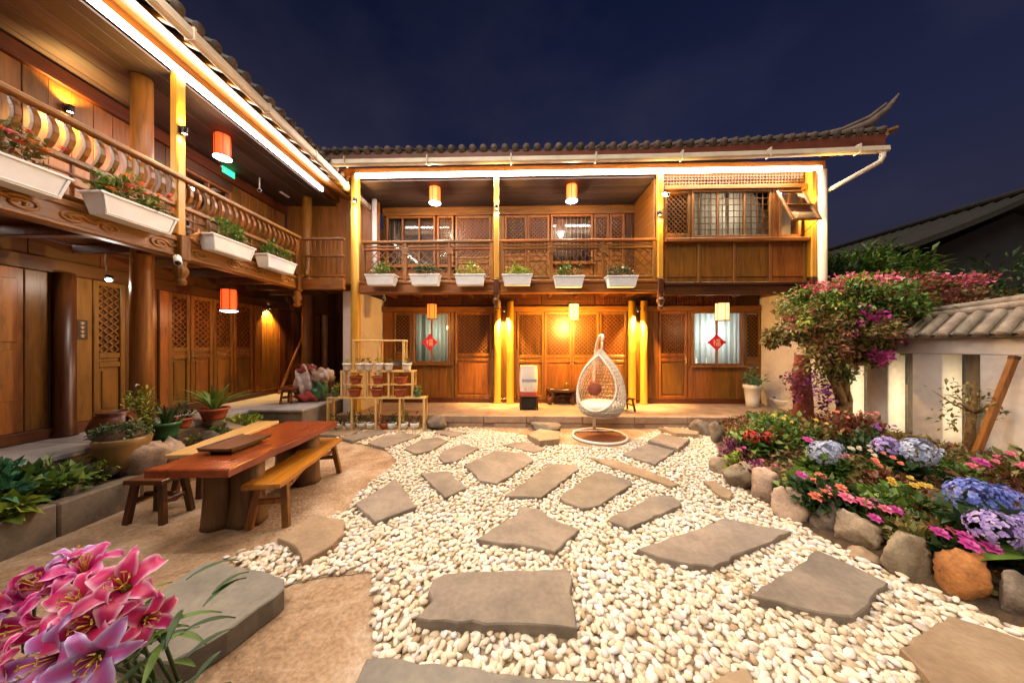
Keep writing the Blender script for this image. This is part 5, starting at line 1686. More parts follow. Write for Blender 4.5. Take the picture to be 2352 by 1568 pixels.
pot((RXp(957), RD + .06, z1), .075, .12, 'greenpot', 'green pot of leaves at the house-door end of the wide shelf', 'leaf', 60, .085, .10, .05)
zb = .033
for k, (px, mt, lf) in enumerate(((772, 'ceramic', 'leaf_dark'), (800, 'ceramic', 'leaf_blue'), (826, 'ceramic', 'leaf_dark'), (849, 'ceramic', 'leaf_olive'), (879, 'terracotta', 'leaf_red'), (897, 'ceramic', 'leaf_dark'), (924, 'ceramic', 'leaf'), (950, 'ceramic', 'leaf_red'))):
    lb_ = 'small terracotta pot among white pots on the lowest board of the plant stand' if mt == 'terracotta' else 'small white bowl pot, %s from the corner-column end, on the lowest board' % nth[k]
    pot((RXp(px), RD + .07, zb), .088, .12, mt, lb_, lf, 60, .1, .15, .06, kind='bowl')

# ------------------------------------------------------------------ things on the platform
def onplat(px, py, z=PLZ + .006):
    return onz(px, py, z)
p = onplat(1214, 938)
t = empty('crate', (p.x, p.y, PLZ + .008)); tag(t, 'black crate under the white printed sack on the platform', 'crate')
b = MB()
for sx_ in (-1, 1):
    for sy_ in (-1, 1): b = MB(); b.box(sx_ * .18 - .018, sx_ * .18 + .018, sy_ * .14 - .018, sy_ * .14 + .018, 0, .27, .004); b.build('corner_post', M['dark_z'], t)
for nm, (x0, x1, y0, y1) in (('front_panel', (-.16, .16, -.145, -.13)), ('back_panel', (-.16, .16, .13, .145)), ('side_panel', (-.185, -.17, -.12, .12)), ('side_panel', (.17, .185, -.12, .12))):
    b = MB(); b.box(x0, x1, y0, y1, .03, .25, .004); b.build(nm, M['black'], t)
b = MB(); b.box(-.205, .205, -.165, .165, .271, .295, .004); b.build('lid', M['dark_x'], t)
sk = empty('printed_sack', (p.x, p.y, PLZ + .304)); tag(sk, 'tall white printed sack with grey band and red foot, on the black crate', 'sack')
M['sackwhite'] = plain('sack_white', (0.68, 0.64, 0.60), 0.7, 0, 0.08, 8, .3)
M['sackgrey'] = plain('sack_grey', (0.30, 0.32, 0.40), 0.7, 0, 0.1, 8, .3)
M['sackred'] = plain('sack_red', (0.42, 0.06, 0.05), 0.7, 0, 0.1, 8, .3)
def pillowbox(z0, z1, hw, hd, bulge, n=8):
    b = MB(); rows_ = []
    for i in range(n + 1):
        q = i / n; k = 1 + bulge * math.sin(math.pi * q)
        rows_.append([(k * hw * (abs(math.cos(a)) ** .5) * (1 if math.cos(a) >= 0 else -1), k * hd * (abs(math.sin(a)) ** .6) * (1 if math.sin(a) >= 0 else -1), z0 + (z1 - z0) * q) for a in [2 * math.pi * j / 24 for j in range(25)]])
    b.grid([list(c_) for c_ in zip(*rows_)][::-1])
    b._add([r_ for r_ in rows_[0][:-1]], [list(range(24))[::-1]]); b._add([r_ for r_ in rows_[-1][:-1]], [list(range(24))])
    return b
pillowbox(0, .085, .19, .13, .0).build('red_foot', M['sackred'], sk, smooth=True)
pillowbox(.086, .64, .185, .125, .08).build('sack_body', M['sackwhite'], sk, smooth=True)
b = MB(); b.box(-.15, .17, -.1385, -.1345, .30, .36, .002); b.build('grey_band', M['sackgrey'], sk)
b = MB()
for k in range(3): b.box(-.11 + .09 * k, -.04 + .09 * k, -.137, -.1335, .12, .27, .002)
b.build('printed_pictures', M['cushion'], sk)
# gnarled root tea table and stool
p = onplat(1296, 926)
t = empty('root_tea_table', (p.x, p.y, PLZ + .007)); tag(t, 'dark gnarled root-wood tea table on the platform behind the egg chair', 'table')
M['root'] = wood('root_wood', (0.018, 0.008, 0.004), (0.10, 0.04, 0.018), 'x', 0.35, .1, 10)
b = MB(); pl = [(.46 * math.cos(a) * (1 + .16 * math.sin(3 * a + 1)), .24 * math.sin(a) * (1 + .14 * math.cos(4 * a)), ) for a in [2 * math.pi * k / 26 for k in range(26)]]
b.prism(pl, .30, .37, .02); b.build('tabletop', M['root'], t, smooth=False)
for (x_, y_, x2, y2) in ((-.3, -.08, -.36, -.14), (-.08, .08, -.02, .12), (.15, -.1, .2, -.16), (.33, .06, .38, .1)):
    b = MB(); b.tube([(x_, y_, .31), (x_ + .04, y_ - .02, .2), ((x_ + x2) / 2 - .03, (y_ + y2) / 2, .1), (x2, y2, 0)], [.06, .045, .06, .05], 9); b.build('root_leg', M['root'], t, smooth=True)
b = MB(); b.tube([(-.3, -.05, .14), (-.05, .03, .20), (.3, 0, .15)], [.03, .055, .035], 8); b.build('root_stretcher', M['root'], t, smooth=True)
t2 = empty('tea_figure', (p.x + .05, p.y, PLZ + .379)); tag(t2, 'small golden tea figure standing on the root tea table', 'figurine')
b = MB(); b.lathe([(.035, 0), (.05, .03), (.03, .07), (.035, .09), (.02, .12), (.004, .13)], 12); b.build('figure', M['brass'], t2, smooth=True)
p = onplat(1430, 943)
t = empty('stool', (p.x, p.y, PLZ + .008), .2); tag(t, 'dark slatted stool on the platform just behind the egg chair', 'stool', 'stools')
for k in range(4):
    b = MB(); b.box(-.2, .2, -.15 + .077 * k, -.15 + .077 * k + .07, .25, .275, .004); b.build('slat', M['dark_x'], t)
for sx_ in (-1, 1):
    for sy_ in (-1, 1):
        b = MB(); b.bar((sx_ * .16, sy_ * .11, .249), (sx_ * .2, sy_ * .14, 0), .035, .035, (0, 1, 0)); b.build('leg', M['dark_z'], t)
    b = MB(); b.bar((sx_ * .18, -.12, .12), (sx_ * .18, .12, .12), .02, .03); b.build('stretcher', M['dark_y'], t)
# sacks of cloth on a stool in the corner, leaning pole
LZ = CFZ + .006
p = onz(714, 919, LZ)
t = empty('stool', (onz(666, 925, LZ).x, onz(666, 925, LZ).y, LZ)); tag(t, 'small reddish round stool in the corner beside the cloth bundle', 'stool', 'stools')
b = MB(); b.lathe([(.15, .26), (.165, .27), (.165, .29), (.15, .30)], 20); b.build('seat', M['redwood'], t)
for k in range(4):
    a = math.pi / 4 + k * math.pi / 2
    b = MB(); b.bar((.11 * math.cos(a), .11 * math.sin(a), .259), (.15 * math.cos(a), .15 * math.sin(a), 0), .03, .03, (0, 1, 0)); b.build('leg', M['redwood'], t)
b = MB(); b.lathe([(.115, .10), (.13, .10), (.13, .125), (.115, .125)], 20, (0, 0, 0), False, False); b.build('foot_ring', M['redwood'], t)
M['clothpale'] = plain('cloth_pale', (.50, .43, .42), .95, 0, .3, 11, 1.0); M['clothtan'] = plain('cloth_tan', (.40, .28, .21), .95, 0, .3, 11, 1.0); M['clothred'] = plain('cloth_red', (.22, .05, .05), .95, 0, .3, 11, 1.0)
t = empty('cloth_bundle', (p.x, p.y, LZ)); t.scale = (1.12, 1.05, 1.0); tag(t, 'heap of pale and red cloth bags piled in the corner by the leaning pole', 'cloth bundle')
def lump(c, r_, seed, n=14, m=10, amp=.18):
    r2 = random.Random(seed); ph = [(r2.uniform(0, 6), r2.uniform(1.5, 4), r2.uniform(1.5, 4)) for _ in range(4)]
    P = []
    for i in range(m + 1):
        th = math.pi * i / m
        row_ = []
        for k in range(n + 1):
            a = 2 * math.pi * (k % n) / n
            d = Vector((math.sin(th) * math.cos(a), math.sin(th) * math.sin(a), math.cos(th)))
            s = 1 + amp * sum(math.sin(f * d.x * 2 + g * d.y * 2 + h + 3 * d.z) for h, f, g in ph) / 3.2 + .05 * math.sin(14 * a + 5 * d.z + seed)  * math.sin(th)
            row_.append((c[0] + r_[0] * d.x * s, c[1] + r_[1] * d.y * s, c[2] + r_[2] * d.z * s))
        P.append(row_)
    return P
for nm, c_, r_, mt, sd_ in (('pale_bag', (-.08, 0, .36), (.19, .20, .33), 'clothpale', 1), ('pale_bag', (.15, .05, .46), (.20, .18, .17), 'clothtan', 2), ('red_bag', (.0, -.06, .10), (.26, .16, .11), 'sackred', 3), ('green_bag', (.20, -.06, .20), (.11, .11, .18), 'greenpot', 4), ('folded_cloth', (-.05, -.02, .61), (.13, .16, .10), 'clothred', 5), ('folded_cloth', (.30, -.02, .52), (.10, .12, .11), 'clothpale', 6)):
    b = MB(); b.grid(lump(c_, r_, sd_, 30, 22, .30)); b.build(nm, M[mt], t, smooth=True)
a = onz(640, 904, LZ); c = ony(697, 770, a.y - .06)
t = empty('leaning_pole', (a.x, a.y, LZ)); tag(t, 'long pale wooden pole leaning in the corner beside the dark wing wall', 'pole')
dv = Vector((c.x - a.x, c.y - a.y, c.z - LZ))
b = MB(); b.tube([(0, 0, 0), dv * .5, dv], [.03, .026, .02], 10); b.build('shaft', M['pale_z'], t, smooth=True)
b = MB(); b.tube([dv * .99, dv * 1.005], .024, 10); b.build('end_cap', M['dark_z'], t, smooth=True)
# white urn with plant, white bowls at the right of the platform
p = onplat(1728, 934)
t = pot((p.x, p.y, PLZ + .008), .17, .50, 'ceramic', 'tall white ceramic urn with dark leaves, by the right gable wall', 'leaf_blue', 160, .28, .30, .10, 'urns', 'round', 'urn', 'urn_plant')
p = onplat(1775, 930)
t = empty('ceramic_bowl', (p.x, p.y - .35, PLZ + .0)); tag(t, 'wide white ceramic bowl standing beside the white urn', 'bowl')
t.location.z = bed_z(t.location.x, t.location.y) - .005 if t.location.y < 6.0 else PLZ + .008
b = MB(); b.lathe([(.10, 0), (.20, .06), (.27, .16), (.28, .19), (.26, .19), (.19, .09), (.01, .05)], 24, (0, 0, 0), True, False); b.build('bowl', M['ceramic'], t, smooth=True)
foliage(t, 50, (0, 0, .2), (.2, .2, .12), .08, M['leaf_olive'], k=5)
# ------------------------------------------------------------------ garden wall on the right
WX = 5.80
M['added_bar_glow'] = glow('bar_warm', (1.0, 0.8, 0.5), 2.5)
gw = empty('garden_wall', (WX, 4.2, 0)); tag(gw, 'white plastered garden wall with tall slots and tiled coping behind the flower bed', 'wall')
def dr(px): return 4060.0 / (px - 1176.0)
piers = [(0.2, dr(2250)), (dr(2165), dr(2095)), (dr(2040), dr(1990)), (dr(1950), 6.1)]
for (a, c) in piers:
    b = MB(); b.box(0, .27, a - 4.2, c - 4.2, 0.0, 1.495, .008); b.build('pier', M['whitewall'], gw)
b = MB(); b.box(-.004, .274, .2 - 4.2, 6.1 - 4.2, 1.497, 1.70, .008); b.build('lintel_band', M['whitewall'], gw)
for (a, c) in ((dr(2250), dr(2165)), (dr(2095), dr(2040)), (dr(1990), dr(1950))):
    b = MB(); b.box(.004, .268, a - 4.2 + .004, c - 4.2 - .004, 0.0, .24, .004); b.build('slot_sill', M['whitewall'], gw)
    for y_ in (a + .02,):
        b = MB(); b.box(.275, .335, c - .15 - 4.2, c - .02 - 4.2, .0, 1.60, .004); b.build('slot_frame', M['wood_z'], gw)
        b = MB(); b.box(.262, .268, a + .006 - 4.2, c - .006 - 4.2, .245, 1.49, 0); b.build('pane', M['clear_glass'], gw)
    q = empty('added_slot_light', (WX + .14, a + .012, .26)); tag(q, 'added slim vertical warm light bar in the garden wall slot ' + ('behind the sapling' if a < 4 else ('next to the golden bougainvillea trunk' if a > 4.8 else 'between those of sapling and trunk')), 'lamp', 'added light bars in the wall slots')  # light bars added to make the slot sides glow
    b = MB(); b.box(-.02, .02, -.007, .004, 0, 1.15, .003); b.build('channel', M['gutter'], q)
    b = MB(); b.box(-.012, .012, .0045, .009, .02, 1.13, .002); b.build('light_tube', M['added_bar_glow'], q)
    al = lamp('added_bar_light', 'AREA', q, (0, .02, .5), 1.5, (1, .78, .45), aim=(0, 1, 0)); al.data.shape = 'RECTANGLE'; al.data.size = .03; al.data.size_y = 1.0
# coping: boards, tiles on both slopes, ridge
def rise(Y): return .10 * max(0, (5.0 - Y) / 1.6) ** 1.3 if Y < 5 else 0
b = MB(); b.box(-.12, .39, .2 - 4.2, 6.1 - 4.2, 1.702, 1.745, .01); b.build('coping_board', M['tile_light'], gw)
b = MB()
Ys = [.2 + 5.9 * i / 24 for i in range(25)]
prof = [(-.16, 1.75), (.0, 1.88), (.10, 1.96), (.135, 1.99), (.17, 1.96), (.27, 1.88), (.43, 1.75)]
b.grid([[(q[0], Y - 4.2, q[1] + rise(Y) * (q[1] - 1.75) / .24) for q in prof] for Y in Ys]); b.build('coping_bed', M['tile_light'], gw)
b = MB(); n_ = 10
b.grid([[(0.055 * math.cos(math.pi * k / n_), -j * .36, .05 * math.sin(math.pi * k / n_)) for k in range(n_ + 1)] for j in (0, 1)])
disc = [(.058 * math.cos(2 * math.pi * k / 14), .05 * math.sin(2 * math.pi * k / 14)) for k in range(14)]
b._add([(x, .003, z) for x, z in disc] + [(x, .02, z) for x, z in disc], [list(range(14))[::-1], list(range(14, 28))] + [[k, (k + 1) % 14, 14 + (k + 1) % 14, 14 + k] for k in range(14)])
ct = b.mesh('coping_tile', M['tile_light'], True)
Y = .35
while Y < 6.05:
    for sgn in (-1, 1):
        o = bpy.data.objects.new('coping_tile', ct); col.objects.link(o); o.parent = gw
        xe = -.185 if sgn < 0 else .455
        o.location = (xe, Y - 4.2, 1.755)
        o.rotation_euler = (Matrix.Rotation(math.pi / 2 if sgn < 0 else -math.pi / 2, 4, 'Z') @ Matrix.Rotation(-math.atan2(.24 + rise(Y), .30), 4, 'X')).to_euler()
    Y += .165
for k, (dz, r_) in enumerate(((0, .06), (.07, .045))):
    b = MB(); b.tube([(.135, Y_ - 4.2, 2.0 + dz + rise(Y_)) for Y_ in Ys], r_, 10); b.build('ridge_tile', M['tile_light'], gw, smooth=True)
# leaning prop and young tree tied to it
pa, pb = onx(2232, 1010, 5.35), onx(2331, 818, 5.72)
t = empty('leaning_prop', (pa.x, pa.y, .22)); tag(t, 'thick square brown prop leaning against the white garden wall', 'prop')
dv = Vector((pb.x - pa.x, pb.y - pa.y, pb.z - .22)); d0 = Vector((0, 0, 0))
b = MB(); b.bar(d0 - dv * .0, dv, .055, .055); b.build('timber', M['wood_z'], t)
b = MB(); b.bar(dv * .97, dv * 1.004, .062, .062); b.build('end_band', M['dark_z'], t)
# ------------------------------------------------------------------ boulders
def rock_mesh(seed, n=30, m=20, amp=.24, facets=13):
    r2 = random.Random(seed)
    planes = []
    for _ in range(facets):
        d = Vector((r2.gauss(0, 1), r2.gauss(0, 1), r2.gauss(0, .8) + .3)).normalized(); planes.append((d, r2.uniform(.52, .86)))
    P = []
    for i in range(m + 1):
        th = math.pi * i / m; row_ = []
        for k in range(n + 1):
            a = 2 * math.pi * (k % n) / n
            d = Vector((math.sin(th) * math.cos(a), math.sin(th) * math.sin(a), math.cos(th)))
            s = 1.0
            for pd, h in planes:
                q = d.dot(pd)
                if q > 0.05: s = min(s, h / q)
            s *= 1 + .04 * math.sin(9 * d.x + seed) * math.cos(8 * d.y + 2 * seed) + .03 * math.sin(17 * d.z + 11 * d.x)
            row_.append(d * s)
        P.append(row_)
    return P
def boulder(px, pyb, wpx, hpx, mat, label, seed, grp='boulders edging the flower bed', depth=.8, z0=0.0, name='boulder', rzz=0.0):
    p = onz(px, pyb, z0)
    sc_ = p.y / FPX
    off = (px - CX) / FPX
    rx = 1.22 * wpx * sc_ / 2 / math.sqrt(1 + off * off) ; rz_ = hpx * sc_ * .56
    ry = rx * depth
    c = Vector((p.x, p.y + ry * .8, z0))
    b = MB(); b.grid([[(q.x * rx * 1.12, q.y * ry * 1.12, rz_ * .82 + q.z * rz_ * 1.12) for q in r_] for r_ in rock_mesh(seed)])
    o = b.build(name, M[mat], None, (c.x, c.y, c.z - .012), smooth=True)
    o.rotation_euler = (0, 0, rzz + math.atan(off) * -.6)
    if label: tag(o, label, 'boulder', grp)
    return o
boulder(1662, 1092, 40, 42, 'rock', 'small round pale boulder at the narrow end of the flower bed edge', 3)
boulder(1716, 1130, 92, 62, 'rock', 'smooth brown boulder second along the flower bed edge, past the small round one', 4)
boulder(1782, 1158, 80, 82, 'rock', 'rounded tan boulder beside the coral flowers', 5)
boulder(1848, 1206, 92, 80, 'rock', 'pointed pale boulder in the flower bed edge, next to a grey-brown one', 16)
boulder(1925, 1232, 76, 84, 'rock_dark', 'grey-brown upright boulder with a pink petal above it', 7)
boulder(2005, 1276, 110, 92, 'rock', 'oval yellowish boulder in the flower bed edge', 8)
boulder(2118, 1340, 118, 128, 'rock', 'large grey banded boulder next to the orange one', 9)
boulder(2262, 1392, 150, 108, 'rock_orange', 'bright orange boulder in the flower bed edge', 10)
boulder(2395, 1450, 150, 110, 'rock_dark', 'dark boulder past the orange one in the flower bed edge', 12)
boulder(2010, 1300, 90, 26, 'slab_tan', 'flat tan rock lying in the gravel before the oval boulder', 13)
boulder(1622, 1003, 50, 38, 'rock_dark', 'dark rock at the platform step by the flower bed', 14)
boulder(1658, 1020, 40, 48, 'rock_dark', 'upright dark rock at the back corner of the flower bed', 15)
boulder(997, 990, 54, 32, 'rock_dark', 'dark rock beside the foot of the plant stand', 17, 'rocks at the platform')
boulder(1250, 992, 66, 20, 'slab', 'flat grey rock lying against the platform step', 18, 'rocks at the platform')
# rough stones behind the left curb
for k, (px, py, w_, h_, mt) in enumerate(((285, 1102, 120, 100, 'rock'), (200, 1120, 100, 66, 'rock_dark'), (375, 1075, 90, 66, 'rock'), (150, 1150, 80, 40, 'rock_dark'), (455, 1040, 70, 46, 'rock_dark'), (520, 1012, 80, 40, 'rock'))):
    lb = ['tall flat-topped rock behind the curb under the mossy urn', 'dark low rock behind the curb, beside the tall flat-topped rock', 'mottled rock behind the curb at the end of the pale bench', 'small dark rock behind the curb among blue-green leaves', 'dark rock behind the pale bench', 'brown rock behind the pale bench below the fern pot'][k]
    boulder(px, py, w_, h_, mt, lb, 30 + k, 'rocks in the planted curb bed', .7, .24)

# ------------------------------------------------------------------ pots and plants along the wing
def grassy(parent, n, L_, wd, mat, z0, spread=.9, name='leaf', c=(0, 0), r0=.03):
    """arching blades, each its own mesh"""
    for k in range(n):
        a = 2 * math.pi * k / n + rng.uniform(-.3, .3)
        ln = L_ * rng.uniform(.7, 1.15); sp = spread * rng.uniform(.35, 1.2)
        P = []
        for i in range(7):
            q = i / 6
            out = ln * sp * q * (0.4 + .6 * q); up = ln * (q - .45 * sp * q * q)
            w_ = wd * math.sin(math.pi * (q * .88 + .10))
            ca, sa = math.cos(a), math.sin(a)
            P.append([(c[0] + (r0 + out) * ca - w_ * sa * s, c[1] + (r0 + out) * sa + w_ * ca * s, z0 + up + abs(s) * w_ * .35) for s in (-1, 0, 1)])
        b = MB(); b.grid(P); b.build(name, mat, parent, smooth=True)
t = pot(tuple(onz(492, 968, CFZ)), .17, .17, 'terracotta', 'red clay pot with a big arching fern on the wing corridor edge', 'leaf', 0, grp='pots along the wing')
t.location = (onx(492, 960, -4.36).x, onx(492, 960, -4.36).y, CFZ + .004)
grassy(t, 26, .46, .028, M['leaf'], .13, 1.0)
t = pot((0, 0, 0), .12, .13, 'terracotta', 'low brown pot with dark drooping leaves beside the fern pot', 'leaf_dark', 60, .14, .10, .07, 'pots along the wing')
p = onx(415, 975, -4.36); t.location = (p.x, p.y, CFZ + .004)
t = pot((0, 0, 0), .13, .22, 'greenpot', 'dark spiky leaves in a glazed pot between the mossy urn and the fern', 'leaf_dark', 0, grp='pots along the wing')
p = onx(382, 985, -4.30); t.location = (p.x, p.y, .44)
grassy(t, 18, .32, .014, M['leaf_dark'], .18, .7)
# big mossy urn
M['urnclay'] = plain('urn_glaze', (0.25, 0.15, 0.055), 0.35, 0, 0.35, 5, .2)
M['moss'] = leafmat('moss', [(0.05, 0.09, 0.03), (0.09, 0.14, 0.05), (0.15, 0.19, 0.09)])
p = onx(283, 1030, -4.02)
t = empty('mossy_urn', (p.x, p.y, .34)); tag(t, 'big tapering clay urn topped with moss, standing behind the curb', 'urn')
b = MB(); b.lathe([(.11, 0), (.13, .03), (.17, .16), (.195, .26), (.205, .31), (.19, .33), (.175, .32)], 24, (0, 0, 0), True, False); b.build('urn', M['urnclay'], t, smooth=True)
b = MB(); b.lathe([(.182, .31), (.17, .36), (.12, .41), (.05, .43), (.002, .435)], 20, (0, 0, 0), False, False); b.build('soil_mound', M['soil'], t, smooth=True)
foliage(t, 2200, (0, 0, .36), (.20, .20, .12), .035, M['moss'], 'moss', k=60, aspect=.6, upness=.4, tight=.35)
p = onx(262, 985, -4.36)
t = empty('clay_jar', (p.x, p.y, CFZ + .004)); tag(t, 'dark wide-mouthed clay jar behind the mossy urn', 'jar')
b = MB(); b.lathe([(.10, 0), (.17, .10), (.19, .20), (.15, .30), (.12, .33), (.14, .36), (.12, .36), (.09, .31)], 22, (0, 0, 0), True, False); b.build('jar', M['dark_z'], t, smooth=True)
b = MB(); b.tube([(.17, -.0, .2), (.21, 0, .26), (.15, 0, .31)], .014, 7); b.build('handle', M['dark_z'], t, smooth=True)
p = onx(318, 985, -4.40)
t = empty('flowering_herb', (p.x, p.y, CFZ - .0)); tag(t, 'tall feathery green herb with a pale bud behind the mossy urn', 'plant')
b = MB()
for k in range(6):
    a = k * 1.05; b.tube([(0, 0, 0), (.05 * math.cos(a), .05 * math.sin(a), .25), (.11 * math.cos(a), .11 * math.sin(a), .5)], [.006, .005, .003], 5)
b.build('stem', M['leaf_olive'], t)
foliage(t, 260, (0, 0, .34), (.15, .15, .25), .06, M['leaf_lime'], k=12, aspect=.3)
blossom(t, (.05, -.05, .62), .025, 'cream', 5, 2)
# planted bed behind the curb: clumps
def clump(px, py, X, z, rx, ry, h, n, size, mat, label, fl_=(), aspect=.45, name='leafy_plant', cat='plant', grp='plants in the curb bed', up=.8, stems=True):
    p = onx(px, py, X)
    t = empty(name, (X, p.y, z)); tag(t, label, cat, grp)
    return fill_clump(t, rx, ry, h, n, size, mat, fl_, aspect, up, stems)
def fill_clump(t, rx, ry, h, n, size, mat, fl_, aspect, up, stems=True):
    if stems:
        b = MB()
        for k in range(7):
            a = k * .9 + .3; e = (rx * .7 * math.cos(a), ry * .7 * math.sin(a), h * .75)
            b.tube([(e[0] * .15, e[1] * .15, -.03), (e[0] * .5, e[1] * .5, h * .4), e], [.007, .005, .003], 5)
        b.build('stem', M['leaf_olive'], t)
    foliage(t, n, (0, 0, h * .5), (rx, ry, h * .55), size, M[mat], k=max(6, n // 35), aspect=aspect, upness=up)
    for (fx, fy, fz, fm, fr, ball) in fl_:
        blossom(t, (fx, fy, fz), fr, fm, 7, 3 if fr > .03 else 2, ball=ball)
    return t
clump(30, 1080, -4.05, .26, .22, .25, .34, 240, .12, 'leaf_blue', 'blue-green broad leaves growing at the near end of the curb bed', aspect=.55)
clump(105, 1100, -4.05, .26, .2, .22, .30, 220, .10, 'leaf', 'bright green leafy clump beside the blue-green one in the curb bed')
clump(215, 1075, -4.12, .30, .18, .16, .16, 180, .07, 'leaf_lime', 'low lime-green plant between curb rocks and the mossy urn')
clump(-20, 1170, -3.98, .24, .16, .16, .26, 110, .13, 'leaf_lime', 'yellow-green broad leaf plant overhanging the curb', aspect=.6)
clump(375, 1030, -4.06, .28, .2, .24, .18, 240, .06, 'leaf_lime', 'glossy lime ground plant beside the mossy urn', aspect=.7)
clump(440, 1005, -4.12, .30, .16, .26, .14, 200, .06, 'leaf_olive', 'low olive ground plant behind the pale bench')
clump(560, 960, -4.15, .32, .22, .28, .20, 260, .07, 'leaf_lime', 'lime-green spreading plant at the far end of the curb bed')
clump(505, 985, -4.10, .30, .14, .2, .14, 160, .06, 'leaf', 'low green plant below the fern pot')

# ------------------------------------------------------------------ right flower bed
def bedplant(px, py, zh, rx, h, n, size, mat, label, fl_=(), aspect=.5, name='flowering_plant', cat='plant', grp='plants in the flower bed', up=.8):
    """px, py is the middle of the plant's top at height zh"""
    p = onz(px, py, zh)
    z = bed_z(p.x, p.y) - .02
    t = empty(name, (p.x, p.y, z)); tag(t, label, cat, grp)
    h = max(.08, zh - z)
    return fill_clump(t, rx * 1.3, rx * 1.1, h * 1.05, int(n * 1.7), size, mat, [(a_ * 1.2, b_ * 1.2 - .03, c_ + .03, d_, e_ * (1.2 if f_ else 1.0), f_) for a_, b_, c_, d_, e_, f_ in fl_], aspect, up)
def heads(k, mat, r, rx, z, ball=0):
    return [(rng.uniform(-rx, rx), rng.uniform(-rx * .8, rx * .3), z + rng.uniform(-.03, .03), mat, r * rng.uniform(.8, 1.15), ball) for _ in range(k)]
bedplant(2215, 1150, .48, .13, .3, 150, .12, 'leaf_dark', 'hydrangea with a deep blue flower head in the flower bed', [(-.05, -.05, .32, 'blue', .115, 90), (.09, -.06, .30, 'blue', .10, 80)], .65)
bedplant(2250, 1192, .44, .11, .3, 90, .12, 'leaf_dark', 'hydrangea with lavender flower heads before the deep blue one', [(-.04, -.05, .26, 'lavender', .095, 80), (.10, -.05, .27, 'lavender', .085, 70)], .65)
bedplant(2062, 1045, .50, .18, .3, 160, .11, 'leaf_dark', 'hydrangea with a pale blue head near the wall slots', [(.0, -.10, .33, 'paleblue', .11, 80), (-.10, .02, .33, 'lavender', .09, 70)], .6)
bedplant(1868, 1036, .48, .16, .3, 150, .11, 'leaf', 'hydrangea with pale blue head beside red geraniums', [(-.05, -.1, .30, 'paleblue', .10, 70), (.08, -.06, .32, 'paleblue', .08, 60), (-.02, .05, .38, 'magenta', .06, 0)], .6)
bedplant(1716, 992, .46, .17, .3, 150, .09, 'leaf', 'red geranium next to the platform end of the flower bed', [(-.05, -.1, .30, 'red', .07, 50), (.14, -.08, .28, 'red', .065, 50), (.05, -.05, .31, 'paleblue', .04, 0)], .75)
bedplant(1680, 1012, .36, .13, .2, 120, .06, 'leaf_purple', 'purple-leaved plant at the corner of the flower bed', [(0, -.1, .2, 'rose', .03, 0), (.06, -.08, .22, 'magenta', .03, 0)])
bedplant(1695, 1045, .30, .10, .2, 60, .07, 'leaf_lime', 'yellow-leaved small plant behind the smallest boulder', [(-.02, -.06, .16, 'yellow', .04, 0)], .7)
bedplant(1742, 1062, .30, .15, .2, 130, .06, 'leaf_purple', 'low mauve foliage plant behind the smooth brown boulder', heads(4, 'rose', .03, .1, .2))
bedplant(1838, 1078, .40, .14, .2, 120, .07, 'leaf', 'magenta and coral begonia between boulders and hydrangea', [(-.07, -.06, .26, 'magenta', .055, 0), (.0, -.1, .22, 'coral', .06, 0), (.08, -.06, .25, 'coral', .055, 0)], .8)
bedplant(1852, 1112, .34, .14, .2, 120, .08, 'leaf_dark', 'coral begonia above the rounded tan boulder', [(-.05, -.1, .20, 'coral', .065, 0), (.03, -.09, .22, 'coral', .06, 0), (.09, -.04, .24, 'pink', .045, 0)], .8)
bedplant(1930, 1125, .36, .16, .2, 130, .08, 'leaf_dark', 'bright pink begonia behind the pointed pale boulder', [(-.08, -.09, .23, 'pink', .065, 0), (.02, -.11, .20, 'pink', .065, 0), (.10, -.08, .20, 'magenta', .055, 0), (-.02, 0, .26, 'coral', .05, 0)], .8)
bedplant(1990, 1152, .32, .13, .2, 110, .08, 'leaf', 'pink-violet petunia clump behind the grey-brown boulder', [(0, -.08, .18, 'pink', .05, 0), (.07, -.08, .17, 'magenta', .05, 0), (-.09, -.10, .12, 'magenta', .05, 0)], .7)
bedplant(2062, 1128, .36, .17, .2, 150, .08, 'leaf', 'small yellow pansies in the middle of the flower bed', heads(6, 'yellow', .035, .12, .24), .7)
bedplant(1965, 1052, .42, .20, .2, 200, .06, 'leaf_olive', 'bush dotted with small cream flowers, below the reddish shrub', heads(9, 'cream', .028, .17, .30))
bedplant(2015, 1085, .40, .18, .2, 180, .07, 'leaf_red', 'rust-coloured foliage plant in the middle of the flower bed', heads(4, 'coral', .03, .12, .28))
bedplant(2040, 1070, .40, .15, .2, 140, .06, 'leaf', 'green plant with a row of peach blooms', heads(7, 'coral', .028, .14, .30))
bedplant(1905, 1062, .40, .15, .2, 160, .07, 'leaf', 'leafy green plant among the pale blue hydrangeas', heads(3, 'pink', .03, .1, .28))
bedplant(2120, 1150, .32, .22, .2, 220, .07, 'leaf_olive', 'olive low bush behind the oval boulder')
bedplant(2080, 1185, .28, .16, .2, 160, .07, 'leaf_olive', 'yellowish feathery plant behind the oval boulder')
bedplant(2128, 1215, .30, .13, .2, 90, .08, 'leaf_olive', 'violet-pink petunias just behind the oval boulder', [(-.04, -.06, .2, 'magenta', .055, 0), (.06, -.05, .2, 'rose', .05, 0)])
bedplant(2190, 1238, .30, .10, .2, 80, .09, 'leaf_dark', 'violet-pink petunias behind the large banded boulder', [(-.05, -.07, .2, 'magenta', .06, 0), (.05, -.08, .19, 'magenta', .06, 0), (.0, -.02, .22, 'magenta', .05, 0)])
bedplant(2215, 1072, .46, .13, .2, 100, .08, 'leaf', 'single magenta bloom plant under the leaning prop', [(0, -.06, .28, 'magenta', .07, 0), (-.05, -.05, .24, 'pink', .05, 0)])
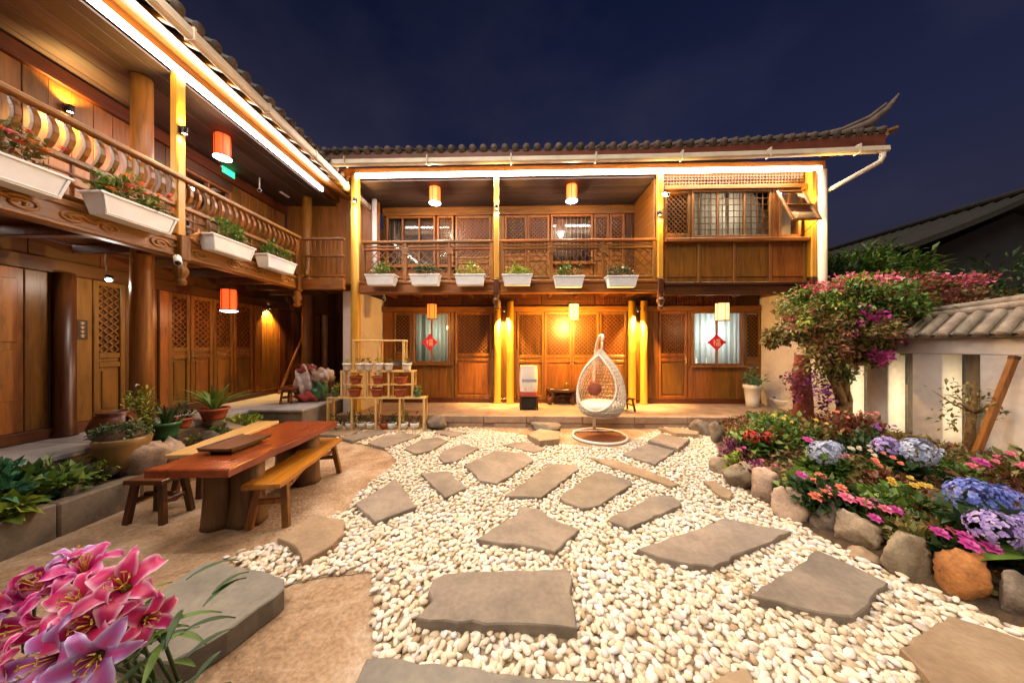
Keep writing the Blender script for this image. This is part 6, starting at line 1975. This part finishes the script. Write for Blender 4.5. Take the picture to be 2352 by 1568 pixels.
bedplant(2300, 1085, .46, .24, .2, 260, .07, 'leaf_red', 'dense reddish bush with pale pink roses near the wall', heads(9, 'pink', .035, .2, .32))
bedplant(2340, 1150, .44, .22, .2, 240, .07, 'leaf_red', 'low dark red ground foliage behind the blue hydrangea', heads(4, 'rose', .03, .18, .28))
bedplant(2165, 1120, .38, .22, .2, 260, .06, 'leaf_red', 'brownish red bush between yellow pansies and blue hydrangea')
bedplant(2140, 1065, .42, .22, .2, 260, .07, 'leaf_dark', 'dark green bush before the wall slots', heads(3, 'paleblue', .035, .1, .3))
t = bedplant(2375, 1275, .30, .12, .2, 20, .08, 'leaf_dark', 'plant with very large glossy green leaves beyond the orange boulder', (), .7)
for k in range(7):
    a = k * .9 + .4
    P = []
    for i in range(8):
        q = i / 7; w_ = .085 * math.sin(math.pi * (q * .86 + .1)); o_ = .05 + .30 * q; z_ = .14 + .16 * q - .20 * q * q
        P.append([(o_ * math.cos(a) - w_ * s * math.sin(a), o_ * math.sin(a) + w_ * s * math.cos(a), z_ + .02 * abs(s)) for s in (-1, 0, 1)])
    b = MB(); b.grid(P); b.build('large_leaf', M['leaf'], t, smooth=True)
bedplant(1800, 962, .62, .34, .4, 420, .09, 'leaf', 'broad olive green shrub under the bougainvillea', heads(6, 'yellow', .03, .3, .42))
bedplant(1880, 975, .55, .30, .4, 340, .08, 'leaf_olive', 'olive shrub between green shrub and reddish shrub')
bedplant(1945, 958, .66, .32, .4, 420, .08, 'leaf_red', 'reddish shrub at the foot of the bougainvillea trunk', heads(8, 'coral', .03, .25, .48))
bedplant(1755, 985, .5, .22, .3, 260, .08, 'leaf_olive', 'olive shrub behind the red geranium')
bedplant(2010, 1000, .55, .24, .3, 260, .08, 'leaf_dark', 'dark shrub at the foot of the white pier', heads(3, 'violet', .03, .2, .4))
bedplant(2360, 1215, .36, .2, .2, 180, .1, 'leaf_dark', 'dark leafy plant behind the large-leaved one', (), .6)
bedplant(2400, 1060, .6, .3, .3, 260, .09, 'leaf_olive', 'olive bush with pale pink dots by the near wall', heads(6, 'pink', .035, .25, .4))
gc_n = 9000
gY = rng.uniform(1.6, 6.0, gc_n); gx0 = np.array([bed_edge_x(y_) for y_ in gY]); gX = gx0 + .12 + (5.75 - gx0 - .12) * rng.random(gc_n)
gZ = np.array([bed_z(a_, b_) for a_, b_ in zip(gX, gY)]) + rng.uniform(0, .12, gc_n) * (0.4 + .6 * np.sin(gX * 4 + 3 * np.cos(gY * 3)) ** 2)
sel = rng.random(gc_n) < .5 + .4 * np.sin(gX * 3.1 + 2) * np.cos(gY * 2.7)
for msk, mt_ in ((sel, 'leaf_olive'), (~sel, 'leaf_red')):
    n_ = int(msk.sum()); D_ = rng.normal(0, .7, (n_, 3)); D_[:, 2] = np.abs(D_[:, 2]) + .3
    L_ = rng.uniform(.05, .09, n_)
    stuff(leaves('ground_cover', np.stack([gX[msk], gY[msk], gZ[msk] - .02], 1), D_, L_, L_ * .5, M[mt_], None))
# sapling tied to the prop
p = onz(2228, 1035, .3)
t = empty('sapling', (p.x, p.y, bed_z(p.x, p.y) - .02)); tag(t, 'young yellow-barked sapling with sparse leaves beside the leaning prop', 'tree')
b = MB(); b.tube([(0, 0, -.03), (.02, .01, .35), (.05, 0, .62), (.09, .02, .95)], [.05, .04, .026, .008], 9)
for k in range(6):
    a = k * 1.1; b.tube([(.04, 0, .5), (.04 + .18 * math.cos(a), .15 * math.sin(a), .62), (.04 + .34 * math.cos(a), .28 * math.sin(a), .66 + .05 * (k % 3))], [.014, .009, .004], 6)
b.build('trunk', M['bark'], t, smooth=True)
foliage(t, 260, (.05, 0, .58), (.42, .36, .34), .06, M['leaf_olive'], 'crown', k=14, aspect=.45)

# ------------------------------------------------------------------ bougainvillea over the wall
p = onz(1938, 958, .24)
bx, by, bz = 5.42, 4.98, .2
t = empty('bougainvillea_tree', (bx, by, bz)); tag(t, 'bougainvillea with twisted golden trunk and pink blossom canopy above the garden wall', 'tree')
b = MB()
b.tube([(0, 0, -.03), (.0, 0, .3), (.02, 0, .5)], [.12, .10, .09], 10)
b.tube([(.0, 0, .42), (-.14, -.02, .75), (-.26, 0, 1.05), (-.45, .05, 1.5)], [.075, .06, .05, .03], 9)
b.tube([(.03, 0, .45), (.06, .03, .8), (.03, .05, 1.1), (.10, .08, 1.7)], [.07, .055, .05, .03], 9)
b.tube([(-.2, 0, .95), (-.5, -.1, 1.3), (-.9, -.1, 1.75)], [.04, .03, .015], 8)
b.tube([(.05, .05, 1.1), (.5, .1, 1.6), (1.3, .2, 2.05), (2.2, .3, 2.3)], [.045, .04, .03, .015], 8)
for k in range(9):
    b.tube([(0, 0, .05 + .04 * k), (.09 * math.cos(k * 2.2), .09 * math.sin(k * 2.2), .12 + .05 * k), (.07 * math.cos(k * 2.2 + 1), .07 * math.sin(k * 2.2 + 1), .30 + .05 * k)], [.03, .025, .012], 6)
b.build('trunk', M['bark'], t, smooth=True)
for i_, (lx, lz, lr, lzr) in enumerate(((-.85, 1.78, .28, .24), (-.56, 2.12, .30, .22), (-.72, 1.30, .24, .30), (-.2, 1.98, .40, .34), (-.1, 1.48, .36, .28), (.42, 1.92, .40, .32), (.42, 1.48, .34, .22), (.88, 1.62, .34, .25), (-.36, 1.66, .40, .34), (.1, 2.28, .42, .20), (-1.0, 1.55, .16, .14), (-.45, 1.05, .18, .2), (.15, 1.2, .2, .15))):
    foliage(t, int(2600 * lr), (lx, -.12 + .25 * math.sin(i_ * 2.1), lz), (lr, lr * 1.15, lzr), .075, M[('leaf_olive', 'leaf')[i_ % 2]], 'crown', k=16, aspect=.55, upness=.0, tight=.36, hi=1.1)
    foliage(t, int(900 * lr), (lx, -.12 + .25 * math.sin(i_ * 2.1), lz), (lr, lr * 1.15, lzr), .07, M[('leaf_lime', 'leaf_olive', 'leaf_red')[i_ % 3]], 'crown', k=12, aspect=.5, upness=.0, tight=.36, hi=1.15)
foliage(t, 3600, (1.25, .35, 2.12), (1.6, .7, .42), .085, M['leaf_red'], 'crown', k=60, aspect=.55, upness=.2, tight=.26, hi=1.1)
foliage(t, 1800, (1.2, .3, 2.05), (1.6, .7, .38), .085, M['leaf_olive'], 'crown', k=40, aspect=.55, upness=.2, tight=.26, hi=1.1)
for (cx_, cy_, cz_, rx, rz_, n_, mt) in ((-.1, .0, 2.30, .55, .20, 420, 'rose'), (.35, .1, 2.40, .6, .20, 520, 'pink'), (.9, .25, 2.40, .6, .24, 480, 'rose'), (1.5, .35, 2.42, .6, .24, 480, 'rose'), (2.1, .4, 2.46, .6, .2, 460, 'pink'), (2.5, .4, 2.5, .5, .15, 260, 'rose'), (1.3, .2, 2.1, .6, .25, 300, 'rose'), (.75, .1, 2.0, .5, .25, 260, 'rose'),
                                        (-.15, -.5, 1.75, .22, .28, 150, 'magenta'), (.35, -.45, 1.55, .2, .14, 110, 'magenta'), (.02, -.5, 1.25, .14, .12, 130, 'magenta'), (1.2, .1, 1.75, .2, .14, 110, 'magenta'), (-.9, -.2, 1.75, .3, .2, 70, 'rose'), (-.5, -.3, 1.5, .3, .3, 90, 'rose'), (-.6, -.25, .75, .2, .25, 90, 'violet')):
    stuff(foliage(t, int(n_ * .8), (cx_, cy_, cz_), (rx, rx * .8, rz_), .06, M[mt], 'blossom_cluster', k=26, aspect=.8, upness=.5, tight=.42))
# red-barked climber beside it
p = onz(1858, 945, .24)
t = empty('red_climber', (4.95, 5.2, .2)); tag(t, 'thick red-brown climber stem with purple leaves, left of the golden trunk', 'tree')
b = MB(); b.tube([(0, 0, -.03), (.02, 0, .4), (-.01, 0, .8), (.02, .02, 1.25)], [.15, .135, .13, .10], 12); b.build('trunk', M['bark_red'], t, smooth=True)
foliage(t, 260, (0, -.02, .6), (.22, .2, .55), .05, M['leaf_red'], 'crown', k=16, aspect=.5)
foliage(t, 150, (-.26, -.1, .72), (.2, .18, .26), .06, M['leaf_purple'], 'crown', k=8, aspect=.6, upness=0)
foliage(t, 110, (.30, -.1, .62), (.14, .14, .25), .06, M['leaf_purple'], 'crown', k=8, aspect=.6, upness=0)

# ------------------------------------------------------------------ trees and dark neighbour beyond the wall
def bush_tree(loc, h, rx, rz_, n, size, mat, label, k=26):
    t = empty('tree', loc); tag(t, label, 'tree', 'trees beyond the garden wall')
    b = MB(); b.tube([(0, 0, -.05), (.05, 0, h * .4), (0, 0, h * .8)], [.14, .10, .05], 9)
    for q in range(7):
        a = q * .9; b.tube([(0, 0, h * .45), (rx * .4 * math.cos(a), rx * .4 * math.sin(a), h * .7), (rx * .8 * math.cos(a), rx * .8 * math.sin(a), h * .9)], [.05, .03, .01], 6)
    b.build('trunk', M['bark'], t, smooth=True)
    foliage(t, n, (0, 0, h), (rx, rx, rz_), size, M[mat], 'crown', k=k, aspect=.28, upness=.3, tight=.33)
    return t
bush_tree((8.9, 7.6, 0), 3.3, 1.1, .85, 2600, .22, 'leaf', 'bushy green tree with spiky leaves between roof end and neighbour house')
bush_tree((7.3, 7.4, 0), 3.1, .8, .6, 1500, .18, 'leaf_dark', 'smaller dark tree beside the downpipe end of the house')
bush_tree((9.6, 5.6, 0), 2.6, 1.0, .8, 1800, .16, 'leaf_dark', 'dark leafy tree behind the tiled coping of the garden wall')
nb = empty('neighbour_house', (20.5, 12.0, 0)); tag(nb, 'dark unlit neighbour house with a sloping tiled roof beyond the garden wall', 'house')
M['nbwall'] = plain('neighbour_night_plaster', (0.012, 0.014, 0.020), .9, 0, .2, 2)  # night darkness put into the wall and tile colours of this house
M['nbtile'] = stone('neighbour_night_tile', [(.006, .006, .007), (.014, .013, .013), (.025, .022, .02)], 6, .8, .4, .2)
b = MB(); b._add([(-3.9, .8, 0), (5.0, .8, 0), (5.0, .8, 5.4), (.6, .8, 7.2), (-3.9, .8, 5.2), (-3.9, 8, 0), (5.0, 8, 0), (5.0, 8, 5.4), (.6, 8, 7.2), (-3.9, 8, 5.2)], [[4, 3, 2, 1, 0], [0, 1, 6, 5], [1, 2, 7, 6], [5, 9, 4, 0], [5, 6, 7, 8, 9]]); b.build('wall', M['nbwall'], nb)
def nz(x): return 5.48 + .34 * (x + 5.1) + .012 * (x + 5.1) ** 2 if x < .6 else 5.48 + .34 * 5.7 + .39 - .36 * (x - .6)
b = MB(); xs_ = [-5.1, -4.2, -3, -1.8, -.6, .6, 2, 3.5, 5.6]
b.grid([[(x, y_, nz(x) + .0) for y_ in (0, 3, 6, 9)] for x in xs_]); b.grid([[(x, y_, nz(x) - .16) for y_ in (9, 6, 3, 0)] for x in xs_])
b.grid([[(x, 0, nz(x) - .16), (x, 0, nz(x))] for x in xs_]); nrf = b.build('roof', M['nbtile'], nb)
for k in range(22):
    y_ = .1 + .4 * k
    b = MB(); b.tube([(x, y_, nz(x) + .03) for x in xs_[:6]], .10, 6); b.build('tile_row', M['nbtile'], nrf, smooth=True)
b = MB(); b.tube([(.6, -.3, nz(.6) + .35), (.6, .4, nz(.6) + .16), (.6, 9, nz(.6) + .16)], [.06, .18, .18], 8); b.build('ridge', M['nbtile'], nrf, smooth=True)
for (x0, x1) in ((-2.6, -1.5), (1.0, 2.2)):
    b = MB(); b.box(x0, x1, .77, .796, 2.8, 4.2, .01); w_ = b.build('window', M['nbtile'], nb)
    b = MB(); b.box(x0 + .08, x1 - .08, .755, .765, 2.88, 4.12, 0); b.build('pane', M['glass'], w_)

# ------------------------------------------------------------------ the lilies in the foreground
def lily_mat(name, inner_c, mid_c, edge_c):
    m, t, b = newmat(name)
    at = t.nodes.new('ShaderNodeAttribute'); at.attribute_name = 'edge'
    r_ = ramp(t, [(0.0, inner_c), (.45, mid_c), (.72, tuple((x_ + y_) / 2 for x_, y_ in zip(mid_c, edge_c))), (.92, edge_c), (1.0, edge_c)])
    t.links.new(at.outputs['Fac'], r_.inputs[0])
    c = hsv_vary(t, r_.outputs[0], .18)
    t.links.new(c, b.inputs['Base Color']); b.inputs['Roughness'].default_value = .45
    out = t.nodes['Material Output']; tr = t.nodes.new('ShaderNodeBsdfTranslucent'); t.links.new(c, tr.inputs[0])
    ms = t.nodes.new('ShaderNodeMixShader'); ms.inputs[0].default_value = .25
    t.links.new(b.outputs[0], ms.inputs[1]); t.links.new(tr.outputs[0], ms.inputs[2]); t.links.new(ms.outputs[0], out.inputs[0])
    return m
M['lily_pink'] = lily_mat('lily_pink', (.62, .02, .13), (.58, .03, .22), (.80, .45, .58))
M['lily_mag'] = lily_mat('lily_magenta', (.40, .004, .09), (.42, .01, .16), (.62, .25, .50))
M['lily_violet'] = lily_mat('lily_violet', (.45, .05, .25), (.38, .16, .50), (.58, .50, .80))
def petal_mesh(L_, W_, curl, mat, seed):
    r2 = random.Random(seed)
    n, m_ = 12, 7
    y_, z_ = 0.012, 0.0
    th = R(18)
    P = []; E = []
    for i in range(n + 1):
        q = i / n
        w_ = W_ * (math.sin(math.pi * min(1, q * .80 + .14)) ** .9) * (1 if q < .9 else (1 - q) / .1 * .9 + .1)
        nx, nz = math.cos(th), -math.sin(th)      # direction across the blade's thickness
        row_ = []
        for j in range(m_):
            s = -1 + 2 * j / (m_ - 1)
            lift = .35 * w_ * (abs(s) ** 1.6) * (1 - .9 * q) + .012 * math.sin(q * 13 + s * 2 + seed) * abs(s) * q
            row_.append((s * w_, y_ - lift * nx * .9, z_ + lift * (-nz) ))
            E.append(max(abs(s) ** 1.3, (q - .55) * 1.1 if q > .55 else 0))
        P.append(row_)
        step = L_ / n
        y_ += step * math.sin(th); z_ += step * math.cos(th)
        th += R(curl) / n * (0.5 + 1.3 * q)
    b = MB(); b.grid(P)
    me = b.mesh('petal', mat, True)
    at = me.attributes.new('edge', 'FLOAT', 'POINT')
    at.data.foreach_set('value', E)
    return me
PET = {}
for c_ in ('lily_pink', 'lily_mag', 'lily_violet'):
    PET[c_] = [petal_mesh(.150, .038 if k % 2 else .029, 115 + 18 * k, M[c_], k + 3) for k in range(4)]
_b = MB(); _b.lathe([(.006, -.03), (.010, -.012), (.014, .004), (.012, .012), (.002, .014)], 10)
THROAT = _b.mesh('flower', M['leaf_lime'], True)
_b = MB()
for k in range(6):
    a = k * 1.047 + .3
    _b.tube([(.004 * math.cos(a), .004 * math.sin(a), .0), (.012 * math.cos(a), .012 * math.sin(a), .05), (.028 * math.cos(a), .028 * math.sin(a), .088)], .0014, 5)
    e = (.028 * math.cos(a), .028 * math.sin(a), .089)
    _b.obox(e, (-.009 * math.sin(a), .009 * math.cos(a), 0), (.002 * math.cos(a), .002 * math.sin(a), 0), (0, 0, .002), .0005)
_b.tube([(0, 0, 0), (.002, 0, .06), (.005, 0, .105)], [.002, .002, .004], 6)
STAMEN = _b.mesh('stamen', M['yellow'], True)
lp = onz(215, 1690, .0)
lily = empty('lily_plant', (-1.36, 1.18, 0)); tag(lily, 'cluster of magenta and pink lilies with dark leaves beside the grey slab', 'lily')
FL = [(292, 1352, 1.14, 'lily_pink', (.30, -.55, .75), 1.0), (118, 1358, 1.20, 'lily_mag', (-.15, -.5, .8), 1.05), (52, 1385, 1.14, 'lily_mag', (-.6, -.5, .55), 1.0),
      (232, 1425, 1.08, 'lily_pink', (.25, -.75, .45), .95), (150, 1500, 1.02, 'lily_violet', (-.05, -.85, .45), 1.0), (196, 1320, 1.24, 'lily_mag', (.1, -.2, .95), .9),
      (170, 1290, 1.28, 'lily_violet', (.15, .1, 1), .62), (20, 1468, 1.08, 'lily_violet', (-.6, -.6, .3), .9), (330, 1420, 1.14, 'lily_pink', (.8, -.3, .25), .75), (95, 1430, 1.10, 'lily_mag', (-.3, -.8, .3), .9),
      (262, 1395, 1.16, 'lily_mag', (.5, -.3, .7), .9), (205, 1385, 1.15, 'lily_pink', (0, -.6, .7), .95), (60, 1530, 1.0, 'lily_pink', (-.4, -.8, .3), .95), (230, 1500, 1.0, 'lily_violet', (.5, -.7, .3), .9)]
for i, (px, py, d, c_, ax, s) in enumerate(FL):
    P_ = ony(px, py, d) - Vector(lily.location)
    o = bpy.data.objects.new('flower', THROAT); col.objects.link(o); o.parent = lily
    o.location = P_; o.rotation_euler = Vector(ax).to_track_quat('Z', 'Y').to_euler(); o.scale = (s, s, s)
    o2 = bpy.data.objects.new('stamen', STAMEN); col.objects.link(o2); o2.parent = o
    for k in range(6):
        q = bpy.data.objects.new('petal', PET[c_][(k % 2) + 2 * ((k + i) % 2)]); col.objects.link(q); q.parent = o
        q.rotation_euler = (R(rng.uniform(-6, 6)), 0, k * math.pi / 3 + R(rng.uniform(-6, 6)) + i)
    base = Vector((rng.uniform(-.10, .10), rng.uniform(-.06, .12), 0))
    back = P_ - Vector(ax).normalized() * .03
    b = MB(); b.tube([base, base.lerp(back, .5) + Vector((0, 0, .08)), back - Vector((0, 0, .05)), back], [.007, .006, .005, .005], 7); st = b.build('stem', M['leaf_dark'], lily, smooth=True)
for k in range(34):
    a = rng.uniform(0, 6.28); z_ = rng.uniform(.15, .62); ln = rng.uniform(.12, .2)
    P = []
    c0 = (rng.uniform(-.12, .16), rng.uniform(-.08, .12))
    for i in range(7):
        q = i / 6; w_ = .013 * math.sin(math.pi * (q * .9 + .08)); o_ = ln * q; zz = z_ + ln * (.35 * q - .5 * q * q)
        P.append([(c0[0] + o_ * math.cos(a) - w_ * s * math.sin(a), c0[1] + o_ * math.sin(a) + w_ * s * math.cos(a), zz + .005 * abs(s)) for s in (-1, 0, 1)])
    b = MB(); b.grid(P); b.build('leaf', M['leaf_dark'] if k % 3 else M['leaf'], lily, smooth=True)
